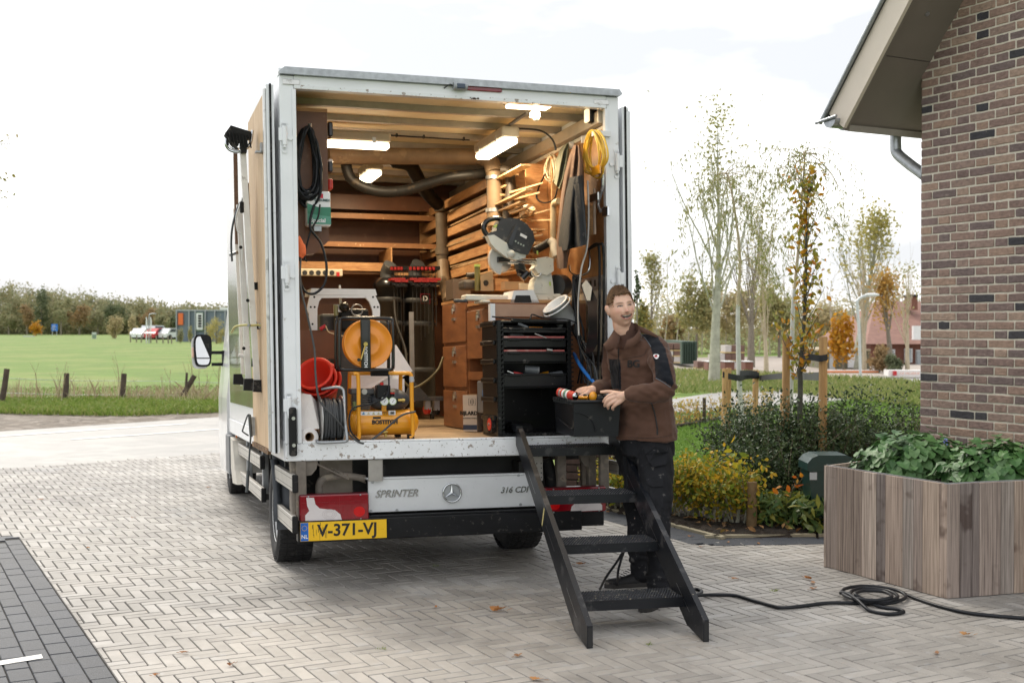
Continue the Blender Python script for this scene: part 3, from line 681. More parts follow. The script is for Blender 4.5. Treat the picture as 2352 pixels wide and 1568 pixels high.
# latch rod at the far side of the left door
LR=[q(572,955,v=.9),q(580,1000,v=.9)]
tb=TB(); a=q(579,957,v=.80); b=q(581,1000,v=.80); tb.box((a.x-.012,.80,b.z),(a.x+.018,.84,a.z)); tb.build('latch_plate',ZINC,LD)
tb=TB(); tb.tube([q(573,952,v=.80),q(577,1003,v=.80)],.010,8); tb.tube([q(576,1000,v=.80),q(570,1082,v=.80)],.006,8); tb.tube([q(570,1080,v=.8),q(567,1130,v=.8)],.0105,8)
tb.tube(smooth_path([q(575,955,v=.80),q(569,953,v=.8),q(558,985,v=.8),q(558,991,v=.8),q(571,1000,v=.8)],4),.005,8); tb.build('latch_rod',mat('rod_steel',(.12,.13,.135),.45,.7),LD)
# header fittings
HC_=q(1056,199,v=-.03)
CAMT=TB(); CAMT.tube([(HC_.x-.04,-.03,HC_.z),(HC_.x+.045,-.03,HC_.z)],.024,16); rc=CAMT.build('reversing_camera',mat('camera_grey',(.32,.34,.36),.5),TRUCK)
TB().box((HC_.x-.024,-.0565,HC_.z-.016),(HC_.x+.03,-.04,HC_.z+.014),None,.004).build('camera_face',mat('camera_face',(.05,.07,.11),.4),rc)
a_=q(1020,203,v=-.005); TB().tube(smooth_path([a_,(a_.x+.03,-.03,a_.z+.02),(HC_.x-.04,-.03,HC_.z)],5),.004,6).build('camera_cable',GCABLE,rc)
a,b=q(1072,203,v=0),q(1152,212,v=0); tb=TB(); tb.m=TM@face_m((0,0,0),(1,0,0),(0,0,1)).to_4x4() if False else TM
tb.box((a.x,-.012,a.z-.014),(b.x,.0,a.z+.013),None,.011); tb.build('brake_light',RED,TRUCK)
# rust scar and scuffs along the header
tb=TB(); a=q(1085,224,v=-.005)
for i in range(12): 
    x=a.x+rng.uniform(-.02,.035); tb.box((x,-.0055,2.214+rng.uniform(0,.008)),(x+rng.uniform(.004,.012),-.0044,2.222+rng.uniform(0,.006)))
tb.build('rust_scar',mat('rust',(.06,.025,.015),.9,var=.4),TRUCK)
# lamps inside ---------------------------------------------------------
LENS=mat('lit_diffuser',(1,.9,.7),.5,var=0,emit=((1,.82,.56),4.5))
HOUS=mat('lamp_housing',(.42,.38,.31),.6,var=.1)
def lamp(name,c,ln,wd,along,energy,lens=LENS,drop=.03,h=.075):
    ax=Vector((0,1,0)) if along else Vector((1,0,0)); bx=Vector((1,0,0)) if along else Vector((0,1,0)); c=Vector(c)
    M4=Matrix((( ax.x,bx.x,0,c.x),(ax.y,bx.y,0,c.y),(0,0,1,c.z),(0,0,0,1)))
    t=MB(TM@M4); t.box((-ln/2,-wd/2,0),(ln/2,wd/2,h),None,.02); o=t.build(name,HOUS,TRUCK)
    t=MB(TM@M4); t.box((-ln/2+.012,-wd/2+.012,-drop-.012),(ln/2-.012,wd/2-.012,-.001),None,.022); t.build('diffuser',lens,o)
    t=MB(TM@M4)
    for x in (-ln*.3,ln*.3):
        for s in (-1,1): t.box((x-.012,s*wd/2-.004*(s<0),-.012),(x+.012,s*wd/2+.004*(s>0),.03))
    t.build('clip',STEEL,o)
    ld=bpy.data.lights.new('cabin_lamp','AREA'); ld.shape='RECTANGLE'; ld.size=ln*.9; ld.size_y=wd*.9; ld.energy=energy; ld.color=(1,.78,.50)
    lo=bpy.data.objects.new('cabin_lamp',ld); COL.objects.link(lo); lo.parent=o
    p=TM@(c+Vector((0,0,-drop-.03))); lo.location=p-WL[o.name]
    if along: lo.rotation_euler=(0,0,math.atan2(TV.y,TV.x))
    else: lo.rotation_euler=(0,0,math.atan2(TU.y,TU.x))
    return o
lamp('ceiling_light',(.60,1.15,2.135),.62,.11,False,10)
lamp('ceiling_light',(1.64,1.0,2.13),.70,.13,True,10)
lamp('ceiling_light',(1.05,2.55,2.15),.42,.13,True,9)
lamp('ceiling_light',(1.62,.22,2.255),.30,.14,False,4,drop=.008,h=.02)
sp=q(1228,266,v=.28); tb=TB(); tb.box((sp.x-.03,.25,sp.z-.02),(sp.x+.03,.30,sp.z+.03),None,.008); tb.sphere((sp.x,.25,sp.z-.022),.022,12); tb.tube([(sp.x,.27,sp.z+.03),(sp.x,.27,2.28)],.01,8); tb.build('motion_sensor',mat('sensor_white',(.8,.74,.6),.4),TRUCK)
sp=q(1357,266,v=.16); tb=TB(); tb.box((sp.x-.012,.14,sp.z-.045),(sp.x+.04,.2,sp.z+.045),None,.01); wl_=tb.build('work_light',BLACK,TRUCK); tb=TB(); tb.box((sp.x-.034,.142,sp.z-.043),(sp.x-.013,.198,sp.z+.043),None,.008); tb.build('work_light_lens',mat('work_lens',(.8,.72,.5),.25,emit=((1,.8,.5),.6)),wl_)
sp1=q(1092,290,v=.62); sp2=q(1182,252,v=.3)
tb=TB(); tb.tube([(1.62,.95,2.2),(1.66,.36,2.235)],.012,8); tb.build('conduit',mat('conduit_grey',(.16,.15,.14),.6),TRUCK)
tb=TB(); tb.tube([(.86,1.35,2.235),(1.55,1.36,2.232)],.006,6); 
for u in (1.0,1.2,1.5): tb.box((u,1.34,2.225),(u+.01,1.37,2.25))
tb.build('ceiling_cable',CABLE,TRUCK)
tb=TB(); tb.tube(smooth_path([q(1180,295,v=.75),q(1240,300,v=.7),q(1268,320,v=.62),q(1277,345,v=.6)],5),.007,6); tb.build('ceiling_cable',CABLE,TRUCK)
# extraction duct and flexible hoses -----------------------------------
DUCT=mat('dusty_duct',(.20,.135,.08),.6,var=.2,scale=12,spot=((.34,.25,.15),7,.58,.5))
tb=TB(); dr=.062
tb.tube([q(755,358,v=1.62),q(1098,360,v=1.62)],dr,16); 
dk=tb.build('duct',DUCT,TRUCK)
tb=TB(); tb.tube(smooth_path([q(1096,360,v=1.62),q(1112,362,v=1.60),q(1128,374,v=1.56),q(1135,398,v=1.52)],5),.064,16); tb.build('duct_elbow',DUCT,TRUCK)
tb=TB(); tb.tube([q(1135,396,v=1.52),q(1138,520,v=1.5)],.060,16); tb.build('duct_downpipe',DUCT,TRUCK)
for y in (405,480):
    tb=TB(); tb.tube([q(1135,y,v=1.51),q(1135,y+8,v=1.51)],.066,16); tb.build('pipe_clamp',ZINC,TRUCK)
def hose(pts,r,m,par=TRUCK,name='flexible_hose',rib=.012,amp=.07):
    pp=smooth_path(pts,14); L_=0; out=[pp[0]]; step=rib/2
    acc=0
    for i in range(1,len(pp)):
        d=(pp[i]-pp[i-1]).length; n_=max(1,int(d/step))
        for k in range(1,n_+1): out.append(pp[i-1].lerp(pp[i],k/n_))
    rs=[r*(1+(amp if i%2 else -amp)) for i in range(len(out))]
    tb=TB(); tb.tube(out,rs,10); return tb.build(name,m,par)
HOSE=mat('black_ribbed_hose',(.010,.009,.008),.5,spec=.3,var=.3,spot=((.07,.05,.03),9,.62,.5))
HOSEB=mat('dusty_ribbed_hose',(.20,.14,.085),.55,var=.25)
hose([q(797,366,v=1.7),q(796,385,v=1.68),q(808,412,v=1.66),q(840,432,v=1.62),q(880,441,v=1.6),q(930,438,v=1.58),q(975,424,v=1.56),q(1030,408,v=1.54),q(1085,402,v=1.56),q(1115,398,v=1.6)],.040,HOSE)
hose([q(905,370,v=2.0),q(940,378,v=2.1),q(955,400,v=2.2),q(965,420,v=2.3),q(985,448,v=2.5),q(1006,470,v=2.7)],.052,HOSE)
hose([q(1150,392,v=1.42),q(1166,392,v=1.4),q(1172,410,v=1.38),q(1173,440,v=1.36),q(1168,470,v=1.36),q(1165,505,v=1.36)],.038,mat('brown_ribbed_hose',(.045,.034,.024),.5,var=.2))
tb=TB(); tb.tube([q(1010,460,v=2.9),q(1012,485,v=2.9)],.055,12); tb.tube([q(1013,490,v=2.8),q(1016,600,v=2.8)],.05,12); tb.tube([q(1016,570,v=2.8),q(1016,585,v=2.8)],.062,12); tb.build('duct_downpipe',mat('dark_duct',(.10,.075,.05),.6,var=.3),TRUCK)
hose([q(1018,600,v=2.75),q(1018,630,v=2.7),q(1024,660,v=2.6),q(1030,690,v=2.5)],.05,HOSEB)
# brown cabinet end panel at the left post ------------------------------
tb=TB(); tb.prism([(.05,1.36),(.335,1.36),(.335,2.155),(.05,2.17)],.34,.36); tb.build('cabinet_end_panel',PLYB,TRUCK)
tb=TB(); tb.box((.05,.339,2.156),(.337,1.3,2.178)); tb.build('cabinet_top',ORW,TRUCK)
tb=TB(); tb.prism([(.05,1.358),(.335,1.358),(.24,1.27),(.05,1.25)],.30,.42); tb.build('cabinet_corbel',PLYB,TRUCK)
tb=TB(); tb.box((.315,.361,1.40),(.335,1.5,2.15)); tb.build('cabinet_front',PLYB,TRUCK)
# shelving against the headboard
def shelf(x0,x1,y0,y1,v,dep=.4,m=EDGEW):
    a=q(x0,y0,v=v); b=q(x1,y1,v=v); z1=(q(x0,y0,v=v).z+q(x1,y0,v=v).z)/2; z0=(q(x0,y1,v=v).z+q(x1,y1,v=v).z)/2
    if x0<760: a.x=.051
    tb=TB(); tb.box((a.x,v,z0),(b.x,v+.02,z1)); o=tb.build('shelf',m,TRUCK)
    tb=TB(); tb.box((a.x,v+.021,z1-.02),(b.x,v+dep,z1-.001)); tb.build('shelf_board',PLYB,o); return o
shelf(690,1012,491,503,3.35); shelf(690,1010,557,568,3.25); shelf(680,899,602,621,3.1,.5,ORW); shelf(735,900,621,629,3.15,.5,EDGEW)
a=q(897,568,v=3.1); b=q(901,629,v=3.1); tbox('shelf_divider',(a.x,3.09,b.z),(b.x,3.6,a.z),ORW,c=0)
shelf(900,1008,627,633,3.2,.03,ORW)
tbox('headboard_rail',(.3,3.4,1.97),(2.0,3.42,2.10),PLYB,c=0)
# socket strip
a=q(685,617,v=2.2); b=q(786,635,v=2.2)
tb=TB(); tb.box((a.x,2.17,b.z),(b.x,2.22,a.z),None,.006); ss=tb.build('socket_strip',mat('cream_plastic',(.72,.66,.50),.4),TRUCK)
for i in range(5):
    c=q(700+i*15.6,626.5,v=2.17); tb=TB(); tb.m=TM@Matrix.Translation(c)@Matrix.Rotation(PI/2,4,'X'); tb.lathe([(.019,.0),(.019,.004),(.017,.004),(.017,-.0)],16); tb.build('socket',BLACK,ss)
    tb=TB(); tb.disc((c.x,2.1685,c.z),.0165,16); tb.build('socket_face',mat('socket_dark',(.03,.03,.03),.5) if i==0 else MT['socket_dark'],ss,fix=False)
c=q(776,630,v=2.17); TB().box((c.x-.012,2.16,c.z-.016),(c.x+.012,2.17,c.z+.016)).build('rocker_switch',mat('red_plastic',(.6,.02,.015),.35),ss)
# timber rack along the right wall --------------------------------------
RK=[(1.93,2.02),(1.80,1.80),(1.655,1.64),(1.50,1.49),(1.37,1.36),(1.25,1.24)]
shelves=[1.985,1.86,1.735,1.61,1.49,1.375,1.26]
for i,w in enumerate(shelves):
    tb=TB(); tb.box((1.75,1.62,w-.055),(1.768,3.70,w+.012)); o=tb.build('rack_shelf',ORW,TRUCK)
    tb=TB(); tb.box((1.769,1.62,w-.05),(2.088,3.70,w-.035)); tb.build('rack_board',PLYB,o)
tbox('rack_upright',(1.748,1.58,1.15),(2.088,1.6,2.06),ORW,c=.002)
tbox('rack_upright',(1.74,3.72,1.15),(1.9,3.74,2.15),ORW,c=.002)
for v in (.85,1.18): tbox('wall_divider',(1.92 if v>1 else 2.0,v,1.50),(2.088,v+.02,2.05),ORW,c=.002)
# E-track rails and lower equipment of the right wall
for w in (1.115,.615):
    tb=TB(); tb.box((2.088,.075,w-.045),(2.0995,1.9,w+.045)); et=tb.build('lashing_rail',ZINC,TRUCK)
    tb=TB()
    for k in range(22): tb.box((2.087,.10+k*.08,w-.022),(2.0885,.13+k*.08,w+.022))
    tb.build('rail_slots',mat('slot_dark',(.02,.02,.02),.8) if w>1 else MT['slot_dark'],et)
# ---------------------------------------------------------------- under the box
# side guard rails
def guard(n,u,f,name='side_guard_rail'):
    (xn,yt,yb),xf=n,f
    a=q(xn,yt,u=u); b=q(xn,yb,u=u); c=q(xf,yt,u=u); v0=a.y; v1=c.y; z1=a.z; z0=b.z
    tb=TB(); tb.box((u,v0,z0),(u+.03,v1,z1),None,.003); o=tb.build(name,mat('guard_alu',(.56,.54,.50),.42,.55,var=.1,spot=((.4,.37,.32),7,.6,.4)) if 'guard_alu' not in MT else MT['guard_alu'],TRUCK)
    tb=TB(); tb.box((u-.002,v0-.028,z0-.004),(u+.032,v0+.001,z1+.004),None,.006); tb.build('end_cap',RUBBER,o)
    tb=TB()
    for zz in (z0+.022,z1-.022): tb.box((u-.0012,v0+.002,zz-.0015),(u,v1,zz+.0015))
    tb.build('groove',MT.get('groove_dark') or mat('groove_dark',(.2,.19,.18),.6),o); return z0,z1
guard((671,1091,1129),.02,631); guard((671,1186,1223),.02,634)
guard((597,1047,1076),.02,542); guard((600,1121,1151),.02,543)
for v in (.0,.28): tbox('guard_post',(.06,v,-.40),(.12,v+.05,.0),CHAS,c=.004)
for v in (1.75,2.9): tbox('guard_post',(.055,v,-.36),(.1,v+.05,.0),ZINC,c=.004)
guard((1420,1060,1090),2.12,1374); guard((1412,1122,1152),2.12,1385)
for v in (.0,.33): tbox('guard_post',(2.0,v,-.30),(2.06,v+.04,.0),CHAS,c=.004)
# wheels (standing level on the paving)
Y_=TU.copy(); Y_.z=0; Y_.normalize(); X_=Vector((-Y_.y,Y_.x,0))
def wheel(c,side,steer=0):
    M4=Matrix(((X_.x,0,Y_.x,c[0]),(X_.y,0,Y_.y,c[1]),(0,1,0,c[2]),(0,0,0,1)))   # local z = axle, x forward, y up
    o_=MB(M4); Rr=c[2]; hw=.115
    prof=[(.20,-hw+.02),(.235,-hw),(.30,-hw-.004),(Rr-.03,-hw+.01),(Rr-.006,-hw+.028),(Rr,-hw+.05),(Rr,hw-.05),(Rr-.006,hw-.028),(Rr-.03,hw-.01),(.30,hw+.004),(.235,hw),(.20,hw-.02)]
    o_.lathe(prof,56); wh=o_.build('tyre',TYRE,None)
    t=MB(M4)
    for k in range(60):
        a=2*PI*k/60
        for z0,z1 in ((-hw+.004,-.062),(-.052,-.006),(.006,.052),(.062,hw-.004)):
            r0,r1=Rr-.004,Rr+.0045; aa=a+(.03 if z0<0 else 0)
            pts=[]
            for r in (r0,r1):
                for (an,z) in ((aa,z0),(aa+.075,z0),(aa+.075,z1),(aa,z1)): pts.append((r*math.cos(an),r*math.sin(an),z))
            t.hexa(pts)
    t.build('tread_blocks',TYRE,wh)
    rm=MB(M4); zz=side*(-hw+.02)*-1
    s=-1
    rm.lathe([(.215,s*(hw-.01)),(.205,s*(hw-.02)),(.19,s*(hw-.035)),(.15,s*(hw-.045)),(.10,s*(hw-.02)),(.06,s*(hw-.01)),(.0,s*(hw-.01))],40)
    rm.lathe([(.215,-s*(hw-.01)),(.2,-s*(hw-.06)),(.0,-s*.02)],24)
    r=rm.build('hub_cap',mat('wheel_silver',(.45,.46,.46),.4,.6,var=.12) if 'wheel_silver' not in MT else MT['wheel_silver'],wh)
    t=MB(M4)
    for k in range(5):
        a=2*PI*k/5; t.tube([(.16*math.cos(a),.16*math.sin(a),-hw+.038),(.16*math.cos(a),.16*math.sin(a),-hw+.060)],.026,10)
    t.build('wheel_slot',DARKU,wh)
    return wh
def wheelp(c,s,name='wheel'):
    wh=wheel(c,s); return wh
wc=[]
rl=G(680,1290); cr=rl+X_*.10+Y_*-.02
fl=G(556,1133); cf=fl+X_*.10
for c,s in ((cr,-1),(cr+Y_*1.60,1),(cf,-1),(cf+Y_*1.62,1)):
    wh=wheel((c.x,c.y,.345),s); wh.name='wheel'; wh.parent=TRUCK; wh.location=WL_=Vector((c.x,c.y,0))*0+ (Vector(wh.location)-WL['box_truck'])
# axle, mudguards, chassis
tbx=TB
MBW=MB(); c2=cr+Y_*.12; MBW.tube([Vector((c2.x,c2.y,.345)),Vector((c2.x,c2.y,.345))+Y_*1.4],.06,12); MBW.sphere(Vector((c2.x,c2.y,.345))+Y_*.68,.16,14); MBW.build('rear_axle',DARKU,TRUCK)
def arch(c,r,w0,w1,a0,a1,name='mudguard',m=DGREY):
    M4=Matrix(((X_.x,0,Y_.x,c[0]),(X_.y,0,Y_.y,c[1]),(0,1,0,c[2]),(0,0,0,1))); t=MB(M4); n_=18; vs=[]
    for k in range(n_+1):
        a=a0+(a1-a0)*k/n_
        for rr,z in ((r,w0),(r,w1),(r+.012,w1),(r+.012,w0)): vs.append((rr*math.cos(a),rr*math.sin(a),z))
    t.add(vs,[(k*4+j,k*4+(j+1)%4,(k+1)*4+(j+1)%4,(k+1)*4+j) for k in range(n_) for j in range(4)],True); t.build(name,m,TRUCK)
for c in (cr,cr+Y_*1.60): arch((c.x,c.y,.345),.40,-.14,.14,R(95),R(190))
arch((cr.x,cr.y,.345),.41,-.16,-.11,R(120),R(182),'guard_flange')
for u in (.55,1.50): tbox('chassis_rail',(u,.15,-.22),(u+.08,3.9,-.05),DARKU,c=0)
tbox('rear_crossmember',(.45,.3,-.24),(1.7,.36,-.02),DARKU,c=0)
tbox('underbody_panel',(.12,2.2,-.45),(2.0,2.3,0),DARKU,c=0)
for v in (.5,1.3,2.0,2.8): tbox('cross_bearer',(.06,v,-.07),(2.09,v+.05,-.001),DARKU,c=0)
tbox('fuel_tank',(.2,1.9,-.42),(.5,2.8,-.1),DARKU,c=.03)
tbox('spare_carrier',(.7,.45,-.42),(1.4,1.1,-.2),DARKU,c=.06)
# rear panel with badges
a=q(845.3,1101,v=.05); b=q(845,1177,v=.05); c=q(1226,1164,v=.05)
SPN=TB(); SPN.box((a.x,.05,b.z),(c.x+.03,.062,a.z),None,.003); sp_=SPN.build('rear_panel',SILV,TRUCK)
tbox('panel_lip',(a.x-.01,.045,a.z),(c.x+.03,.10,a.z+.012),MT['silver_paint'],sp_,c=.002)
for x,y in ((856,1107),(1191,1091),(852,1173),(912,1171),(1196,1158)): p=q(x,y,v=.045); TB().tube([(p.x,.05,p.z),(p.x,.044,p.z)],.0095,6).build('bolt',ZINC,sp_)
p=q(911,1133,v=.045); text('SPRINTER',.062,face_m(tw(p.x,.046,p.z),TU,TW),CHROME,sp_,bold=.0013,shear=.3,ext=.003)
p=q(1181,1124.5,v=.045); text('316 CDI',.052,face_m(tw(p.x,.046,p.z),TU,TW),CHROME,sp_,bold=.0012,shear=.25,ext=.003)
p=q(1038,1131,v=.045); M4=TM@Matrix.Translation(Vector((p.x,.040,p.z)))
t=MB(M4); t.tube([(.057*math.cos(2*PI*k/48),0,.057*math.sin(2*PI*k/48)) for k in range(48)],.0052,8,closed=True)
for k in range(3):
    a_=PI/2+k*2*PI/3; tip=Vector((.056*math.cos(a_),0,.056*math.sin(a_))); n_=Vector((-math.sin(a_),0,math.cos(a_)))*.0095; c0=Vector((0,-.009,0))
    bl_=Vector((.011*math.cos(a_+PI/3),.002,.011*math.sin(a_+PI/3))); br_=Vector((.011*math.cos(a_-PI/3),.002,.011*math.sin(a_-PI/3)))
    t.add([c0,bl_,tip,br_],[(0,1,2),(0,2,3)])
t.build('star_badge',CHROME,sp_,fix=False)
tb=TB(); tb.m=TM@Matrix.Translation(Vector((p.x,.0492,p.z))); tb.disc((0,0,0),.062,32); tb.build('badge_recess',mat('badge_grey',(.40,.42,.44),.3,.3),sp_,fix=False)
# black under-run bar, plate, lamps
bt=q(688,1197,v=-.03); bb=q(690,1246,v=-.03); br=q(1312,1170,v=-.03)
tbox('underrun_bar',(bt.x-.01,-.03,bb.z),(1.86,.05,bt.z+.002),BLACK,c=.006)
tbox('underrun_bar_end',(1.861,-.005,bb.z+.02),(2.02,.05,bt.z+.01),BLACK,c=.006)
tbox('bar_top_plate',(.1,-.01,bt.z+.004),(1.99,.14,bt.z+.014),BLACK,c=0)
pl0=q(690,1243,v=-.042); pl1=q(887,1200,v=-.042)
pz0,pz1=pl0.z-.000,pl0.z+.112
tb=TB(); tb.box((pl0.x-.006,-.040,pz0-.006),(pl0.x+.528,-.031,pz1+.006),None,.003); ph=tb.build('plate_holder',BLACK,TRUCK)
YEL=mat('plate_yellow',(.83,.50,.01),.35,var=.05,spot=((.10,.06,.01),26,.66,.85))
tb=TB(); tb.box((pl0.x,-.0425,pz0),(pl0.x+.52,-.0402,pz1),None,.001); pp_=tb.build('number_plate',YEL,ph)
TB().box((pl0.x+.002,-.0432,pz0+.002),(pl0.x+.048,-.0424,pz1-.002)).build('blue_band',mat('plate_blue',(.01,.13,.52),.35),ph)
PLB=mat('plate_black',(.012,.012,.012),.4)
text('V-371-VJ',.100,face_m(tw(pl0.x+.282,-.0436,pz0+.057),TU,TW),PLB,ph,bold=.0022,ext=.0008)
text('NL',.032,face_m(tw(pl0.x+.025,-.0440,pz0+.026),TU,TW),mat('plate_white',(.8,.8,.8),.4),ph,bold=.0006,ext=.0004)
tb=TB()
for k in range(12):
    a_=2*PI*k/12; tb.disc((pl0.x+.025+.015*math.cos(a_),-.0438,pz0+.078+.015*math.sin(a_)),.0022,6)
tb.build('star_ring',MT['plate_yellow'],ph,fix=False)
tb=TB()
for k in range(14):
    x=pl0.x+.06+rng.uniform(0,.10)**1.0; z=rng.uniform(.0,.09); tb.box((x,-.0431,pz0+z),(x+rng.uniform(.001,.004),-.0424,pz0+min(.11,z+rng.uniform(.01,.05))))
tb.build('plate_scratches',mat('plate_dirt',(.09,.06,.01),.7),ph)
def tail(x0,x1,yt,yb,flip,v=-.01):
    a=q(x0,yt,v=v); b=q(x1,yb,v=v); 
    u0,u1=a.x,b.x; z1=a.z; z0=z1-.155
    if flip: z0=b.z; z1=z0+.155
    tb=TB(); tb.box((u0-.004,v,z0-.005),(u1+.004,.06,z1+.005),None,.01); o=tb.build('lamp_housing',mat('lamp_red_housing',(.10,.006,.012),.3) if 'lamp_red_housing' not in MT else MT['lamp_red_housing'],TRUCK)
    L_=u1-u0; 
    def X(t): return u1-t*L_ if flip else u0+t*L_
    tb=TB(); tb.box((u0,v-.018,z0),(u1,v-.001,z1),None,.014); tb.build('lamp_lens',RED,o)
    # white lower part with wavy edge
    pts=[(.07,.04),(.60,.03),(.58,.24),(.50,.42),(.38,.46),(.28,.50),(.22,.66),(.20,.92),(.09,.93),(.10,.62),(.13,.42),(.07,.25)]
    tb=TB(); tb.prism([(X(t),z0+h*(z1-z0)) for t,h in pts],v-.0195,v-.0175); tb.build('reversing_lens',CLEAR,o)
    tb=TB(); tb.prism([(X(.86+.085*math.cos(2*PI*k/20)*1.0),z0+(.32)*(z1-z0)+.031*math.sin(2*PI*k/20)) for k in range(20)],v-.0200,v-.0175); tb.build('fog_lens',REDG,o)
    tb=TB(); 
    for rr in (.10,.075,.05): tb.tube([(X(.42+rr*math.cos(2*PI*k/24)),v-.0198,z0+.26*(z1-z0)+rr*.30*math.sin(2*PI*k/24)) for k in range(24)],.0007,4,closed=True)
    tb.build('lens_rings',mat('lens_ring',(.4,.36,.36),.3) if 'lens_ring' not in MT else MT['lens_ring'],o)
    tb=TB(); tb.box((u0+.01,v-.0185,z0+.72*(z1-z0)),(u1-.01,v-.0178,z0+.735*(z1-z0))); tb.box((X(.57),v-.0187,z0+.01),(X(.573),v-.0178,z1-.01)); tb.build('lens_division',mat('lens_dark',(.2,.004,.008),.3) if 'lens_dark' not in MT else MT['lens_dark'],o)
    tb=TB()
    for s in (.12,.88):
        for h in (.03,.97): tb.tube([(X(s),v-.018,z0+h*(z1-z0)),(X(s),v-.0205,z0+h*(z1-z0))],.005,8)
    tb.build('screw',ZINC,o)
tail(688,846,1138,1193,False); tail(1252,1390,1120,1172,True)
# brackets, arches and clutter below the floor
tb=TB(); a=q(846,1057,v=.02); b=q(880,1104,v=.02); tb.box((a.x,.02,b.z),(b.x,.03,-.003)); tb.box((b.x-.004,.02,b.z-.0),(b.x,.12,-.003)); tb.build('mount_bracket',mat('bracket_plate',(.36,.345,.32),.5,.5,var=.2),TRUCK)
tb=TB(); a=q(1224,1045,v=.06); b=q(1247,1103,v=.06); tb.box((a.x,.06,b.z),(b.x,.07,-.003)); mbk=tb.build('mount_bracket',MT['bracket_plate'],TRUCK)
tb=TB()
for i in range(4):
    for j in range(2): tb.disc((b.x-.01-.03*j,.0595,b.z+.02+i*.03),.0045,8)
tb.build('bracket_holes',MT['slot_dark'],mbk,fix=False)
tb=TB(); tb.tube(smooth_path([q(735,1140,v=.12),q(733,1115,v=.12),q(745,1098,v=.12),q(790,1092,v=.12),q(838,1098,v=.12)],6),.028,4,roll=PI/4); tb.build('frame_arch',CHAS,TRUCK)
tb=TB(); a=q(735,1058,v=.3); b=q(812,1140,v=.3); tb.box((a.x,.3,b.z),(b.x,.32,-.01)); tb.build('inner_panel',mat('inner_panel_dirty',(.34,.30,.25),.6,var=.25),TRUCK)
tb=TB(); tb.tube([q(722,1062,v=.06),q(800,1100,v=.1)],.008,6); tb.tube([q(760,1075,v=.1),q(840,1108,v=.14)],.006,6); tb.build('brace_rod',CHAS,TRUCK)
tb=TB(); a=q(668,1060,v=.03); b=q(705,1160,v=.03); tb.box((a.x,.03,b.z-.1),(b.x,.09,-.002),None,.006); tb.prism([(b.x-.01,-.002),(b.x+.07,-.002),(b.x+.06,-.05),(b.x+.03,-.085),(b.x-.01,-.09)],.03,.08); tb.build('side_bracket',CHAS,TRUCK)
tb=TB(); a=q(1278,1045,v=.1); tb.box((a.x,.08,-.33),(a.x+.06,.14,-.002),None,.004); a=q(1350,1045,v=.1); tb.box((a.x,.08,-.33),(a.x+.05,.14,-.002),None,.004); tb.prism([(a.x-.06,-.002),(a.x,-.002),(a.x,-.09),(a.x-.03,-.08),(a.x-.055,-.04)],.08,.12); tb.build('side_bracket',CHAS,TRUCK)
tb=TB(); tb.tube(smooth_path([q(1253,1050,v=.15),q(1262,1080,v=.15),q(1268,1118,v=.15)],4),.04,10); tb.build('air_bellow',RUBBER,TRUCK)
for u in (.28,1.72): tb=TB(); tb.box((u-.14,.52,-.56),(u+.14,.53,-.12)); tb.build('mud_flap',RUBBER,TRUCK)
# cab ------------------------------------------------------------------
CABW=mat('cab_white',(.78,.79,.80),.25,var=.03,coat=.4)
tb=TB(); sec=[(3.9,-.01,1.55),(4.3,-.02,1.7),(5.0,0.0,1.6),(5.5,.05,1.0),(5.9,.12,.55),(6.1,.2,.3)]
prof=[(0,-.02),(.02,.35),(.05,.75),(.16,1.3),(.25,1.0)]
vs=[]; n_=0
for (v,u,top) in sec:
    ring=[(u,-.38),(u-.01,-.1),(u-.005,.3),(u+.03,.62),(u+.14,top-.1),(u+.35,top),(1.8-u,top),(2.02-u,top-.1),(2.12-u,.62),(2.16-u,.3),(2.165-u,-.1),(2.155-u,-.38)]
    n_=len(ring); vs+= [(a,v,b) for a,b in ring]
fs=[(i*n_+k,i*n_+(k+1)%n_,(i+1)*n_+(k+1)%n_,(i+1)*n_+k) for i in range(len(sec)-1) for k in range(n_-1)]+[tuple(range(n_)),tuple(range((len(sec)-1)*n_,len(sec)*n_))]
tb.add(vs,fs,False); cab_=tb.build('cab',CABW,TRUCK)
tb=TB(); tb.box((-.03,3.6,-.36),(.02,3.95,-.02),None,.01); tb.build('cab_skirt',mat('cab_skirt_grey',(.17,.18,.19),.5),TRUCK)
tb=TB(); a=q(525,1050,u=-.02); tb.prism([(3.55,-.03),(3.55,-.30),(3.40,-.42),(3.0,-.40),(3.2,-.25),(3.35,-.05)],-.02,.10,axis='x'); tb.build('step_cover',mat('step_white',(.6,.57,.5),.4),TRUCK)
tb=TB()
for v in (3.35,2.2): tb.box((.01,v,-.03),(.02,v+.03,.0+.0)); 
tb.build('side_reflector',mat('amber',(.9,.25,.03),.3),TRUCK)
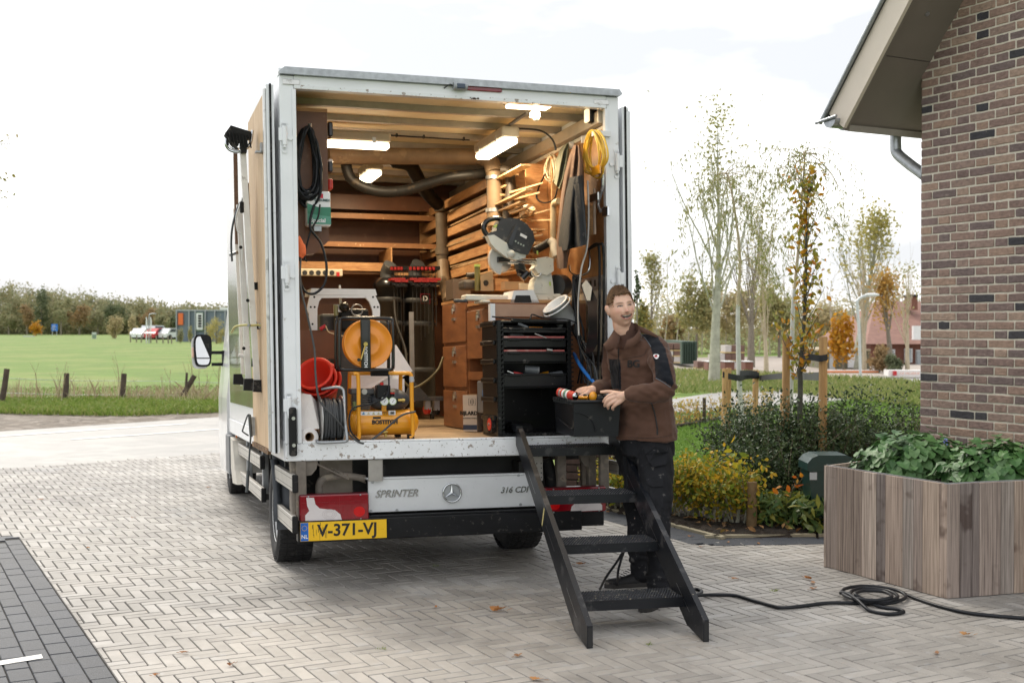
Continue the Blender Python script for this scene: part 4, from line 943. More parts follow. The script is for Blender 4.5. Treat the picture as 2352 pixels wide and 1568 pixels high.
# mirror
mc=q(465,802,v=4.75); tb=TB(); MW=.10
a=q(444,768,v=4.75); b=q(487,842,v=4.75)
poly=[]
for k in range(28):
    an=2*PI*k/28; x=math.copysign(abs(math.cos(an))**.45,math.cos(an)); z=math.copysign(abs(math.sin(an))**.45,math.sin(an)); poly.append(((a.x+b.x)/2+x*(b.x-a.x)/2*(.93 if z<0 else 1),(a.z+b.z)/2+z*(a.z-b.z)/2))
tb.prism(poly,4.72,4.80); mir=tb.build('wing_mirror',BLACK,TRUCK)
MIRR=mat('mirror_glass',(.8,.82,.85),.015,1,var=0)
cx_,cz_=(a.x+b.x)/2,(a.z+b.z)/2
def mg(z0f,z1f,nm):
    pl=[(cx_+(x-cx_)*.80,cz_+(z-cz_)*.88) for x,z in poly]; z0=cz_+(b.z-cz_)*.88+(a.z-b.z)*.88*z0f; z1=cz_+(b.z-cz_)*.88+(a.z-b.z)*.88*z1f
    pl=[(x,min(max(z,z0),z1)) for x,z in pl]; t=MB(TM@Matrix.Translation((cx_,4.716,cz_))@Matrix.Rotation(R(10),4,'Z')@Matrix.Rotation(R(-4),4,'X')@Matrix.Translation((-cx_,-4.716,-cz_))); t.add([(x,4.714,z) for x,z in pl],[list(range(28))]); t.build(nm,MIRR,mir,fix=False)
mg(.25,1,'main_glass'); mg(0,.21,'lower_glass')
tb=TB(); tb.prism([(cx_+(x-cx_)*.98-.02,cz_+(z-cz_)*.99-.02) for x,z in poly],4.80,4.86); tb.build('mirror_shell',CABW,mir)
a=q(486,806,v=4.75); b=q(524,840,v=4.75)
tb=TB(); tb.box((a.x,4.73,a.z-.03),(b.x+.12,4.80,a.z)); tb.box((a.x,4.73,b.z),(b.x+.12,4.80,b.z+.03)); tb.box((b.x-.055,4.72,b.z-.005),(b.x+.12,4.81,a.z+.005)); tb.build('mirror_arm',BLACK,mir)
tb=TB(); c=q(443,812,v=4.75); tb.box((c.x-.012,4.72,c.z-.04),(c.x+.01,4.78,c.z+.06),None,.01); tb.build('indicator',mat('indicator_lens',(.8,.55,.45),.2),mir)
# ================================================================== contents of the workshop
def ct(name,label,cat,p,group=None): return thing(name,label,cat,tw(*p),group)
def mk(name,m,par,fn,**p): t=TB(); fn(t); return t.build(name,m,par,**p)
YELP=mat('yellow_enamel',(.78,.33,.015),.3,var=.05,coat=.4,spot=((.2,.09,.02),30,.70,.6))
ORP=mat('orange_enamel',(.80,.27,.015),.35,var=.04,coat=.3)
GLOSSB=mat('gloss_black',(.006,.0065,.008),.28,var=.1,coat=.3)
REDP=mat('red_rubber',(.72,.035,.015),.5,var=.08,scale=8,trans=.12)
PAPER=mat('crumpled_paper',(.76,.72,.70),.7,var=.06,bump=.004,bs=14)
WPL=mat('white_plastic',(.76,.77,.78),.35,var=.04,spot=((.35,.3,.25),12,.66,.5))
DKG=mat('dark_grey_paint',(.055,.058,.062),.5,var=.25,spot=((.15,.13,.1),14,.62,.5))
CARD=mat('cardboard',(.34,.225,.13),.75,var=.08)
PINE=mat('pale_pine',(.50,.34,.18),.6,rand=.3,wood=((.26,.15,.065),(.52,.36,.20),3),st=(10,1,10),var=.1)
# --- black extension lead on its hook
def coil(name,label,cat,v,cx,cy,rx,ry,loops,r,m,u=None,spread=.05,tail=None,group=None,tilt=0):
    c=q(cx,cy,v=v) if u is None else q(cx,cy,u=u); t=ct(name,label,cat,tuple(c),group); 
    for L_ in range(loops):
        a=rng.uniform(.78,1.05); b=rng.uniform(.72,1.06); ph=rng.uniform(0,6); ox=rng.uniform(-.22,.22); pts=[]
        for k in range(22):
            th=2*PI*k/22; x=math.cos(th); z=math.sin(th); tap=.70-.25*z
            pp=q(cx+rx*(ox+x*a*tap)+rng.normal()*.5,cy-ry*(1-b)-ry*b*z,v=v) if u is None else q(cx+rx*(ox+x*a*tap)+rng.normal()*.4,cy-ry*(1-b)-ry*b*z,u=u)
            if u is None: pp.y+=spread*math.sin(th+ph)+rng.uniform(-.01,.01)
            else: pp.x+=spread*math.sin(th+ph)
            pts.append(pp)
        mk('loop',m,t,lambda q_:q_.tube(smooth_path(pts,3,True),r,7,closed=True))
    return t
t=coil('cable_coil','thick coil of black extension lead hanging on the left cabinet panel','cable',.26,705,392,36,98,13,.0085,CABLE,spread=.04)
mk('hook',STEEL,t,lambda b:b.tube([q(712,300,v=.33),q(712,296,v=.27),q(711,284,v=.26)],.012,10))
def cab(name,label,pts,r,m,cat='cable',n=8,group=None,sides=7,world=False):
    o=MB() if world else TB(); o.tube(smooth_path(pts,n),r,sides); o=o.build(name,m); return tag(o,label,cat,group)
cab('trailing_cable','black lead hanging in a big loop below the cable coil',[q(722,470,v=.24),q(712,520,v=.2),q(738,560,v=.2),q(750,610,v=.18),q(745,652,v=.16),q(722,674,v=.14),q(700,668,v=.14),q(688,640,v=.13)],.008,CABLE)
cab('trailing_cable','thin grey lead running down past the red buckets to the compressor',[q(692,560,v=.2),q(690,650,v=.1),q(705,720,v=.06),q(722,800,v=.03),q(725,860,v=.0),q(735,920,v=-.02),q(770,960,v=-.03),q(805,1000,v=.0),q(830,1017,v=.0),q(846,1014,v=.02),q(880,990,v=.02),q(920,955,v=.0),q(954,945,v=.02)],.0065,GCABLE)
cab('trailing_cable','short black loop of lead beneath the soap canister',[q(735,470,v=.22),q(730,500,v=.2),q(712,535,v=.2),q(700,590,v=.2),q(706,600,v=.2)],.0055,CABLE)
cab('trailing_cable','black air line dangling across the front of the orange tank',[q(893,860,v=.06),q(890,905,v=.04),q(860,925,v=.03),q(815,935,v=.03),q(803,955,v=.02),q(806,990,v=.0),q(826,1012,v=.0)],.0055,CABLE)
# --- soap canister
c=q(733,523,v=.24); t=ct('soap_canister','white and green hand cleaner canister hung on the left panel','canister',tuple(c))
a=q(704,437,v=.24); b=q(761,520,v=.24)
mk('canister_body',WPL,t,lambda x:x.box((a.x,.245,b.z),(b.x,.335,a.z),None,.012))
GRN=mat('label_green',(.03,.20,.12),.4,var=.05); 
mz=(a.z+b.z)/2+.01
mk('label',GRN,t,lambda x:x.prism([(a.x+.003,b.z+.012),(b.x-.001,b.z+.012),(b.x-.001,mz+.0),(a.x+.07,mz-.002),(a.x+.003,mz+.02)],.2425,.2449))
mk('label_band',mat('label_teal',(.09,.30,.22),.4),t,lambda x:x.prism([(a.x+.003,b.z+.012),(b.x-.001,b.z+.012),(b.x-.001,b.z+.06),(a.x+.003,b.z+.075)],.2418,.2424))
mk('red_emblem',mat('label_red',(.6,.01,.04),.4),t,lambda x:x.box((a.x+.072,.242,a.z-.045),(a.x+.102,.2445,a.z-.018)))
text('DREUMEX',.021,face_m(tw(a.x+.097,.2415,a.z-.058),TU,TW),mat('label_dark',(.02,.07,.07),.5),t,bold=.0006)
text('Special',.034,face_m(tw(a.x+.068,.2405,b.z+.034),TU,TW),WPL,t,bold=.0009)
mk('screw_cap',BLACK,t,lambda x:x.tube([((a.x+b.x)/2-.02,.29,a.z),((a.x+b.x)/2-.02,.29,a.z+.03)],.025,12))
mk('bracket',ZINC,t,lambda x:x.box(((a.x+b.x)/2-.03,.25,b.z-.03),((a.x+b.x)/2+.015,.33,b.z)))
t=TB(); p=q(690,572,v=.12); t.tube(smooth_path([(p.x-.02,.12,p.z+.07),(p.x,.12,p.z+.03),(p.x+.006,.12,p.z-.02),(p.x-.005,.12,p.z-.045)],4),[.02]*5+[.028]*5+[.022]*3,8); tag(t.build('work_glove',mat('orange_knit',(.75,.16,.05),.8)),'orange work glove hanging at the left door post','glove')
# side tools hung on the inner side of the cabinet (seen edge on)
for i,(y,hh,m_,lb) in enumerate(((300,34,'k','black tool holder uppermost on the cabinet side'),(385,26,'k','black and red snips hanging beside the soap canister'),(425,24,'r','red handled pliers hanging below the snips'),(372,8,'w','rolled white paper tucked above the snips'))):
    p=q(755,y,v=.5); mm={'k':GLOSSB,'r':mat('red_handle',(.5,.03,.02),.4),'w':PAPER}[m_]
    tag(mk('hand_tool',mm,None,lambda x:x.box((p.x-.012,.45,p.z-hh*.0014),(p.x+.02,.55,p.z+hh*.0014),None,.01)),lb,'tool')
# --- white pressed steel frame of a bench, dark machine behind
t=ct('bench_saw_stand','white perforated steel machine frame behind the orange hose reel','machine frame',tuple(q(790,800,v=.75)))
v=.7
def plate(pts,name,v0=.7,dv=.03,m=WPL,par=t):
    pl=[q(x,y,v=v0) for x,y in pts]; return mk(name,m,par,lambda x:x.prism([(p.x,p.z) for p in pl],v0,v0+dv))
plate([(715,662),(862,664),(866,678),(712,677)],'top_beam',dv=.25)
plate([(712,678),(744,678),(733,692),(729,710),(729,759),(712,759),(710,720),(706,712),(707,700)],'side_plate')
plate([(835,678),(862,678),(872,700),(873,712),(872,760),(858,760),(856,714),(849,694)],'side_plate')
plate([(744,678),(835,678),(843,684),(738,684)],'gusset')
for u_ in (q(716,700,v=.72).x,q(865,700,v=.72).x): mk('leg',WPL,t,lambda x:x.box((u_-.012,.735,.118),(u_+.012,.76,q(716,720,v=.72).z)))
SD=MT['slot_dark']
for x,y in ((714,705),(723,705),(718,744),(860,705),(868,705),(722,682),(857,682)):
    p=q(x,y,v=.695); mk('fixing_hole',SD,t,lambda b:b.disc((p.x,.6985,p.z),.007,10))
t=ct('planer_machine','dark cast iron machine with a ball handled lever behind the white frame','machine',tuple(q(790,830,v=1.1)))
a=q(735,700,v=1.05); b=q(850,830,v=1.05)
mk('machine_body',DKG,t,lambda x:x.box((a.x,1.05,.13),(b.x,1.5,a.z-.06),None,.02))
mk('ball_knob',GLOSSB,t,lambda x:x.sphere(q(791,705,v=.98),.036,16))
mk('lever',STEEL,t,lambda x:x.tube([q(780,655,v=1.0),q(783,705,v=1.0)],.010,8))
mk('clamp_block',STEEL,t,lambda x:x.box(tuple(q(768,716,v=1.0)),tuple(q(792,700,v=1.04))))
mk('guide_tube',mat('brass_tube',(.35,.36,.2),.4,.4),t,lambda x:x.tube([q(771,700,v=.98),q(772,725,v=.98)],.015,10))
mk('column',GLOSSB,t,lambda x:x.tube([q(773,725,v=1.0),q(771,835,v=1.0)],.02,10))
mk('motor_housing',BLACK,t,lambda x:x.box(tuple(q(780,760,v=1.0)),tuple(q(835,712,v=1.2)),None,.02))
mk('crank_wheel',ZINC,t,lambda x:x.tube([q(820+13*math.cos(k*.5),712+13*math.sin(k*.5),v=.95) for k in range(13)],.005,6))
t=mk('plywood_offcut',PLYB,None,lambda x:x.box(tuple(q(690,758,v=.62)),tuple(q(778,824,v=.65))))
tag(t,'dark brown plywood panel standing behind the red buckets','panel')
t=mk('tool_knife',mat('red_tool',(.5,.02,.03),.4),None,lambda x:x.tube([q(735,756,v=.6),q(748,748,v=.6)],.012,8)); tag(t,'small red handled tool lying on the brown panel','tool')
cab('power_cord','beige cord draped over the brown panel',[q(748,748,v=.58),q(755,762,v=.58),q(772,768,v=.58),q(790,772,v=.58)],.004,mat('beige_cord',(.6,.5,.3),.6))
# white bag leaning behind the reel
t=mk('paper_sack',PAPER,None,lambda x:x.hexa([q(855,905,v=.42),q(948,852,v=.48),q(940,850,v=.56),q(850,900,v=.5),q(872,800,v=.45),q(910,792,v=.5),q(908,792,v=.54),q(872,800,v=.5)])); tag(t,'white paper sack leaning behind the orange hose reel','sack')
t=mk('paper_sack',PAPER,None,lambda x:x.hexa([q(800,905,v=.35),q(850,893,v=.35),q(855,888,v=.5),q(800,890,v=.5),q(800,852,v=.38),q(905,858,v=.38),q(905,858,v=.48),q(800,852,v=.48)])); tag(t,'crumpled pinkish paper sack between compressor frame and hose reel','sack')
t=mk('plastic_box',WPL,None,lambda x:x.box(tuple(q(880,870,v=.40)),tuple(q(922,936,v=.5)))); tag(t,'white box standing behind the compressor gauges','box')
# --- hose reel on the compressor
t=ct('hose_reel','orange air hose reel in a black tube frame on the compressor','hose reel',tuple(q(841,852,v=.14)))
cc=q(841,790,v=.13); rr=.149
Mr=TM@Matrix.Translation((cc.x,.10,cc.z))@Matrix.Rotation(PI/2,4,'X')
x=MB(Mr); x.lathe([(.0,.035),(.055,.035),(.060,.040),(.075,.040),(.08,.034),(.135,.032),(.142,.040),(rr,.040),(rr,.034),(rr-.006,.020),(rr-.006,-.02)],48); x.build('reel_disc',ORP,t)
x=MB(Mr); x.lathe([(rr-.006,-.02),(rr,-.03),(rr,-.036),(0,-.036)],48); x.build('rear_disc',ORP,t)
fr=[q(a,b,v=.075) for a,b in ((788,731),(892,731),(901,737),(902,745),(903,838),(900,845),(893,849),(790,849),(782,845),(780,838),(780,742),(782,735))]
mk('tube_frame',GLOSSB,t,lambda x:x.tube(smooth_path(fr,3,True),.011,8,closed=True))
fr2=[p+Vector((.0,.13,.0)) for p in fr]; mk('tube_frame',GLOSSB,t,lambda x:x.tube(smooth_path(fr2,3,True),.011,8,closed=True))
a=q(828,733,v=.05); b=q(852,847,v=.05)
mk('upright_bar',GLOSSB,t,lambda x:x.box((a.x,.043,b.z),(b.x,.062,a.z),None,.004))
mk('upright_ridge',GLOSSB,t,lambda x:(x.box((a.x+.006,.038,b.z+.02),(a.x+.012,.043,a.z-.02)),x.box((b.x-.012,.038,b.z+.02),(b.x-.006,.043,a.z-.02))))
BRASS=mat('brass',(.55,.42,.13),.35,.7,var=.1)
mk('crank_arm',BRASS,t,lambda x:x.tube([q(840,790,v=.028),q(829,826,v=.025)],.005,8))
mk('crank_hub',BRASS,t,lambda x:x.tube([q(840,790,v=.045),q(840,790,v=.012)],.013,12))
mk('crank_knob',GLOSSB,t,lambda x:x.tube([q(825,826,v=.04),q(824,826,v=.0)],.010,10))
M4=TM@Matrix.Translation(q(840,818,v=.036))@Matrix.Rotation(-PI/2,4,'Y').to_4x4()
p=q(840,820,v=.0365); text('BOSTITCH',.027,face_m(tw(*p),-TW,TU),WPL,t,bold=.0008)
# --- compressor
t=ct('air_compressor','orange portable air compressor on four short legs near the deck edge','compressor',tuple(q(883,1010,w=.115)))
tz=q(883,970,v=.13).z; x0=q(800,970,v=.13).x; x1=q(964,970,v=.13).x; tr=.079
Mt=TM@Matrix.Translation((x0,.17,tz))@Matrix.Rotation(PI/2,4,'Y')
Lk=x1-x0
prof=[(0,0)]+[(tr*math.sin(a),.055*(1-math.cos(a))) for a in [PI/2*k/6 for k in range(1,7)]]
prof+= [(r,Lk-z) for r,z in reversed(prof)]
x=MB(Mt); x.lathe(prof,32); x.build('air_tank',YELP,t)
x=MB(Mt); 
for z in (.06,Lk-.06): x.lathe([(tr+.0005,z-.003),(tr+.0022,z),(tr+.0005,z+.003)],32)
x.build('weld_seam',ORP,t)
def fp(x,y,v=.06): return q(x,y,v=v)
FT=.0125
mk('tube_leg',YELP,t,lambda x:x.tube(smooth_path([fp(812,858),fp(820,858),fp(822,863),fp(823.5,890),fp(824,960),fp(825,1000),fp(821,1006),fp(812,1006)],4),FT,10))
mk('tube_leg',YELP,t,lambda x:x.tube(smooth_path([fp(938,857),fp(943,860),fp(945,870),fp(946,930),fp(948,985),fp(947,1000),fp(940,1004)],4),FT,10))
mk('top_bar',YELP,t,lambda x:x.tube([fp(804,857,.20),fp(940,857,.05)],FT,10))
mk('tube_leg',YELP,t,lambda x:x.tube(smooth_path([fp(806,856,.26),fp(803,866,.28),fp(802,990,.3)],4),FT,10))
mk('tube_leg',YELP,t,lambda x:x.tube(smooth_path([fp(940,857,.1),fp(924,858,.24),fp(920,868,.28),fp(920,935,.3)],4),FT,10))
mk('rubber_grip',RUBBER,t,lambda x:x.tube([fp(852,857,.145),fp(893,857,.10)],.0175,12))
mk('tape_wrap',mat('tape_grey',(.45,.45,.47),.5,var=.2),t,lambda x:x.tube([fp(945,864,.06),fp(946,877,.06)],.015,10))
mk('rubber_foot',RUBBER,t,lambda x:x.box((fp(938,1010).x,.05,.119),(fp(951,1010).x,.10,.145)))
mk('rubber_foot',RUBBER,t,lambda x:x.box((fp(922,1005).x,.22,.119),(fp(934,1005).x,.26,.145)))
mk('motor_cover',DGREY,t,lambda x:x.sphere(q(893,918,v=.2),(.135,.09,.075),20))
mk('pump_head',mat('cast_alu_dark',(.10,.10,.105),.5,.5),t,lambda x:x.box(tuple(q(806,892,v=.14)),tuple(q(854,904,v=.24)),None,.006))
for k in range(6): 
    a=q(812,907+k*5,v=.14); mk('cooling_fin',DKG,t,lambda x:x.box((a.x,.14,a.z),(a.x+.11,.25,a.z+.006)))
mk('filter_cap',mat('filter_grey',(.4,.4,.38),.4,.6),t,lambda x:x.tube([q(837,899,v=.14),q(837,899,v=.115)],.018,14))
mk('pressure_switch',BLACK,t,lambda x:x.box(tuple(q(866,884,v=.06)),tuple(q(892,914,v=.13)),None,.006))
mk('switch_knob',MT['red_plastic'],t,lambda x:x.tube([q(877,884,v=.09),q(877,878,v=.09)],.011,10))
mk('regulator',BLACK,t,lambda x:(x.tube([q(900,910,v=.08),q(900,900,v=.08)],.016,12),x.box(tuple(q(888,915,v=.075)),tuple(q(925,925,v=.1)))))
mk('regulator_ring',MT['red_plastic'],t,lambda x:x.tube([q(900,904,v=.078),q(900,901,v=.078)],.0175,12))
for i,(x_,r_) in enumerate(((883,.0245),(902,.0215))):
    p=q(x_,921,v=.05); o=mk('pressure_gauge',CHROME,t,lambda x:x.tube([(p.x,.05,p.z),(p.x,.07,p.z)],r_+.003,24))
    mk('gauge_face',WPL,o,lambda x:x.disc((p.x,.0492,p.z),r_-.001,24),fix=False)
    mk('needle',PLB,o,lambda x:x.hexa([Vector((p.x-.004,.0485,p.z-.006)),Vector((p.x-.002,.0485,p.z-.008)),Vector((p.x-.002,.0489,p.z-.008)),Vector((p.x-.004,.0489,p.z-.006)),Vector((p.x+.009,.0485,p.z+.011)),Vector((p.x+.01,.0485,p.z+.01)),Vector((p.x+.01,.0489,p.z+.01)),Vector((p.x+.009,.0489,p.z+.011))]))
mk('outlet_coupling',BRASS,t,lambda x:(x.tube([q(914,919,v=.07),q(930,919,v=.07)],.008,8),x.tube([q(924,919,v=.07),q(928,919,v=.07)],.011,8)))
mk('post',YELP,t,lambda x:x.box(tuple(q(877,930,v=.12)),tuple(q(886,944,v=.14))))
mk('drain_valve',BRASS,t,lambda x:(x.tube([q(886,996,v=.12),q(886,1003,v=.12)],.009,8),x.tube([q(880,993,v=.1),q(890,991,v=.1)],.007,8)))
mk('air_cylinder',mat('finned_green',(.16,.2,.08),.5,.3),t,lambda x:x.tube([q(815,922,v=.12),q(815,940,v=.12)],.014,10))
fm=lambda x_,y_: face_m(tw(*(q(x_,y_,v=.0895))),TU,TW)
text('BOSTITCH',.034,fm(884,969),PLB,t,bold=.0016,ext=.0025)
mk('maker_badge',PLB,t,lambda x:x.box(tuple(q(857,957,v=.092)),tuple(q(874,961,v=.10))))
def tz_at(y): return q(883,y,v=.1).z
mk('warning_strip',WPL,t,lambda x:x.box((q(828,950,v=.1).x,.105,tz_at(953)),(q(878,950,v=.1).x,.125,tz_at(944))))
for k in range(4):
    p=q(835+k*11.5,948.5,v=.1038); mk('warning_triangle',mat('warn_blue',(.05,.25,.5),.4) if k==0 else (MT.get('warn_yellow') or mat('warn_yellow',(.55,.5,.3),.4)),t,lambda x:x.prism([(p.x-.009,p.z-.008),(p.x+.009,p.z-.008),(p.x,p.z+.009)],.1035,.1045))
text('95',.026,fm(885,949),mat('grey_print',(.12,.08,.02),.5),t)
mk('approval_label',WPL,t,lambda x:x.box((q(893,950,v=.1).x,.104,tz_at(953)),(q(909,950,v=.1).x,.125,tz_at(943))))
text('GS',.018,fm(901,948),PLB,t,bold=.001,ext=.004)
# --- red buckets
t=ct('red_bucket','stack of tilted red rubber buckets beside the left post','buckets',tuple(q(735,905,v=.25)))
t['label']='front red rubber bucket of the tilted stack at the left post'
ax=Vector((-.42,-.72,.60)).normalized()
def bucket(c,s,m,par,nm,ax=ax,ratio=.72,h=.2):
    z=ax; x_=z.orthogonal().normalized(); y_=z.cross(x_)
    c=Vector(c); M4=TM@Matrix(((x_.x,y_.x,z.x,c.x),(x_.y,y_.y,z.y,c.y),(x_.z,y_.z,z.z,c.z),(0,0,0,1)))
    b=MB(M4); b.lathe([(0,-h),(s*ratio,-h),(s*ratio+.004,-h+.01),(s,0),(s+.014,0),(s+.014,.007),(s-.002,.007),(s-.006,0),(s*ratio-.004,-h+.012),(0,-h+.012)],36)
    return b.build(nm,m,par)
def spout(par,c,s):
    b=TB(); b.sphere(c,(s,s*.5,s*.4),12); return b.build('spout',REDP,par)
cb=q(722,858,v=.15); bucket(cb,.105,REDP,t,'bucket_body')
t2=ct('red_bucket','middle red rubber bucket nested behind the front one','bucket',tuple(q(740,905,v=.3)),'red rubber buckets'); t['category']='bucket'; t['group']='red rubber buckets'
ax2=Vector((-.28,-.78,.55)).normalized(); bucket(Vector(cb)+Vector((.022,.045,-.03)),.112,REDP,t2,'bucket_body',ax2)
t3=ct('red_bucket','rearmost red rubber bucket with its rim sticking out right','bucket',tuple(q(750,905,v=.36)),'red rubber buckets')
bucket(Vector(cb)+Vector((.052,.10,-.035)),.118,REDP,t3,'bucket_body',Vector((-.18,-.80,.5)).normalized())
# --- rolls of paper
t=ct('paper_roll','wide white paper roll with a cardboard core on the deck by the left post','paper roll',tuple(q(712,1018,w=.119)))
c=q(711,1003,v=.03); pr=.053
x=MB(TM@Matrix.Translation((c.x,.03,c.z))@Matrix.Rotation(-PI/2,4,'X')); x.lathe([(.028,0),(pr,0),(pr,.42),(.028,.42)],32); x.build('roll_body',PAPER,t)
x=MB(TM@Matrix.Translation((c.x,.031,c.z))@Matrix.Rotation(-PI/2,4,'X')); x.lathe([(.0275,-.002),(.0275,.41),(.025,.41),(.025,-.002),(.0275,-.002)],24); x.build('core',CARD,t)
t=mk('packing_paper',PAPER,None,lambda x:x.hexa([q(688,988,v=.06),q(733,984,v=.03),q(735,975,v=.25),q(690,980,v=.25),q(688,902,v=.1),q(714,906,v=.07),q(734,930,v=.25),q(692,900,v=.28)])); tag(t,'folded sheet of white packing paper standing above the paper roll','paper')
# --- cable reel
t=ct('cable_reel','grey cable wound on a drum in a zinc tube stand','cable reel',tuple(q(765,1017,w=.119)))
dc=q(766,962,v=.12); 
def cr_(u0,u1,r0,nm,m): 
    x=MB(TM@Matrix.Translation((0,.12,dc.z))@Matrix.Rotation(PI/2,4,'Y')); x.lathe([(.0,u0),(r0,u0),(r0+.004,(u0+u1)/2),(r0,u1),(.0,u1)],36); return x.build(nm,m,t)
ua=q(737,960,v=.05).x; ub=q(787,960,v=.05).x
cr_(ua,ua+.006,.142,'flange',ALU); cr_(ub,ub+.006,.142,'flange',ALU); cr_(ua,ub,.06,'drum_core',ZINC)
kk=0
for lay in range(2):
    for k in range(9):
        u=ua+.012+(ub-ua-.024)*k/8+(lay*.006)+rng.uniform(-.003,.003); r=.105+lay*.014+rng.uniform(-.004,.004); du=rng.uniform(-.012,.012)
        pts=[Vector((u+du*math.sin(a+kk),.12+r*math.cos(a),dc.z+r*math.sin(a))) for a in [2*PI*j/28 for j in range(28)]]; kk+=1
        mk('cable_turn',GCABLE,t,lambda x:x.tube(pts,.0085,6,closed=True))
mk('stand',ZINC,t,lambda x:x.tube(smooth_path([q(738,893,v=.1),q(770,889,v=.08),q(785,892,v=.07),q(790,905,v=.06),q(792,960,v=.0),q(797,1005,v=-.03),q(795,1012,v=-.03),q(785,1014,v=-.03),q(735,1016,v=-.02),q(728,1011,v=.0)],4),.0095,10))
# --- dust extractor drums
for i,(x_,w_,tp,v_,lb) in enumerate(((900,34,645,2.9,'left black dust extractor drum standing at the rear of the workshop'),(968,46,640,3.0,'wider black drum with white lettering at the rear of the workshop'))):
    c=q(x_,900,v=v_); zt=q(x_,tp,v=v_).z; r=w_*.95/FPX*10.2
    t=ct('extractor_drum',lb,'drum',(c.x,v_+r,.12))
    x=MB(TM@Matrix.Translation((c.x,v_+r,0))); x.lathe([(0,.22),(r*.96,.22),(r,.26),(r,zt-.05),(r*1.04,zt-.05),(r*1.04,zt-.02),(r*.7,zt+.03),(0,zt+.03)],28); x.build('drum_body',GLOSSB,t)
    x=MB(TM@Matrix.Translation((c.x,v_+r,0)))
    for zz in (.55,.95,1.15): x.lathe([(r,zz-.02),(r+.012,zz),(r,zz+.02)],28)
    x.build('drum_band',DKG,t)
    for k in range(2): 
        p=(c.x-r*.6+k*r*1.2,v_+.02,.16); o=mk('castor',ZINC,t,lambda x:x.box((p[0]-.02,p[1]-.02,.165),(p[0]+.02,p[1]+.02,.22)))
        mk('castor_wheel',RUBBER,o,lambda x:x.tube([(p[0]-.014,p[1],.155),(p[0]+.014,p[1],.155)],.036,14))
    if i: 
        p=q(977,686,v=v_-.02); text('D',.06,face_m(tw(*p),TU,TW),WPL,t,bold=.001); mk('logo_frame',MT['label_red'],t,lambda x:x.tube([Vector((p.x+a,p.y,p.z+b)) for a,b in ((-.04,-.04),(.04,-.04),(.04,.04),(-.04,.04))],.002,4,closed=True))
    mk('top_pipe',DKG,t,lambda x:x.tube(smooth_path([(c.x,v_+r,zt+.02),(c.x,v_+r,zt+.08),(c.x+.02,v_+r-.05,zt+.14)],4),.06,12))
t=mk('slotted_bar',mat('steel_bar',(.30,.29,.28),.45,.7,var=.2),None,lambda x:x.box(tuple(q(940,716,v=1.9)),tuple(q(952,922,v=1.92)))); tag(t,'upright perforated steel bar leaning in front of the drums','steel bar')
t=mk('trolley_frame',DKG,None,lambda x:(x.box(tuple(q(925,912,v=1.7)),tuple(q(1012,918,v=1.9))),x.prism([(q(930,915,v=1.7).x,q(930,912,v=1.7).z),(q(985,915,v=1.7).x,q(985,912,v=1.7).z),(q(945,880,v=1.7).x,q(945,868,v=1.7).z)],1.7,1.72))); tag(t,'low dark trolley frame on the floor before the drums','trolley')
for i,(x_,y_) in enumerate(((981,940),(1002,942))):
    p=q(x_,y_,v=1.75); t=ct('castor_wheel',('left' if i==0 else 'right')+' small swivel castor under the low trolley frame','castor',tuple(p)); mk('wheel',MT['red_plastic'] if i==0 else RUBBER,t,lambda x:x.tube([(p.x-.012,1.75,p.z),(p.x+.012,1.76,p.z)],.036,16)); mk('fork',ZINC,t,lambda x:x.box((p.x-.02,1.72,p.z+.0),(p.x+.02,1.78,p.z+.09)))
cab('air_hose','yellow and black hose curving between drums and cabinet',[q(895,770,v=1.4),q(905,830,v=1.3),q(920,865,v=1.3),q(945,890,v=1.3),q(975,878,v=1.3),q(1005,850,v=1.3),q(1018,820,v=1.4)],.009,mat('olive_hose',(.09,.075,.03),.5),'hose')
cab('air_hose','dark hose hanging from the clamps down past the steel bar',[q(905,690,v=1.8),q(910,740,v=1.7),q(930,800,v=1.6),q(935,840,v=1.5),q(950,870,v=1.5)],.012,HOSE,'hose')
# --- bar clamps hanging from the lower shelf
cl=[(905,0),(913,1),(921,0),(927,1),(948,0),(957,1),(966,0),(975,1),(984,0),(993,1),(1001,0)]
CR=mat('clamp_red',(.42,.02,.02),.4,var=.2)
for i,(x_,k) in enumerate(cl):
    v_=2.6; p=q(x_,640,v=v_); yb=740+ (i*37)%45
    t=ct('bar_clamp','black and red bar clamp, '+['leftmost','second','third','rightmost'][i]+' of the left bunch below the rear shelf' if i<4 else 'black and red bar clamp, '+['leftmost','second','third','middle','fifth','sixth','rightmost'][i-4]+' of the right bunch below the rear shelf','clamp',tuple(p),'bar clamps on the rear rail')
    mk('bar',DKG,t,lambda x:x.box(tuple(q(x_-.9,618,v=v_)),tuple(q(x_+1.2,yb,v=v_+.01))))
    mk('fixed_jaw',BLACK,t,lambda x:x.box(tuple(q(x_-5,611,v=v_-.08)),tuple(q(x_+3,622,v=v_+.02))))
    mk('sliding_jaw',CR,t,lambda x:x.box(tuple(q(x_-6,638+k*4,v=v_-.1)),tuple(q(x_+3,646+k*4,v=v_+.02))))
    mk('trigger_grip',BLACK,t,lambda x:x.box(tuple(q(x_-5,648+k*4,v=v_-.08)),tuple(q(x_+4,656+k*4,v=v_))))
    mk('jaw_pad',CR,t,lambda x:x.tube([q(x_-5,613,v=v_-.09),q(x_-5,620,v=v_-.09)],.012,8))
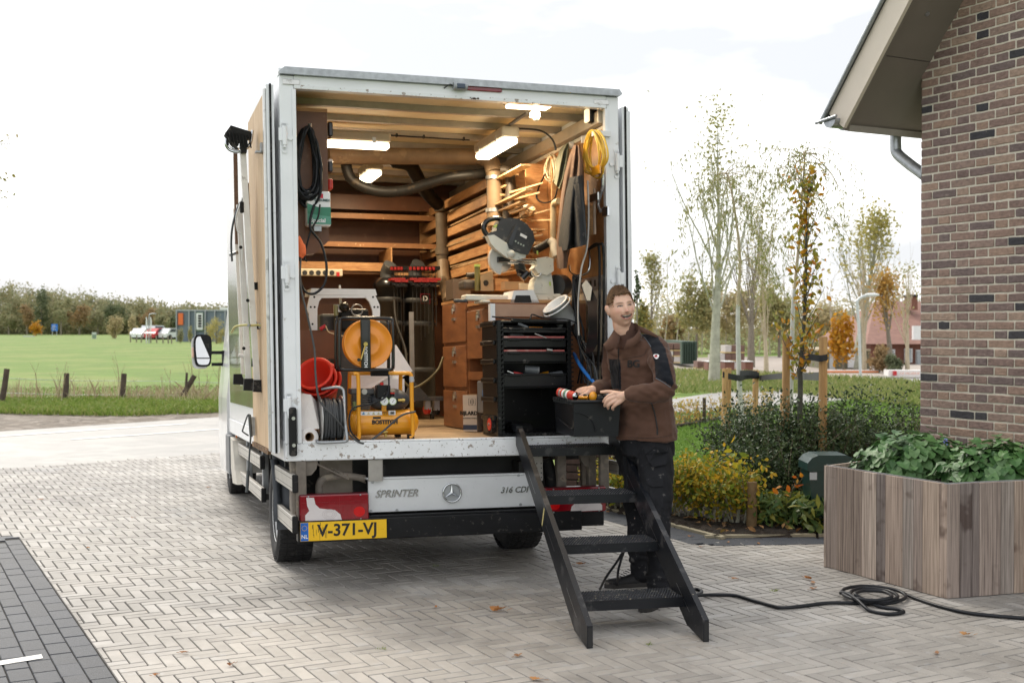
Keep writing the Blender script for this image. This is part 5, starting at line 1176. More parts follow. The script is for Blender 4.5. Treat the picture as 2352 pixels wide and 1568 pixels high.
# --- timber in the rack
gi=['top','second','third','fourth','fifth','sixth','lowest']
npl=[3,5,5,5,5,5,5]
for s_,w_ in enumerate(shelves):
    for k in range(npl[s_]):
        th=rng.uniform(.009,.016); wd=rng.uniform(.05,.12); v0=(.70 if rng.uniform()<.35 else 1.25)+rng.uniform(.05,.45); ln=rng.uniform(1.5,2.4); u0=1.735+rng.uniform(0,.15); z=w_-.032+.0185*k+.002
        if k==npl[s_]-1 and s_ in(1,2,3,4): v0-=.15
        yaw=rng.uniform(-.015,.03)
        M4=TM@Matrix.Translation((u0,v0,z))@Matrix.Rotation(yaw,4,'Z')@Matrix.Rotation(rng.uniform(-.006,.012),4,'X')
        x=MB(M4); x.box((0,0,0),(wd,min(ln,3.6-v0),th)); tag(x.build('timber_plank',PINE),('lowest ' if k==0 else ['second','third','fourth','fifth'][k-1]+' ')+'pale plank in the pile on the '+gi[s_]+' shelf of the wall rack','plank','planks in the timber rack')
for i,(pts,lb) in enumerate(((([1170,440],[1247,418]),'long pale lath poking out at the top of the rack'),(([1180,455],[1240,440]),'white edging strip sticking out of the upper rack'),(([1170,488],[1225,470]),'splintered pine board end above the saw'),(([1185,500],[1268,478]),'pale lath resting against the hanging jacket'),(([1200,505],[1270,503]),'curved veneer strip below the splintered board'),(([1190,545],[1247,537]),'short pale wedge behind the saw head'))):
    a=q(pts[0][0],pts[0][1],v=1.3); b=q(pts[1][0],pts[1][1],v=.75); b.x=min(b.x,2.07)
    tag(mk('loose_lath',PINE,None,lambda x:x.hexa([a+Vector((0,0,-.012)),b+Vector((0,0,-.010)),b+Vector((-.0,.05,-.010)),a+Vector((.03,.06,-.012)),a,b,b+Vector((0,.05,0)),a+Vector((.03,.06,0))])),lb,'lath')
x=TB()
for k in range(10):
    p=q(1195+rng.uniform(0,30),480+rng.uniform(-8,14),v=1.05); r=rng.uniform(.02,.05); x.hexa([p+Vector((rng.uniform(-r,r),rng.uniform(-r,r),rng.uniform(-r,r)*.7)) for _ in range(8)])
tag(x.build('torn_wrapping',mat('plastic_wrap',(.55,.40,.25),.3,var=.3)),'crumpled plastic wrapping stuffed between the rack boards','wrapping')
# --- brown cabinets along the right wall
CBN=mat('cabinet_plywood',(.24,.095,.035),.4,wood=((.16,.06,.025),(.30,.125,.05),2.5),st=(1,1,5),var=.14,spot=((.42,.2,.09),20,.68,.7))
t=ct('tool_cabinet','brown plywood cabinet with latched doors along the right side','cabinet',tuple((1.7,1.2,.12)))
z0=.119; z1=q(1040,697,u=1.41).z; z2=q(1100,700,u=1.41).z
mk('carcass',CBN,t,lambda x:(x.box((1.415,.98,z0),(2.07,1.66,z1)),))
mk('carcass',CBN,t,lambda x:(x.box((1.45,.40,z0),(2.07,.979,z0+.03)),x.box((1.42,.40,z2-.03),(2.07,.979,z2)),x.box((1.95,.42,z0),(2.07,.979,z2-.03)),x.box((1.42,.40,z0),(2.07,.42,z2-.03)),x.box((1.43,.42,.47),(1.95,.979,.49))))
mk('worktop',ORW,t,lambda x:x.box((1.405,.40,z2+.001),(2.07,.978,z2+.022)))
mk('worktop',ORW,t,lambda x:x.box((1.40,.979,z1+.001),(2.07,1.67,z1+.022)))
LAT=mat('nickel',(.62,.58,.5),.3,.9)
def cdoor(v0,v1,w0,w1,nm='cabinet_door'):
    o=mk(nm,CBN,t,lambda x:x.box((1.398,v0,w0),(1.413,v1,w1),None,.003)); vm=(v0+v1)/2-.02
    l=mk('toggle_latch',LAT,o,lambda x:(x.box((1.388,vm-.02,w1-.055),(1.398,vm+.02,w1-.005)),x.tube([(1.386,vm-.045,w1-.028),(1.386,vm,w1-.028)],.008,8),x.box((1.38,vm+.0,w1-.075),(1.39,vm+.015,w1-.035))))
    mk('strike_plate',LAT,o,lambda x:x.box((1.386,vm-.03,w1-.125),(1.3975,vm+.03,w1-.105)))
H=z1-z0
for a,b in ((.0,.30),(.325,.655),(.68,.995)): cdoor(1.0,1.64,z0+H*a+.005,z0+H*b)
cdoor(.42,.965,.62,z2-.035)
mk('shelf_front',CBN,t,lambda x:x.box((1.40,.42,.475),(1.415,.96,.53)))
tag(mk('battery_box',BLACK,None,lambda x:(x.box((1.50,.55,.491),(1.70,.80,.60),None,.015),x.box((1.52,.57,.60),(1.68,.78,.655),None,.02))),'black battery case on the open cabinet shelf','case')
# cardboard box
t=ct('cardboard_box','white and brown carton lettered BIJLARD standing on the deck by the cabinet','box',tuple(q(1090,990,w=.119)))
a=q(1064,985,v=.80); b=q(1116,988,v=.74); a.z=b.z=.12; b.x=min(b.x,1.397); hgt=.25
ML=mat('carton',(.58,.50,.42),.7,var=.06)
e1=(b-a); e1.z=0; L1=e1.length; e1.normalize(); e2=Vector((-e1.y,e1.x,0))
M4=TM@Matrix(((e1.x,e2.x,0,a.x),(e1.y,e2.y,0,a.y),(0,0,1,.12),(0,0,0,1)))
x=MB(M4); x.box((0,0,0),(L1,.26,hgt)); x.build('carton',ML,t)
x=MB(M4); x.box((.0,-.001,.012),(L1,-.0003,.045)); x.build('printed_stripe',mat('navy_print',(.03,.05,.10),.5),t)
fmb=M4@face_m((L1*.42,-.002,hgt*.50),(1,0,0),(0,0,1)); text('BIJLARD',.036,fmb,PLB,t,bold=.0016)
text('PROFESSIONAL ADHESIVES',.009,M4@face_m((L1*.5,-.002,hgt*.36),(1,0,0),(0,0,1)),PLB,t)
x=MB(M4)
for u in (L1*.55,L1*.78):
    x.box((u-.014,-.0012,hgt*.72),(u+.014,-.0004,hgt*.725)); x.box((u-.014,-.0012,hgt*.9),(u+.014,-.0004,hgt*.905)); x.box((u-.014,-.0012,hgt*.72),(u-.012,-.0004,hgt*.9)); x.box((u+.012,-.0012,hgt*.72),(u+.014,-.0004,hgt*.9)); x.box((u-.002,-.0012,hgt*.76),(u+.002,-.0004,hgt*.87))
x.build('handling_symbols',PLB,t)
x=MB(M4); x.box((L1*.0,.0,hgt),(L1,.26,hgt+.002)); x.build('flap',CARD,t)
# --- drawer tower of black crates
t=ct('tool_tower','black plastic tower of pull-out tool trays at the deck edge','tool tower',tuple(q(1225,1000,w=.12)))
v0=.06; a=q(1141,735,v=v0); b=q(1316,1004,v=v0); zt=a.z; zb=.119; U0,U1=a.x,b.x
BP=mat('tower_plastic',(.005,.0055,.007),.34,spec=.35,var=.2,spot=((.16,.15,.14),20,.64,.5))
mk('side_frame',BP,t,lambda x:(x.box((U0,v0+.01,zb),(U0+.012,v0+.33,zt))))
mk('side_frame',BP,t,lambda x:(x.box((U1-.012,v0+.01,zb),(U1,v0+.33,zt))))
mk('back_panel',BP,t,lambda x:x.box((U0+.012,v0+.315,zb),(U1-.012,v0+.33,zt)))
mk('top_panel',BP,t,lambda x:(x.box((U0,v0+.01,zt-.02),(U1,v0+.33,zt),None,.006),x.box((U0+.10,v0,zt-.012),(U1-.10,v0+.02,zt+.008),None,.004)))
mk('base_panel',BP,t,lambda x:x.box((U0,v0,zb),(U1,v0+.33,zb+.02),None,.004))
nT=24
for s in (0,1):
    uu=U0-.002 if s==0 else U1-.034
    o=mk('front_pillar',BP,t,lambda x:x.box((uu+.006,v0,zb),(uu+.028,v0+.03,zt)))
    def teeth(x):
        for k in range(nT):
            z=zb+.02+k*(zt-zb-.03)/nT; x.box((uu-.004,v0-.012,z),(uu+.040,v0+.012,z+.009)); x.box((uu+(.030 if s==0 else -.004),v0-.014,z),(uu+(.040 if s==0 else .006),v0+.01,z+.02))
    mk('rib_teeth',BP,t,teeth,kind='stuff')
for k in range(6): mk('side_rib',BP,t,lambda x:x.box((U0-.018,v0+.03+k*.0,zb+.1+k*.12),(U0,v0+.32,zb+.13+k*.12),None,.004))
def ty(y): return q(1225,y,v=v0).z
def tray(y0,y1,red=None):
    zt_,zb_=ty(y0),ty(y1)
    o=mk('drawer',BP,t,lambda x:(x.box((U0+.036,v0-.012,zb_),(U1-.042,v0+.004,zt_),None,.005),x.box((U0+.036,v0+.004,zb_),(U1-.042,v0+.31,zb_+.006)),x.box((U0+.036,v0+.004,zb_),(U0+.042,v0+.31,zt_)),x.box((U1-.048,v0+.004,zb_),(U1-.042,v0+.31,zt_)),x.box((U0+.034,v0-.02,zt_-.012),(U1-.04,v0+.0,zt_+.002),None,.004)))
    mk('handle_lip',BP,o,lambda x:(x.box((U0+.07,v0-.030,zt_-.016),(U0+.15,v0-.014,zt_+.002),None,.004),x.box((U1-.15,v0-.030,zt_-.016),(U1-.07,v0-.014,zt_+.002),None,.004)))
    if red: mk('drawer_liner',mat('pink_liner',(.50,.13,.12),.5,var=.15,spot=((.6,.42,.36),6,.55,.7)) if 'pink_liner' not in MT else MT['pink_liner'],o,lambda x:x.box((U0+.045,v0+.0,zt_+.003),(U1-.05,v0+.36,zt_+.014)))
    return o
tray(753,765); tray(777,798,True); tray(808,831,True); tray(858,888)
for y in (831,888): mk('cross_shelf',BP,t,lambda x:x.box((U0+.03,v0-.004,ty(y+3)),(U1-.03,v0+.02,ty(y)),None,.003))
mk('lattice_base',BP,t,lambda x:[x.box((U0+.03+k*.024,v0-.008,zb+.004),(U0+.033+k*.024,v0,zb+.026)) for k in range(16)],kind='stuff')
GT=mat('grey_tool',(.10,.11,.12),.45,var=.3,spot=((.4,.38,.35),20,.6,.6))
def tl(lab,pts,r,m,cat='hand tool'): o=TB(); o.tube(pts,r,10); tag(o.build('hand_tool',m),lab,cat)
tl('screwdriver with dark handle lying in the uppermost tray',[q(1190,743,v=.08),q(1212,752,v=.06)],.010,GT); tl('steel shank crossing the second tray',[q(1228,766,v=.03),q(1255,776,v=.03)],.004,STEEL)
tl('grey cordless tool body in the fourth tray',[q(1205,848,v=.12),q(1238,851,v=.1)],.028,GT,'power tool'); tl('red tipped pen tool in the fourth tray',[q(1180,856,v=.08),q(1200,860,v=.08)],.009,CR)
tl('dusty black grip at the right of the fourth tray',[q(1262,862,v=.08),q(1290,858,v=.1)],.02,GT); tl('steel spanner at the left of the fourth tray',[q(1165,852,v=.1),q(1190,862,v=.08)],.007,STEEL)
tl('coil of dusty cable in the second tray',[q(1170,770,v=.1),q(1200,772,v=.12)],.018,GT); tl('chrome socket in the third tray',[q(1255,803,v=.05),q(1268,805,v=.05)],.012,STEEL,'socket'); tl('black charger block in the empty lower compartment',[q(1170,985,v=.25),q(1215,988,v=.28)],.05,RUBBER,'charger'); tl('yellow level end in the fourth tray',[q(1238,862,v=.16),q(1258,856,v=.2)],.013,YELP,'level'); tl('orange handled file in the uppermost tray',[q(1215,752,v=.12),q(1245,753,v=.12)],.006,ORP)
# trolley wheel and grey systainer by the tower
t=ct('hand_trolley','red hubbed black wheel of a trolley beside the tool tower','trolley',tuple(q(1130,997,w=.12)))
p=q(1128,974,v=.18); mk('tyre',RUBBER,t,lambda x:(x.tube([(p.x-.01,.18,p.z),(p.x+.045,.18,p.z)],.058,28)))
mk('hub',MT['red_plastic'],t,lambda x:(x.tube([(p.x-.014,.18,p.z),(p.x-.009,.18,p.z)],.040,24)))
mk('axle_cap',STEEL,t,lambda x:(x.tube([(p.x-.02,.18,p.z),(p.x-.013,.18,p.z)],.01,10)))
t=ct('sorting_case','grey sorting case with a blue latch between carton and tool tower','case',tuple(q(1126,950,w=.12)))
a=q(1117,875,v=.38); b=q(1130,950,v=.38); mk('case_body',mat('case_grey',(.12,.13,.15),.5,var=.2),t,lambda x:x.box((a.x,.38,b.z),(a.x+.08,.6,a.z),None,.008)); mk('latch',mat('blue_latch',(.03,.2,.55),.4),t,lambda x:x.box((a.x-.008,.39,(a.z+b.z)/2-.03),(a.x,.45,(a.z+b.z)/2+.05),None,.004)); mk('red_latch',MT['red_plastic'],t,lambda x:x.box((a.x-.007,.38,b.z+.03),(a.x,.42,b.z+.07)))
# --- board under the saw and saw
t=mk('saw_platform',mat('pinkish_board',(.42,.26,.18),.6,var=.1),None,lambda x:x.box(tuple(q(1133,698,v=.30)),tuple(q(1300,728,v=.32)))); tag(t,'pinkish brown board edge below the mitre saw','board')
t=mk('white_edging',WPL,None,lambda x:x.box(tuple(q(1126,697,v=.285)),tuple(q(1133,742,v=.33)))); tag(t,'narrow white upright edging left of the pinkish board','edging')
CRM=mat('cream_casting',(.62,.62,.56),.4,var=.08,spot=((.2,.18,.15),14,.62,.6)); SAWG=mat('saw_dark_shell',(.035,.038,.042),.45,var=.2,spot=((.14,.13,.12),18,.6,.6)); LIME=mat('lime_green',(.42,.55,.14),.4)
t=ct('mitre_saw','cream and black sliding mitre saw on top of the cabinet','mitre saw',tuple(q(1200,697,v=.55)))
sv=.48
def sp3(x,y,v=sv): return q(x,y,v=v)
mk('base',CRM,t,lambda x:(x.box(tuple(sp3(1070,676,.50)),tuple(sp3(1166,693,.62)),None,.006)))
mk('base_extension',CRM,t,lambda x:(x.box(tuple(sp3(1228,674,.45)),tuple(sp3(1272,694,.60)),None,.006),x.box(tuple(sp3(1108,689,.42)),tuple(sp3(1168,699,.62)),None,.004)))
mk('turntable',WPL,t,lambda x:(x.prism([(sp3(1164,697).x,sp3(1164,697).z),(sp3(1172,669).x,sp3(1172,669).z),(sp3(1216,667).x,sp3(1216,667).z),(sp3(1230,697).x,sp3(1230,697).z)],.40,.62)))
mk('turntable_opening',SD,t,lambda x:(x.prism([(sp3(1172,696).x,sp3(1172,696).z),(sp3(1176,680).x,sp3(1176,680).z),(sp3(1208,680).x,sp3(1208,680).z),(sp3(1212,696).x,sp3(1212,696).z)],.396,.40)))
mk('foot_lever',DGREY,t,lambda x:x.box(tuple(sp3(1045,686,.5)),tuple(sp3(1070,695,.55)),None,.006))
bc=sp3(1151,597,.46); br=.088
x=MB(TM@Matrix.Translation((bc.x,.46,bc.z))@Matrix.Rotation(R(14),4,'Z')@Matrix.Rotation(PI/2,4,'X')); x.lathe([(0,.004),(br-.01,.004),(br-.01,-.004),(0,-.004)],48)
for k in range(40):
    a=2*PI*k/40; x.hexa([(r*math.cos(an),r*math.sin(an),z) for z in (-.003,.003) for r,an in ((br-.012,a),(br-.012,a+.10),(br-.004,a+.05),(br,a+.0))])
x.build('saw_blade',mat('blade_steel',(.60,.60,.60),.3,.7,var=.1),t)
x=MB(TM@Matrix.Translation((bc.x,.445,bc.z))@Matrix.Rotation(R(14),4,'Z'))
pl=[(.101*math.cos(a),.101*math.sin(a)) for a in [R(70)+R(190)*k/20 for k in range(21)]]; x.prism(pl+[(0,0)],-.012,.012); x.build('blade_guard',mat('frosted_guard',(.62,.60,.56),.3,var=.15),t)
mk('arbor_flange',STEEL,t,lambda x:x.tube([(bc.x,.43,bc.z),(bc.x,.48,bc.z)],.014,12))
# motor shell
def poly3(pts,v0,v1,nm,m,par=t,bev=None):
    pl=[sp3(a_,b_,v0) for a_,b_ in pts]; return mk(nm,m,par,lambda x:x.prism([(p.x,p.z) for p in pl],v0,v1))
poly3([(1144,516),(1150,505),(1170,500),(1192,503),(1212,516),(1222,533),(1224,552),(1214,560),(1196,566),(1175,562),(1152,553),(1130,545),(1118,542),(1125,534),(1140,530)],.40,.52,'upper_guard',SAWG)
poly3([(1166,557),(1186,516),(1208,515),(1224,531),(1229,552),(1213,585),(1196,582),(1170,570)],.34,.40,'motor_housing',SAWG)
poly3([(1168,560),(1183,522),(1191,519),(1176,565)],.335,.345,'motor_seam',DGREY)
poly3([(1120,541),(1135,539),(1176,566),(1212,572),(1207,592),(1186,597),(1164,591),(1141,574),(1128,560)],.355,.42,'arm_casting',CRM)
mk('motor_boss',CRM,t,lambda x:x.sphere(sp3(1173,583,.36),(.03,.03,.03),14))
hp=[sp3(a_,b_,.44) for a_,b_ in ((1123,543),(1113,532),(1111,520),(1117,509),(1130,503),(1146,502),(1158,507))]
mk('handle_loop',GLOSSB,t,lambda x:x.tube(smooth_path(hp,4),.017,10))
poly3([(1134,518),(1150,513),(1153,518),(1150,528),(1146,527),(1145,521),(1136,523)],.42,.44,'trigger',LIME)
mk('rating_label',WPL,t,lambda x:x.hexa([sp3(1194,541,.338),sp3(1209,549,.338),sp3(1209,549,.34),sp3(1194,541,.34),sp3(1196,535,.338),sp3(1211,543,.338),sp3(1211,543,.34),sp3(1196,535,.34)]))
for k,(x_,y_) in enumerate(((1183,552),(1189,556),(1195,559),(1201,562))): mk('pictogram',mat('print_grey',(.35,.4,.36),.5) if k==0 else MT['print_grey'],t,lambda x:x.box(tuple(sp3(x_,y_,.338)),tuple(sp3(x_+3,y_+4,.34))))
for y_ in (597,603):
    mk('slide_rod',CHROME,t,lambda x:x.tube([sp3(1165,y_-.5,.42+.03*(y_>600)),sp3(1236,y_+.5,.46+.03*(y_>600))],.011,12))
mk('rod_grip',GLOSSB,t,lambda x:x.tube([sp3(1143,596,.41),sp3(1169,597,.42)],.0185,12))
poly3([(1233,593),(1256,589),(1271,594),(1272,622),(1258,632),(1236,627),(1228,616),(1234,608)],.44,.56,'slide_head',CRM)
poly3([(1231,640),(1247,628),(1266,626),(1270,650),(1272,676),(1226,674),(1227,655)],.45,.58,'column',CRM)
mk('lock_knob',GLOSSB,t,lambda x:(x.tube([sp3(1198,640,.44),sp3(1212,625,.44)],.022,10),x.tube([sp3(1190,623,.44),sp3(1222,632,.5)],.016,8)))
mk('belt_cover',SAWG,t,lambda x:x.tube([sp3(1187,590,.50),sp3(1200,630,.52)],.035,12))
mk('angle_scale',ALU,t,lambda x:x.tube([sp3(1232+12*math.cos(a),622+14*math.sin(a),.43) for a in [PI*.1+PI*.9*k/8 for k in range(9)]],.006,6))
mk('swivel_disc',SAWG,t,lambda x:x.tube([sp3(1276,656,.50),sp3(1292,656,.56)],.075,22))
for x_,y_ in ((1234,576),(1263,647)): mk('lime_lever',LIME,t,lambda x:x.tube([sp3(x_,y_,.43),sp3(x_+1,y_+9,.43)],.006,6))
hose([sp3(1228,575,.6),sp3(1248,565,.62),sp3(1262,556,.64)],.026,HOSE,t,'dust_hose')
hose([sp3(1262,553,.62),sp3(1272,560,.6),sp3(1274,575,.58),sp3(1279,590,.56)],.030,mat('cream_hose',(.58,.52,.42),.5),t,'dust_hose')
# clutter of hand machines left of the saw
def clut(nm,lab,cat,parts):
    o=None; t_=ct(nm,lab,cat,tuple(parts[0][1](0)))
    return t_
t=ct('belt_sander','dusty dark sander lying on the cabinet left of the saw','power tool',tuple(sp3(1095,690,1.0)))
mk('sander_body',mat('dusty_black',(.06,.05,.04),.6,var=.4),t,lambda x:(x.box(tuple(sp3(1064,642,1.0)),tuple(sp3(1102,668,1.15)),None,.02),x.tube([sp3(1072,632,1.05),sp3(1096,630,1.05)],.018,8)))
mk('grip',mat('olive_grip',(.16,.15,.05),.5),t,lambda x:x.tube([sp3(1096,608,.98),sp3(1097,668,.98)],.02,10)); mk('grip_cap',LIME,t,lambda x:x.tube([sp3(1096,607,.975),sp3(1096,613,.975)],.022,10))
t=ct('nail_gun','beige power tool with a round nozzle beside the dark sander','power tool',tuple(sp3(1125,685,.9)))
mk('tool_body',mat('dusty_beige',(.32,.24,.15),.6,var=.3),t,lambda x:x.hexa([sp3(1104,668,.92),sp3(1134,668,.92),sp3(1134,668,1.05),sp3(1104,668,1.05),sp3(1104,632,.92),sp3(1132,622,.92),sp3(1132,622,1.05),sp3(1104,632,1.05)]))
mk('nozzle',SD,t,lambda x:x.tube([sp3(1116,650,.915),sp3(1116,650,.93)],.02,14))
tag(mk('carton_of_screws',CARD,None,lambda x:x.box(tuple(sp3(1160,646,.75)),tuple(sp3(1194,668,.85)))),'small printed carton behind the saw turntable','carton')
tag(mk('carton_of_screws',mat('white_carton',(.55,.48,.38),.6),None,lambda x:x.box(tuple(sp3(1194,650,.72)),tuple(sp3(1228,668,.85)))),'second pale carton behind the saw beside its column','carton')
tag(mk('wood_block',ORW,None,lambda x:x.box(tuple(sp3(1138,640,.9)),tuple(sp3(1158,668,1.0)))),'orange brown wood block between nail gun and cartons','wood block')
tag(mk('dark_tool_case',mat('dusty_case',(.10,.07,.05),.6),None,lambda x:x.box(tuple(sp3(1040,640,1.3)),tuple(sp3(1064,690,1.5)))),'dark tool case at the far end of the cabinet top','case')
# white bucket tilted on the tower
t=ct('white_bucket','tilted white plastic bucket on top of the tool tower','bucket',tuple(q(1282,735,v=.25)))
bx=Vector((-.62,-.12,.78)).normalized(); bucket(q(1276,699,v=.22),.082,WPL,t,'bucket_body',bx,.84,.16)
x=TB(); pc=Vector(q(1276,699,v=.22)); s1=bx.orthogonal().normalized(); s2=bx.cross(s1); x.tube([pc+(s1*math.cos(a)+s2*math.sin(a))*.10-bx*.02 for a in [2*PI*k/32 for k in range(32)]],.006,6,closed=True); x.build('bucket_rim',WPL,t)
cab('power_cord','black cord lying across the top of the tool tower',[q(1130,727,v=.1),q(1170,731,v=.05),q(1215,733,v=.03),q(1222,722,v=.05),q(1250,730,v=.05),q(1300,733,v=.05),q(1326,742,v=.05)],.0045,CABLE)
# --- things hung on the right wall
t=coil('cable_coil','coil of yellow extension lead hanging near the right rear post','cable',None,1366,352,25,52,8,.0065,mat('yellow_cable',(.80,.50,.06),.4,var=.08),u=1.99,spread=.02)
mk('plug_socket',YELP,t,lambda x:x.box(tuple(q(1358,385,u=1.96)),tuple(q(1373,397,u=1.94)+Vector((.03,.02,0))),None,.006)); mk('wall_hook',WPL,t,lambda x:x.box((1.97,q(1366,302,u=1.98).y-.01,q(1366,312,u=1.98).z),(2.088,q(1366,302,u=1.98).y+.03,q(1366,300,u=1.98).z)))
coil('cable_coil','loosely coiled beige lead beside the green rag','cable',None,1268,388,16,32,6,.006,mat('beige_cable',(.62,.54,.38),.45),u=2.02,spread=.015)
cab('wall_cable','black flex hanging in a bow left of the jacket',[q(1252,400,u=2.0),q(1238,430,u=2.0),q(1233,455,u=2.0),q(1250,466,u=2.0),q(1272,458,u=2.0),q(1280,435,u=2.0)],.006,CABLE)
def cloth(nm,lab,cat,m,ptsL,ptsR,u,thick=.05,folds=6,seed=1,par=None):
    """a draped cloth: left and right silhouettes in pixels, with folds running downwards"""
    n=len(ptsL); x=TB(); C_=26; vs=[]; r_=np.random.default_rng(seed); ph=r_.uniform(0,6,4)
    for side in (0,1):
        for i in range(n):
            for k in range(C_):
                s=k/(C_-1); px=ptsL[i][0]*(1-s)+ptsR[i][0]*s; py=ptsL[i][1]*(1-s)+ptsR[i][1]*s
                d=math.sin(PI*s)**.6*thick*(.5 if i==0 else 1); fo=(math.sin(s*folds*2+ph[0]+i*.25)*.35+math.sin(s*folds*4.3+ph[1]-i*.4)*.2)*d
                uu=u-(d+fo) if side==0 else u
                vs.append(q(px,py,u=uu))
    fs=[]
    for side in (0,1):
        o=side*n*C_
        for i in range(n-1):
            for k in range(C_-1): fs.append((o+i*C_+k,o+i*C_+k+1,o+(i+1)*C_+k+1,o+(i+1)*C_+k))
    x.add(vs,fs,True); return x.build(nm,m,par)
def L2(*a): return list(a)
BRC=mat('brown_canvas',(.15,.085,.055),.85,var=.2,scale=14,bump=.002,bs=50,spot=((.3,.2,.15),20,.62,.5)); BKC=mat('black_fleece',(.012,.013,.015),.9,var=.4,scale=16,bump=.004,bs=60,spot=((.10,.09,.085),24,.62,.6)); GRC=mat('grey_green_rag',(.24,.25,.18),.85,var=.15,bump=.003,bs=50)
t=ct('work_jacket','black and brown work jacket hanging on the right wall','jacket',tuple(q(1305,600,u=1.98)))
cloth('outer_cloth',None,None,BRC,[(1318,333),(1308,355),(1296,400),(1288,450),(1283,500),(1278,550),(1277,590),(1280,616)],[(1332,334),(1340,370),(1342,420),(1340,470),(1330,520),(1312,560),(1305,595),(1303,612)],1.96,.10,4,3,t)
cloth('lining',None,None,BKC,[(1308,408),(1300,440),(1293,480),(1286,520),(1283,555),(1286,578)],[(1338,402),(1342,440),(1344,480),(1346,520),(1347,548),(1330,566)],1.885,.11,3,5,t)
cloth('sleeve',None,None,BKC,[(1313,425),(1311,470),(1314,520),(1312,552),(1318,570)],[(1334,420),(1341,470),(1346,520),(1349,550),(1347,562)],1.80,.07,2,7,t)
cloth('hem_piece',None,None,BRC,[(1282,566),(1281,590),(1284,618)],[(1302,570),(1304,594),(1302,616)],1.86,.04,2,11,t)
t=ct('work_rag','grey green cloth hanging between beige cable and jacket','rag',tuple(q(1290,430,u=2.0)))
cloth('cloth',None,None,GRC,[(1300,330),(1285,345),(1277,370),(1274,400),(1272,420)],[(1307,330),(1308,350),(1304,385),(1296,415),(1287,437)],2.02,.05,4,9,t)
t=ct('hand_brush','brush with brown bristles and a pale handle hanging on the wall','brush',tuple(q(1352,540,u=2.0)))
a=q(1365,434,u=2.03); b=q(1366,538,u=2.03); mk('handle',mat('pale_handle',(.6,.46,.36),.6),t,lambda x:x.tube([a,b],.014,8,flat=(1,.6)))
BRI=mat('bristles',(.45,.24,.11),.9,var=.3,scale=30); x=TB()
for k in range(420):
    s=rng.uniform(0,1); p=q(1362,472+s*66,u=2.02); e=q(1334+6*math.sin(s*3)+rng.uniform(-3,3),472+s*66+rng.uniform(-3,6)+4*s,u=1.98+rng.uniform(-.02,.02)); d=Vector((.001,.001,.0035)); x.add([p-d,p+d,e],[(0,1,2)])
x.build('bristle_mass',BRI,t,fix=False,kind='stuff')
mk('clip',STEEL,t,lambda x:x.box(tuple(q(1354,448,u=2.0)),tuple(q(1374,458,u=2.0)+Vector((.01,.01,0)))))
for i,(x_,y_) in enumerate(((1337,318),(1309,332))): tag(mk('coat_hook',WPL,None,lambda x:x.box(tuple(q(x_-3,y_-5,u=2.05)),tuple(q(x_+3,y_+8,u=2.05)+Vector((.03,.03,0))))),('right' if i==0 else 'left')+' white coat hook above the hanging jacket','hook')
cab('wall_cable','silver foil tape strip hanging beside the right post',[q(1385,400,u=2.04),q(1384,430,u=2.04),q(1378,450,u=2.04),q(1374,470,u=2.04),q(1380,485,u=2.04)],.012,mat('foil',(.6,.6,.62),.25,.8,var=.3,bump=.004,bs=40),'tape')
tag(mk('padlock',CHROME,None,lambda x:x.box(tuple(q(1382,476,u=2.03)),tuple(q(1395,496,u=2.03)+Vector((.02,.01,0))),None,.008)),'silver lock body on the inner side of the right post','lock')
cab('wall_cable','white flex hanging from the brush down to the tower',[q(1350,415,u=1.95),q(1352,500,u=1.93),q(1348,570,u=1.9),q(1335,620,u=1.86),q(1328,700,u=1.84),q(1330,770,u=1.83)],.006,mat('light_flex',(.42,.41,.39),.5))
hose([q(1283,462,u=1.98),q(1272,470,u=1.98),q(1271,500,u=1.98),q(1270,560,u=1.98),q(1267,600,u=1.98)],.022,mat('tan_hose',(.40,.32,.2),.5))
# bundle of hanging leads
for i in range(9):
    x0=1316+rng.uniform(-3,12); xm=1322+rng.uniform(-8,24); xb=1330+rng.uniform(-6,38); u_=1.93-rng.uniform(0,.07)
    cab('wall_cable',['frontmost','second','third','fourth','fifth','sixth','seventh','eighth','rearmost'][i]+' lead of the tangled hanging bundle right of the saw, '+('grey' if i%3==0 else 'black'),[q(x0+8,640,u=u_),q(x0,640+rng.uniform(-8,10),u=u_),q(x0+rng.uniform(-2,6),700,u=u_),q(xm,760+rng.uniform(-30,30),u=u_),q(xb,820+rng.uniform(-20,30),u=u_),q(xb+rng.uniform(-10,12),880,u=u_)],.0065,GCABLE if i%3==0 else CABLE,group='leads in the hanging bundle')
for x_ in (1376,1386): cab('wall_cable',('left' if x_==1376 else 'right')+' black lead hanging straight down at the right post',[q(1352,572,u=2.02),q(x_-6,560,u=2.01),q(x_,575,u=2.01),q(x_+1,660,u=2.0),q(x_,760,u=1.99),q(x_-4,890,u=1.98)],.009,RUBBER)
cab('air_hose','bright blue hose running down behind the tower',[q(1318,812,u=1.9),q(1330,835,u=1.89),q(1348,860,u=1.88),q(1371,885,u=1.87)],.012,mat('blue_hose',(.02,.16,.55),.4),'hose')
cab('hook_wire','chrome S-shaped wire hook holding the hanging leads',[q(1308,610,u=1.98),q(1312,626,u=1.96),q(1330,632,u=1.95),q(1350,625,u=1.96),q(1355,600,u=1.98),q(1353,575,u=2.0)],.007,CHROME,'hook')
t=ct('saw_guide_case','tall black tool with a cream cap hanging by the leads','tool',tuple(q(1355,815,u=1.9)))
pl=[(1335,660),(1352,645),(1372,690),(1372,790),(1358,815),(1345,812),(1352,760),(1350,700)]
mk('case_shell',GLOSSB,t,lambda x:x.add([q(a_,b_,u=1.86) for a_,b_ in pl]+[q(a_,b_,u=1.95) for a_,b_ in pl],[tuple(range(8)),tuple(range(15,7,-1))]+[(i,i+8,(i+1)%8+8,(i+1)%8) for i in range(8)]))
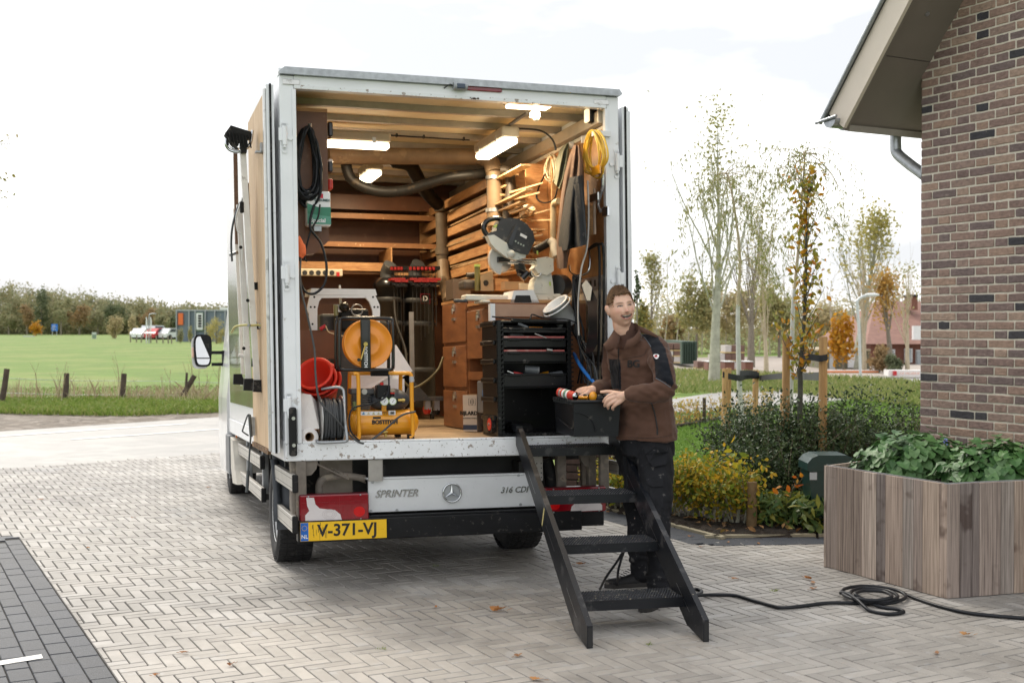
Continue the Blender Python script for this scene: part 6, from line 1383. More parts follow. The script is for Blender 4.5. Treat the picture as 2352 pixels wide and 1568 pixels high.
pl2=[(1336,655),(1346,642),(1360,660),(1356,690),(1348,690)]; mk('cap',CRM,t,lambda x:x.add([q(a_,b_,u=1.85) for a_,b_ in pl2]+[q(a_,b_,u=1.9) for a_,b_ in pl2],[tuple(range(5)),tuple(range(9,4,-1))]+[(i,i+5,(i+1)%5+5,(i+1)%5) for i in range(5)]))
t=ct('vacuum_cleaner','pale grey vacuum housing partly hidden behind the tool tower','vacuum cleaner',tuple(q(1330,880,v=.42)))
mk('housing',mat('vac_grey',(.42,.43,.42),.4,var=.1),t,lambda x:x.box(tuple(q(1318,822,v=.42)),tuple(q(1348,888,v=.6)),None,.03)); mk('band',DGREY,t,lambda x:x.box(tuple(q(1317,848,v=.415)),tuple(q(1345,858,v=.5))))
# --- ladder on the left door
LM=mat('ladder_alu',(.76,.75,.73),.42,.25,var=.1,spot=((.25,.23,.2),12,.64,.6))
t=ct('step_ladder','folded aluminium step ladder with black feet strapped to the left door','ladder',tuple(q(580,900,v=.5)))
def stile(a,b,w_,v,m=LM,nm='stile',dp=.03): 
    A=q(a[0],a[1],v=v); B=q(b[0],b[1],v=v); mk(nm,m,t,lambda x:x.hexa([B+Vector((-w_,0,0)),B+Vector((w_,0,0)),B+Vector((w_,dp,0)),B+Vector((-w_,dp,0)),A+Vector((-w_,0,0)),A+Vector((w_,0,0)),A+Vector((w_,dp,0)),A+Vector((-w_,dp,0))]))
stile((558,345),(592,893),.018,.45); stile((550,470),(571,870),.018,.62); stile((541,350),(545,560),.012,.70,BRC,'webbing'); stile((568,420),(581,740),.010,.55,BRC,'webbing'); stile((540,480),(558,860),.010,.8,LM)
def foot(x,y,v,s=1):
    p=q(x,y,v=v); mk('rubber_foot',RUBBER,t,lambda z:z.hexa([p+Vector(c)*s for c in ((-.03,-.02,-.045),(.06,-.02,-.05),(.06,.03,-.05),(-.03,.03,-.045),(-.025,-.015,.03),(.03,-.015,.03),(.03,.025,.03),(-.025,.025,.03))]))
foot(592,883,.44); foot(570,880,.6); foot(545,868,.78,.9); foot(585,830,.55,.7); foot(587,655,.55,.6); foot(583,745,.5,.6)
tp=[(516,308),(529,290),(577,305),(574,318),(566,322),(566,352),(553,352),(552,322),(545,340),(533,330)]
pl=[q(a_,b_,v=.43) for a_,b_ in tp]; mk('top_shoe',RUBBER,t,lambda x:x.prism([(p.x,p.z) for p in pl],.40,.50))
for k in range(8): 
    p=q(519+k*7.5,304-k*1.0+(k>2)*(k-2)*2.6,v=.39); mk('tread_rib',RUBBER,t,lambda x:x.tube([p,p+Vector((.012,.0,-.08))],.005,5))
mk('hinge_hook',CHROME,t,lambda x:x.tube(smooth_path([q(520,318,v=.5),q(519,332,v=.5),q(527,344,v=.5),q(542,349,v=.48),q(560,345,v=.46),q(575,330,v=.46),q(580,300,v=.46)],4),.010,8))
mk('hinge_hook',CHROME,t,lambda x:x.tube(smooth_path([q(524,316,v=.54),q(526,330,v=.54),q(535,340,v=.52),q(548,342,v=.5)],4),.010,8))
mk('red_clip',MT['red_plastic'],t,lambda x:(x.tube(smooth_path([q(528,320,v=.46),q(532,328,v=.46),q(543,330,v=.46),q(548,322,v=.46)],3),.006,6)))
mk('spreader',mat('spreader_black',(.05,.055,.06),.4,.2),t,lambda x:x.tube(smooth_path([q(558,455,v=.5),q(545,480,v=.5),q(534,520,v=.52),q(531,560,v=.54),q(533,600,v=.54)],5),.017,8,flat=(1,.4)))
mk('spreader',LM,t,lambda x:x.tube(smooth_path([q(556,455,v=.48),q(548,480,v=.48),q(542,500,v=.5),q(546,530,v=.5),q(556,545,v=.5),q(556,600,v=.52)],5),.014,8,flat=(1,.4)))
mk('joint_plate',RUBBER,t,lambda x:x.box(tuple(q(551,462,v=.44)),tuple(q(560,490,v=.46)),None,.006))
for x_,y_ in ((553,568),(560,800),(569,690)): mk('rivet',RUBBER,t,lambda x:x.tube([q(x_,y_,v=.44),q(x_,y_,v=.425)],.011,10))
mk('rung',LM,t,lambda x:x.tube([q(548,815,v=.6),q(560,818,v=.6)],.012,8)); mk('rung',STEEL,t,lambda x:x.tube([q(529,585,v=.6),q(545,580,v=.55)],.012,8))
BUN=mat('bungee_yellow',(.55,.50,.2),.6)
t=cab('bungee_cord','yellow and black bungee strap holding the ladder to the door',[q(532,763,v=.7),q(541,750,v=.5),q(565,746,v=.42),q(578,747,v=.42),q(592,746,v=.42),q(599,748,v=.42)],.007,BUN,'strap')
mk('hook',ZINC,t,lambda x:(x.box(tuple(q(594,742,v=.42)),tuple(q(602,754,v=.43))),x.tube([q(572,744,v=.41),q(572,750,v=.41)],.011,8)))
# ================================================================== steel steps
t=thing('steel_steps','black steel steps with four perforated treads leaning on the deck','steps',(.3,6.6,0))
BLS=mat('black_steel',(.007,.0085,.012),.38,0,spec=.4,var=.3,scale=7,bump=.0006,bs=60,spot=((.09,.085,.085),7,.60,.5),spots2=((.34,.30,.25),34,.69,.75))
fL=G(1355,1488); fR=G(1622,1473); side=(fR-fL); sw=side.length; side.normalize(); fwd=Vector((-side.y,side.x,0))
tl_=P(1182,990,7.62); 
# slope plane: from the feet to the deck edge
top=q(1183,992,v=-.02); topw=TM@top
run=(topw-fL).dot(fwd); rise=.90
slope=Vector((0,0,rise))+fwd*run; sl=slope.normalized(); nrm_=side.cross(sl).normalized(); 
if nrm_.z<0: nrm_=-nrm_
def stringer(base,skew):
    # a flat rectangular tube leaning up; lower end cut upright, upper end bent onto the deck
    w_=.030; h=.060
    b=MB(); d=slope+skew; dn=d.normalized(); up=side.cross(dn).normalized(); up=up if up.z>0 else -up
    low=[base+Vector((0,0,.0)),base+Vector((0,0,.0))+fwd*.02]
    s=side*w_/2
    A0=base; A1=base+Vector((0,0,.11)); kk=base+fwd*.17
    T0=base+d-up*.05; T1=base+d+up*.05
    prof=[A0+fwd*.0,A1,base+d*.985+up*.075,base+d*1.02+up*.02,base+d*.99-up*.055,base+dn*.20-up*.075+fwd*.03]
    n_=len(prof); b.add([p-s for p in prof]+[p+s for p in prof],[tuple(range(n_)),tuple(range(2*n_-1,n_-1,-1))]+[(i,i+n_,(i+1)%n_+n_,(i+1)%n_) for i in range(n_)])
    o=b.build('stringer',BLS,t)
    b=MB(); c0=A0-fwd*.0008; ss=side*(w_/2-.004); b.add([c0-ss+Vector((0,0,.006)),c0+ss+Vector((0,0,.006)),c0+ss+Vector((0,0,.102)),c0-ss+Vector((0,0,.102))],[(0,1,2,3)]); b.build('tube_opening',SD,o,fix=False)
    b=MB(); 
    for k in range(3):
        p0=base+d*(.12+k*.28)-up*.002-side*(w_/2+.0006); p1=base+d*(.24+k*.28)-up*.002-side*(w_/2+.0006); b.add([p0-up*.0018,p1-up*.0018,p1+up*.0018,p0+up*.0018],[(0,1,2,3)])
    b.build('weld_line',STEEL,o,fix=False,kind='stuff')
    return b
stringer(fL,Vector((0,0,0))); stringer(fR,side*-.0)
b=MB(); e=topw; b.hexa([e+side*a+fwd*c+Vector((0,0,z)) for z in (-.03,.03) for a,c in ((-.03,-.02),(.03,-.02),(.03,.17),(-.03,.17))]) if False else None
hk=MB(); p=fL+slope; 
hk.m=None; pp=[p+Vector((0,0,.03)),p+Vector((0,0,.045))-fwd*.0]
def obox(b,c,ax,sz):
    x,y,z=ax; b.hexa([c+x*(i*sz[0]/2)+y*(j*sz[1]/2)+z*(k*sz[2]/2) for k in (-1,1) for i,j in ((-1,-1),(1,-1),(1,1),(-1,1))])
deck=TM@q(1160,992,v=.05)
for base_ in (fL,fR):
    b=MB(); c=base_+slope+Vector((0,0,.045))+fwd*.075; obox(b,c,(side,fwd,Vector((0,0,1))),(.04,.20,.035)); hko=b.build('deck_hook',BLS,t)
    b=MB(); c2=c-fwd*.1005; b.add([c2+side*a+Vector((0,0,z)) for a,z in ((-.016,-.014),(.016,-.014),(.016,.014),(-.016,.014))],[(0,1,2,3)]); b.build('tube_opening',SD,hko,fix=False)
TRD=mat('tread_plate',(.012,.0145,.020),.42,0,spec=.5,var=.3,scale=8,spot=((.16,.15,.13),26,.60,.6),spots2=((.46,.40,.30),45,.64,.85))
for k,zf in enumerate((.165,.385,.60,.835)):
    f=zf/rise; fb=fL+slope*f; cpt=fb+side*(sw/2)+fwd*.05; cpt.z=zf
    wdt=sw-.034
    b=MB(); dpt=.225; obox(b,cpt+fwd*(dpt/2-.07)+Vector((0,0,-.003)),(side,fwd,Vector((0,0,1))),(wdt,dpt,.006)); tr_=b.build('tread',TRD,t)
    b=MB(); obox(b,cpt+fwd*(-.07)+Vector((0,0,-.026)),(side,fwd,Vector((0,0,1))),(wdt,.005,.052)); obox(b,cpt+fwd*(dpt-.07)+Vector((0,0,-.026)),(side,fwd,Vector((0,0,1))),(wdt,.005,.052)); b.build('tread_front',BLS,tr_)
    # raised perforation lips
    nxp,nyp=36,13; V_=[];F_=[]
    ring=[(math.cos(a),math.sin(a)) for a in [2*PI*i/8 for i in range(8)]]
    for i in range(nxp):
        for j in range(nyp):
            o_=cpt+side*((i+.5+(j%2)*.5)/(nxp+.6)-.5)*wdt+fwd*((j+.5)/nyp*dpt-.07); bi=len(V_)
            for (r_,z_) in ((.0062,.0002),(.0045,.0035),(.0030,.001)):
                for cx2,cy2 in ring: V_.append(tuple(o_+side*cx2*r_+fwd*cy2*r_+Vector((0,0,z_))))
            for l_ in range(2):
                for m_ in range(8): F_.append((bi+l_*8+m_,bi+l_*8+(m_+1)%8,bi+l_*8+8+(m_+1)%8,bi+l_*8+8+m_))
    arr('perforations',V_,F_,TRD,tr_,loc=WL[tr_.name],kind='stuff')
b=MB(); p0=fL+slope*.60-side*.016; up_=side.cross(sl); up_=up_ if up_.z>0 else -up_; obox(b,fL+slope*.56,(side,sl,up_),(.0325,.018,.118)); b.build('yellow_tape',mat('tape_yellow',(.60,.52,.22),.5),t)
# ================================================================== held crate
P0_=P
t=thing('tool_crate','black plastic crate of tools held by the man at the deck edge','crate',(.45,7.3,.926))
F0=Vector((.363,7.15,0));F1=Vector((.648,7.205,0));B0=Vector((.262,7.50,0));B1=F1+B0-F0; cz0,cz1=.93,1.145
CRP=mat('crate_plastic',(.008,.0095,.0125),.4,spec=.35,var=.2,scale=9,bump=.0006,bs=90,spot=((.12,.11,.10),13,.63,.5))
cc_=(F0+F1+B0+B1)/4
def shr(p,s,z): return cc_+(p-cc_)*s+Vector((0,0,z))
def wall_(a,b,nm):
    m_=MB(); i=.965; m_.hexa([shr(a,.93,cz0),shr(b,.93,cz0),shr(b,.93*i,cz0),shr(a,.93*i,cz0),shr(a,1,cz1),shr(b,1,cz1),shr(b,i,cz1),shr(a,i,cz1)]); return m_.build(nm,CRP,t)
wall_(F0,F1,'side_wall'); wall_(F1,B1,'side_wall'); wall_(B1,B0,'side_wall'); wall_(B0,F0,'side_wall')
m_=MB(); m_.hexa([shr(p,.925,cz0+.001) for p in (F0,F1,B1,B0)]+[shr(p,.925,cz0+.012) for p in (F0,F1,B1,B0)]); m_.build('crate_floor',CRP,t)
m_=MB(); m_.tube([shr(p,1.015,cz1-.006) for p in (F0,F1,B1,B0)],.011,6,closed=True); m_.build('rim',CRP,t)
m_=MB()
for k in range(9):
    p=B0.lerp(F0,.06+k*.11); m_.box((p.x-.014,p.y-.006,cz1-.024),(p.x+.004,p.y+.006,cz1+.006))
m_.build('rim_ribs',CRP,t,kind='stuff')
fn=(F1-F0).normalized(); fo=Vector((fn.y,-fn.x,0))
m_=MB(); m_.tube([F0+fn*(.012+.125*math.sin(a)*1.0)+fo*(-.001+.0)+Vector((0,0,.97+.115*math.cos(a)-.01)) for a in [PI/2*k/10 for k in range(11)]],.0035,6); m_.build('moulded_arc',CRP,t)
m_=MB(); m_.tube([shr(B0.lerp(F0,.1),1.0,1.03),shr(B0.lerp(F0,.55),.99,1.0),shr(B0.lerp(F0,.95),.98,.975)],.006,6); m_.build('moulded_step',CRP,t)
c0=P(1285,900,7.33); c1=P(1322,910,7.22)
tcn=thing('spray_can','red and white spray can lying in the held crate','can',c0); m_=MB(); m_.tube([c0,c1],.027,18); m_.build('can_body',MT['red_handle'] if 'red_handle' in MT else CR,tcn)
for f,nm,mm in ((.12,'grey_band',mat('can_grey',(.3,.32,.33),.35,.5)),(.32,'white_band',WPL),(.44,'green_band',mat('can_green',(.05,.3,.2),.4)),(.55,'white_band',WPL)):
    a=c0.lerp(c1,f); b=c0.lerp(c1,f+.09); m_=MB(); m_.tube([a,b],.0276,18); m_.build(nm,mm,tcn)
m_=MB(); m_.tube([c1,c1+(c1-c0).normalized()*.008],[.026,.016],16); m_.tube([c1,c1+(c1-c0).normalized()*.016],.008,10); m_.build('valve_dome',CHROME,tcn)
def loosetool(lb,a,b,r,m,cat='hand tool',flat=None): o=MB(); o.tube([a,b],r,10,flat=flat); tag(o.build('hand_tool',m),lb,cat)
loosetool('black handled file lying beside the spray can',P(1326,905,7.34),P(1352,909,7.3),.010,GLOSSB)
loosetool('yellow tool handle lying next to the file',P(1328,913,7.3),P(1350,913,7.28),.010,YELP)
tp_=thing('tape_measure','yellow and black power tool grip poking out of the held crate','tool',P(1365,915,7.27)); m_=MB(); a=P(1362,911,7.27); m_.sphere(a,(.026,.03,.032),12); m_.build('yellow_shell',YELP,tp_); m_=MB(); m_.sphere(a+Vector((.045,0,-.012)),(.035,.03,.028),12); m_.build('black_shell',BLACK,tp_)
loosetool('dark bundle of tools filling the back of the held crate',P(1300,925,7.4),P(1400,925,7.35),.05,BLACK)
# ================================================================== the man
def P(x,y,Y): return P0_(x,y,Y+(.27 if y<=1030 else max(0,.27*(1340-y)/310)))
MAN=thing('person','man with short brown hair in brown and black work jacket holding a crate','person',(.84,7.08,0))
def remesh(mb,vox,name,mats,par,sm=2,disp=None):
    me=bpy.data.meshes.new('t'); me.from_pydata([tuple(p) for p in mb.v],[],mb.f)
    bm=bmesh.new(); bm.from_mesh(me); bmesh.ops.recalc_face_normals(bm,faces=bm.faces[:]); bm.to_mesh(me); bm.free()
    o=bpy.data.objects.new('t',me); COL.objects.link(o); md=o.modifiers.new('r','REMESH'); md.mode='VOXEL'; md.voxel_size=vox; md.use_smooth_shade=True
    if sm: s_=o.modifiers.new('s','SMOOTH'); s_.factor=.5; s_.iterations=sm
    dg=bpy.context.evaluated_depsgraph_get(); m2=bpy.data.meshes.new_from_object(o.evaluated_get(dg)); bpy.data.objects.remove(o); bpy.data.meshes.remove(me)
    n=len(m2.vertices); co=np.empty(n*3,np.float32); m2.vertices.foreach_get('co',co); co=co.reshape(-1,3)
    if disp is not None:
        no=np.empty(n*3,np.float32); m2.vertices.foreach_get('normal',no); no=no.reshape(-1,3)
        d=np.array([disp(Vector(c)) for c in co],np.float32); co=co+no*d[:,None]
    loc=WL[par.name]; co2=co-np.array(loc,np.float32); m2.vertices.foreach_set('co',co2.ravel()); m2.materials.clear()
    for m_ in (mats if isinstance(mats,(list,tuple)) else [mats]): m2.materials.append(m_)
    m2.name=name; m2.update(); ob=bpy.data.objects.new(name,m2); COL.objects.link(ob); ob.parent=par; WL[ob.name]=loc; return ob,co
def uni(mb): # closed tube sections helper with capping spheres
    return mb
def limb(mb,pts,rs,n=14,flat=None):
    pp=smooth_path(pts,6); k=len(pp); rr=[]
    for i in range(k):
        f=i/(k-1)*(len(rs)-1); j=min(int(f),len(rs)-2); rr.append(rs[j]+(rs[j+1]-rs[j])*(f-j))
    mb.tube(pp,rr,n,flat=flat); mb.sphere(pp[0],rr[0]*.98,12); mb.sphere(pp[-1],rr[-1]*.98,12)
def loft(mb,secs,ax,ay,n=28):
    """secs: (centre, half width, half depth)"""
    vs=[]
    for c,a,b in secs:
        for k in range(n):
            t_=2*PI*k/n; cx_=math.copysign(abs(math.cos(t_))**.85,math.cos(t_)); sy=math.copysign(abs(math.sin(t_))**.85,math.sin(t_)); vs.append(Vector(c)+ax*a*cx_+ay*b*sy)
    m_=len(secs); mb.add(vs,[(i*n+k,i*n+(k+1)%n,(i+1)*n+(k+1)%n,(i+1)*n+k) for i in range(m_-1) for k in range(n)]+[tuple(range(n)),tuple(range((m_-1)*n,m_*n))])
SV=Vector((.74,-.67,0)).normalized(); FV=Vector((-.67,-.74,0)).normalized()   # shoulder line, chest direction
HD=P(1426,707,7.02)
hz=Vector((-.145,-.02,1)).normalized(); hy=Vector((.25,-1,-.02)); hy=(hy-hz*hy.dot(hz)).normalized(); hx=hy.cross(hz)  # hx: the viewer's left is +? fixed below
if hx.x<0: hx=-hx
HS=1.03
hM=Matrix(((hx.x*HS,hy.x*HS,hz.x*HS,HD.x),(hx.y*HS,hy.y*HS,hz.y*HS,HD.y),(hx.z*HS,hy.z*HS,hz.z*HS,HD.z),(0,0,0,1))); hI=hM.inverted()
def g(x,z,cx_,cz_,sx,sz): return math.exp(-((x-cx_)/sx)**2-((z-cz_)/sz)**2)
def headpts():
    nt_,np_=96,70; vs=[]
    for j in range(np_+1):
        ph=-PI/2+PI*j/np_
        for i in range(nt_):
            th=2*PI*i/nt_; x=math.sin(th)*math.cos(ph); y=math.cos(th)*math.cos(ph); z=math.sin(ph)
            X=.0745*x; Y=.097*y-.004; Z=.121*z
            if z<0: 
                X*=1-.20*(-z)**1.5; Y*=1-.10*(-z)**2 if y>0 else 1-.45*(-z)**1.2
            X*=1-.06*max(0,z)**2
            if y>.0:
                f=min(1,y*1.6)
                # flatten face slightly
                Y-= .006*f*(1-abs(x))
                if z<-.1: Y+=.010*f*min(1,(-z-.1)/.4)
                no_=0
                if -.036<Z<.036: no_=math.exp(-(X/.0105)**2)*(.030*((.036-Z)/.058)**1.15 if Z>-.022 else .030*max(0,(Z+.036)/.014))
                Y+=no_*f
                Y+=f*(.008*g(X,Z,.0,-.024,.020,.009))
                for s in (-1,1):
                    Y-=f*.0085*g(X,Z,s*.030,.013,.014,.010)
                    Y+=f*.0050*g(X,Z,s*.028,.031,.022,.007)
                    Y+=f*.0075*g(X,Z,s*.041,-.018,.018,.016)
                    Y+=f*.0030*g(X,Z,s*.030,.011,.012,.006)
                    Y-=f*.0035*g(X,Z,s*.040,-.046,.006,.020)
                    X+=s*f*.004*g(X,Z,s*.055,-.020,.02,.02)
                Y+=f*.006*g(X,Z,0,-.052,.034,.019)
                mo=((X/.0325)**2+((Z+.0535-.009*(X/.0325)**2)/.0105)**2)
                if mo<1: Y-=f*.011*(1-mo)**.5
                elif mo<1.9: Y+=f*.0025
                Y+=f*.0095*g(X,Z,0,-.098,.022,.018)
                Y-=f*.004*g(X,Z,0,-.080,.022,.007)
            vs.append(hM@Vector((X,Y,Z)))
    fs=[(j*nt_+i,j*nt_+(i+1)%nt_,(j+1)*nt_+(i+1)%nt_,(j+1)*nt_+i) for j in range(np_) for i in range(nt_)]
    return vs,fs
B=MB(); hv,hf=headpts(); B.add(hv,hf)
for s in (-1,1):
    e_=MB(hM); e_.sphere((s*.077,-.008,-.004),(.010,.020,.033),14); B.add(e_.v,e_.f)
    e_=MB(hM); e_.sphere((s*.085,-.012,.006),(.008,.019,.022),12); B.add(e_.v,e_.f)
NB=P(1444,783,7.07)
limb(B,[hM@Vector((0,-.02,-.06)),hM@Vector((0,-.018,-.12)),NB+Vector((0,0,.02)),NB-Vector((0,0,.06))],[.056,.055,.060,.075])
TC=P(1470,880,7.08); HP=P(1487,1025,7.06); SHL=P(1511,800,6.97); SHR=P(1412,798,7.24)
loft(B,[(NB-Vector((0,0,.04)),.10,.06),(P(1460,830,7.09),.16,.08),(TC,.14,.085),(HP,.13,.085)],SV,FV)
WRL=P0_(1440,906,7.065); WRR=P0_(1362,894,7.34); ELL=P0_(1527,893,7.03); ELR=P0_(1404,880,7.50)
limb(B,[SHL,ELL,WRL],[.05,.042,.028]); limb(B,[SHR,ELR,WRR],[.05,.042,.027])
# hands: palm + five bent fingers each, built into the body surface
def hand(W,palm,fingers,thumb,pr=(.020,.026)):
    a,b=palm; limb(B,[W,W.lerp(a,.5),a],[.026,.026,.024],12)
    V_=(b[1]-b[0])
    for i,f in enumerate(fingers):
        k0=b[0].lerp(b[1],i/3); limb(B,[W.lerp(k0,.25),W.lerp(k0,.7),k0],[.015,.0165,.0125],10)
        limb(B,[k0]+f,[.0115,.0105,.0095,.0080],10)
    limb(B,[W.lerp(a,.2)]+thumb,[.017,.0145,.0115,.0095],10)
# left hand (right in the picture): back of the hand to the camera, fingertips pressed on the crate front
yc=7.105
k_=[P0_(1407,907,yc-.01),P0_(1402,912,yc-.03),P0_(1402,919,yc-.035),P0_(1406,926,yc-.02)]
kn=[P0_(1413,903,yc-.02),P0_(1420,925,yc-.035)]
fing=[[P0_(1398,909,yc-.012),P0_(1390,916,yc+.0),P0_(1386,922,yc+.022)],[P0_(1399,917,yc-.022),P0_(1391,925,yc-.006),P0_(1389,932,yc+.018)],[P0_(1404,925,yc-.026),P0_(1397,932,yc-.01),P0_(1397,938,yc+.016)],[P0_(1413,930,yc-.026),P0_(1407,936,yc-.01),P0_(1408,940,yc+.014)]]
hand(WRL,(P0_(1424,911,yc-.03),kn),fing,[P0_(1412,902,yc+.005),P0_(1398,899,yc+.03),P0_(1381,900,yc+.04)])
# right hand (left in the picture): over the far rim, mostly fingers on top
yr=7.40
hand(WRR,(P0_(1348,896,yr-.02),[P0_(1340,892,yr-.01),P0_(1338,903,yr-.03)]),[[P0_(1334,893,yr),P0_(1327,896,yr+.01),P0_(1322,902,yr+.01)],[P0_(1333,896,yr-.01),P0_(1325,899,yr),P0_(1320,905,yr)],[P0_(1333,900,yr-.015),P0_(1325,903,yr-.01),P0_(1321,908,yr-.005)],[P0_(1334,904,yr-.025),P0_(1328,907,yr-.02),P0_(1325,911,yr-.015)]],[P0_(1350,902,yr-.07),P0_(1341,906,yr-.08),P0_(1333,909,yr-.08)])
# legs under the trousers
HL_=P(1505,1035,6.98); HR_=P(1468,1035,7.16); KL=P(1508,1190,6.86); KR=P(1466,1190,7.16); ALn=P(1513,1362,6.88); ARn=P(1474,1328,7.36)
ALn.z=.10; ARn.z=.10
limb(B,[HP,HL_,KL,ALn],[.09,.075,.052,.036]); limb(B,[HP,HR_,KR,ARn],[.09,.075,.052,.036])
SKIN=bpy.data.materials.new('skin'); SKIN.use_nodes=True; tt=SKIN.node_tree; bb_=tt.nodes['Principled BSDF']; at=N(tt,'ShaderNodeVertexColor',layer_name='Col'); tt.links.new(at.outputs[0],bb_.inputs['Base Color']); bb_.inputs['Roughness'].default_value=.42; nn_=N(tt,'ShaderNodeTexNoise',i_Scale=260,i_Detail=4); bp_=N(tt,'ShaderNodeBump',i_Distance=.0012); tt.links.new(nn_.outputs[0],bp_.inputs['Height']); tt.links.new(bp_.outputs[0],bb_.inputs['Normal']); bb_.inputs['Subsurface Weight'].default_value=.12; bb_.inputs['Subsurface Radius'].default_value=(.012,.005,.003); bb_.inputs['Subsurface Scale'].default_value=.6
body,bco=remesh(B,.0036,'body',SKIN,MAN,1)
ca=body.data.color_attributes.new('Col','FLOAT_COLOR','POINT')
H_=np.array(hI); loc=bco@H_[:3,:3].T+H_[:3,3]; X,Y,Z=loc[:,0],loc[:,1],loc[:,2]
col=np.tile(np.array([.74,.47,.35]),(len(X),1))
def gg(cx_,cz_,sx,sz): return np.exp(-((X-cx_)/sx)**2-((Z-cz_)/sz)**2)
inh=(Z>-.13)&(np.abs(X)<.1)&(np.abs(Y)<.14)&(Z<.14); fr=inh&(Y>.02)
def mixc(mask,c):
    global col
    m_=np.clip(mask,0,1)[:,None]; col=col*(1-m_)+np.array(c)*m_
F_=fr.astype(float)
mixc(F_*.35*(gg(.042,-.015,.02,.018)+gg(-.042,-.015,.02,.018)),(.60,.20,.15))
mixc(F_*.4*gg(0,-.016,.014,.012),(.60,.22,.17))
stub=F_*np.clip((-.040-Z)/.02,0,1)+inh*(Y<=.04)*(Y>-.02)*np.clip((-.030-Z)/.02,0,1)*.8
stub=np.clip(stub,0,1)*(1-gg(0,-.055,.026,.012)*.6); st2=F_*gg(0,-.040,.026,.006)
mixc(np.clip(stub+st2,0,1)*.24*np.where(Z>-.125,1,0),(.26,.14,.09))
mo=(X/.0365)**2+((Z+.0540-.009*(X/.0325)**2)/.0150)**2
mixc(F_*(mo<1),(.50,.17,.14)); mi_=(X/.0320)**2+((Z+.0530-.009*(X/.0325)**2)/.0105)**2
mixc(F_*(mi_<1),(.045,.012,.010)); tz_=Z+.0530-.009*(X/.0325)**2
mixc(F_*((mi_<.92)&(tz_>.0025)),(.72,.66,.54)); mixc(F_*((mi_<.75)&(tz_<-.0065)),(.55,.45,.38))
for s in (-1,1):
    ex=X-s*.030; cz_=.0125-.10*ex*ex/.02; 
    mixc(F_*np.exp(-(ex/.019)**4-((Z-.0125)/.0085)**2)*.35,(.28,.14,.10))
    mixc(F_*(np.abs(ex)<.0125)*(np.abs(Z-.0115+18*ex*ex)<.0022),(.45,.38,.34)); mixc(F_*(np.abs(ex-.002)<.0050)*(np.abs(Z-.0115+18*ex*ex)<.0026),(.02,.02,.025))
    mixc(F_*(np.abs(ex)<.0150)*(np.abs(Z-.0145+18*ex*ex)<.0022),(.05,.025,.02))
    mixc(F_*np.exp(-(ex/.021)**4-((Z-.0315+9*ex*ex)/.0040)**2)*.75,(.13,.065,.03))
    mixc(F_*.35*np.exp(-((X-s*(.028+.35*np.abs(Z+.03)))/.003)**2-((Z+.040)/.016)**2),(.30,.14,.10))
    mixc(F_*(1.0*np.exp(-((X-s*.007)/.0035)**2-((Z+.030)/.0025)**2)),(.16,.05,.04))
n_=len(X); cc4=np.ones((n_,4),np.float32); cc4[:,:3]=col; ca.data.foreach_set('color',cc4.ravel())
# hair
HAIR=mat('brown_hair',(.075,.042,.02),.55,var=.5,scale=60,island=[(.10,.052,.024),(.21,.115,.052),(.38,.22,.10)])
nh=6500; th=rng.uniform(-PI,PI,nh); ph=np.arcsin(rng.uniform(-.25,1,nh)); P0=[];Fh=[]
for i in range(nh):
    t_,p_=th[i],ph[i]; x,y,z=math.sin(t_)*math.cos(p_),math.cos(t_)*math.cos(p_),math.sin(p_)
    # hairline: front above .062, sides by the temples, down to nape behind
    zl=.075 if y>.55 else (.030 if y>.15 else (-.018 if y>-.25 else -.055))
    if y>.15 and abs(x)>.8: zl=.012
    Z0=.123*z; 
    if Z0<zl+rng.normal()*.004: continue
    base=Vector((.0755*x*(1-.06*max(0,z)**2),.098*y-.004,Z0)); nr=Vector((x/.0755,y/.098,z/.123)).normalized()
    top=max(0,z); ln=.006+.017*top*(1 if y>-.5 else .7)
    dr=(nr*.55+Vector((rng.normal()*.3,.55*top+rng.normal()*.3,.15+rng.normal()*.25))).normalized(); sd=dr.cross(nr); 
    if sd.length<1e-4: sd=Vector((1,0,0))
    sd=sd.normalized()*.0015
    b0=base-nr*.003; pts=[b0-sd,b0+sd,b0+dr*ln*.6+sd*.7+nr*.001,b0+dr*ln*.6-sd*.7+nr*.001,b0+dr*ln+Vector((0,.002,-.001))]
    k=len(P0); P0+=[tuple(hM@q_) for q_ in pts]; Fh+=[(k,k+1,k+2),(k,k+2,k+3),(k+3,k+2,k+4)]
hair=arr('hair',P0,Fh,HAIR,MAN,loc=WL[MAN.name],kind='stuff')
hc=MB(hM); vs=[];nA=40
for j in range(15):
    for i in range(nA):
        t_=2*PI*i/nA; y0=math.cos(t_); x0=math.sin(t_); zl=.078 if y0>.55 else (.034 if y0>.15 else (-.014 if y0>-.25 else -.05))
        ph0=math.asin(max(-.9,min(.95,zl/.123))); p_=ph0+(PI/2-ph0)*j/14; z=math.sin(p_); r=math.cos(p_); ex=.004+.007*z; vs.append((.0755*x0*r+ex*x0*r,(.098+ex)*y0*r-.004,(.122+ex)*z))
hc.add(vs,[(j*nA+i,j*nA+(i+1)%nA,(j+1)*nA+(i+1)%nA,(j+1)*nA+i) for j in range(14) for i in range(nA)],True); hc.build('hair_base',mat('hair_base',(.14,.078,.038),.7,var=.4,scale=90,bump=.003,bs=200),MAN)
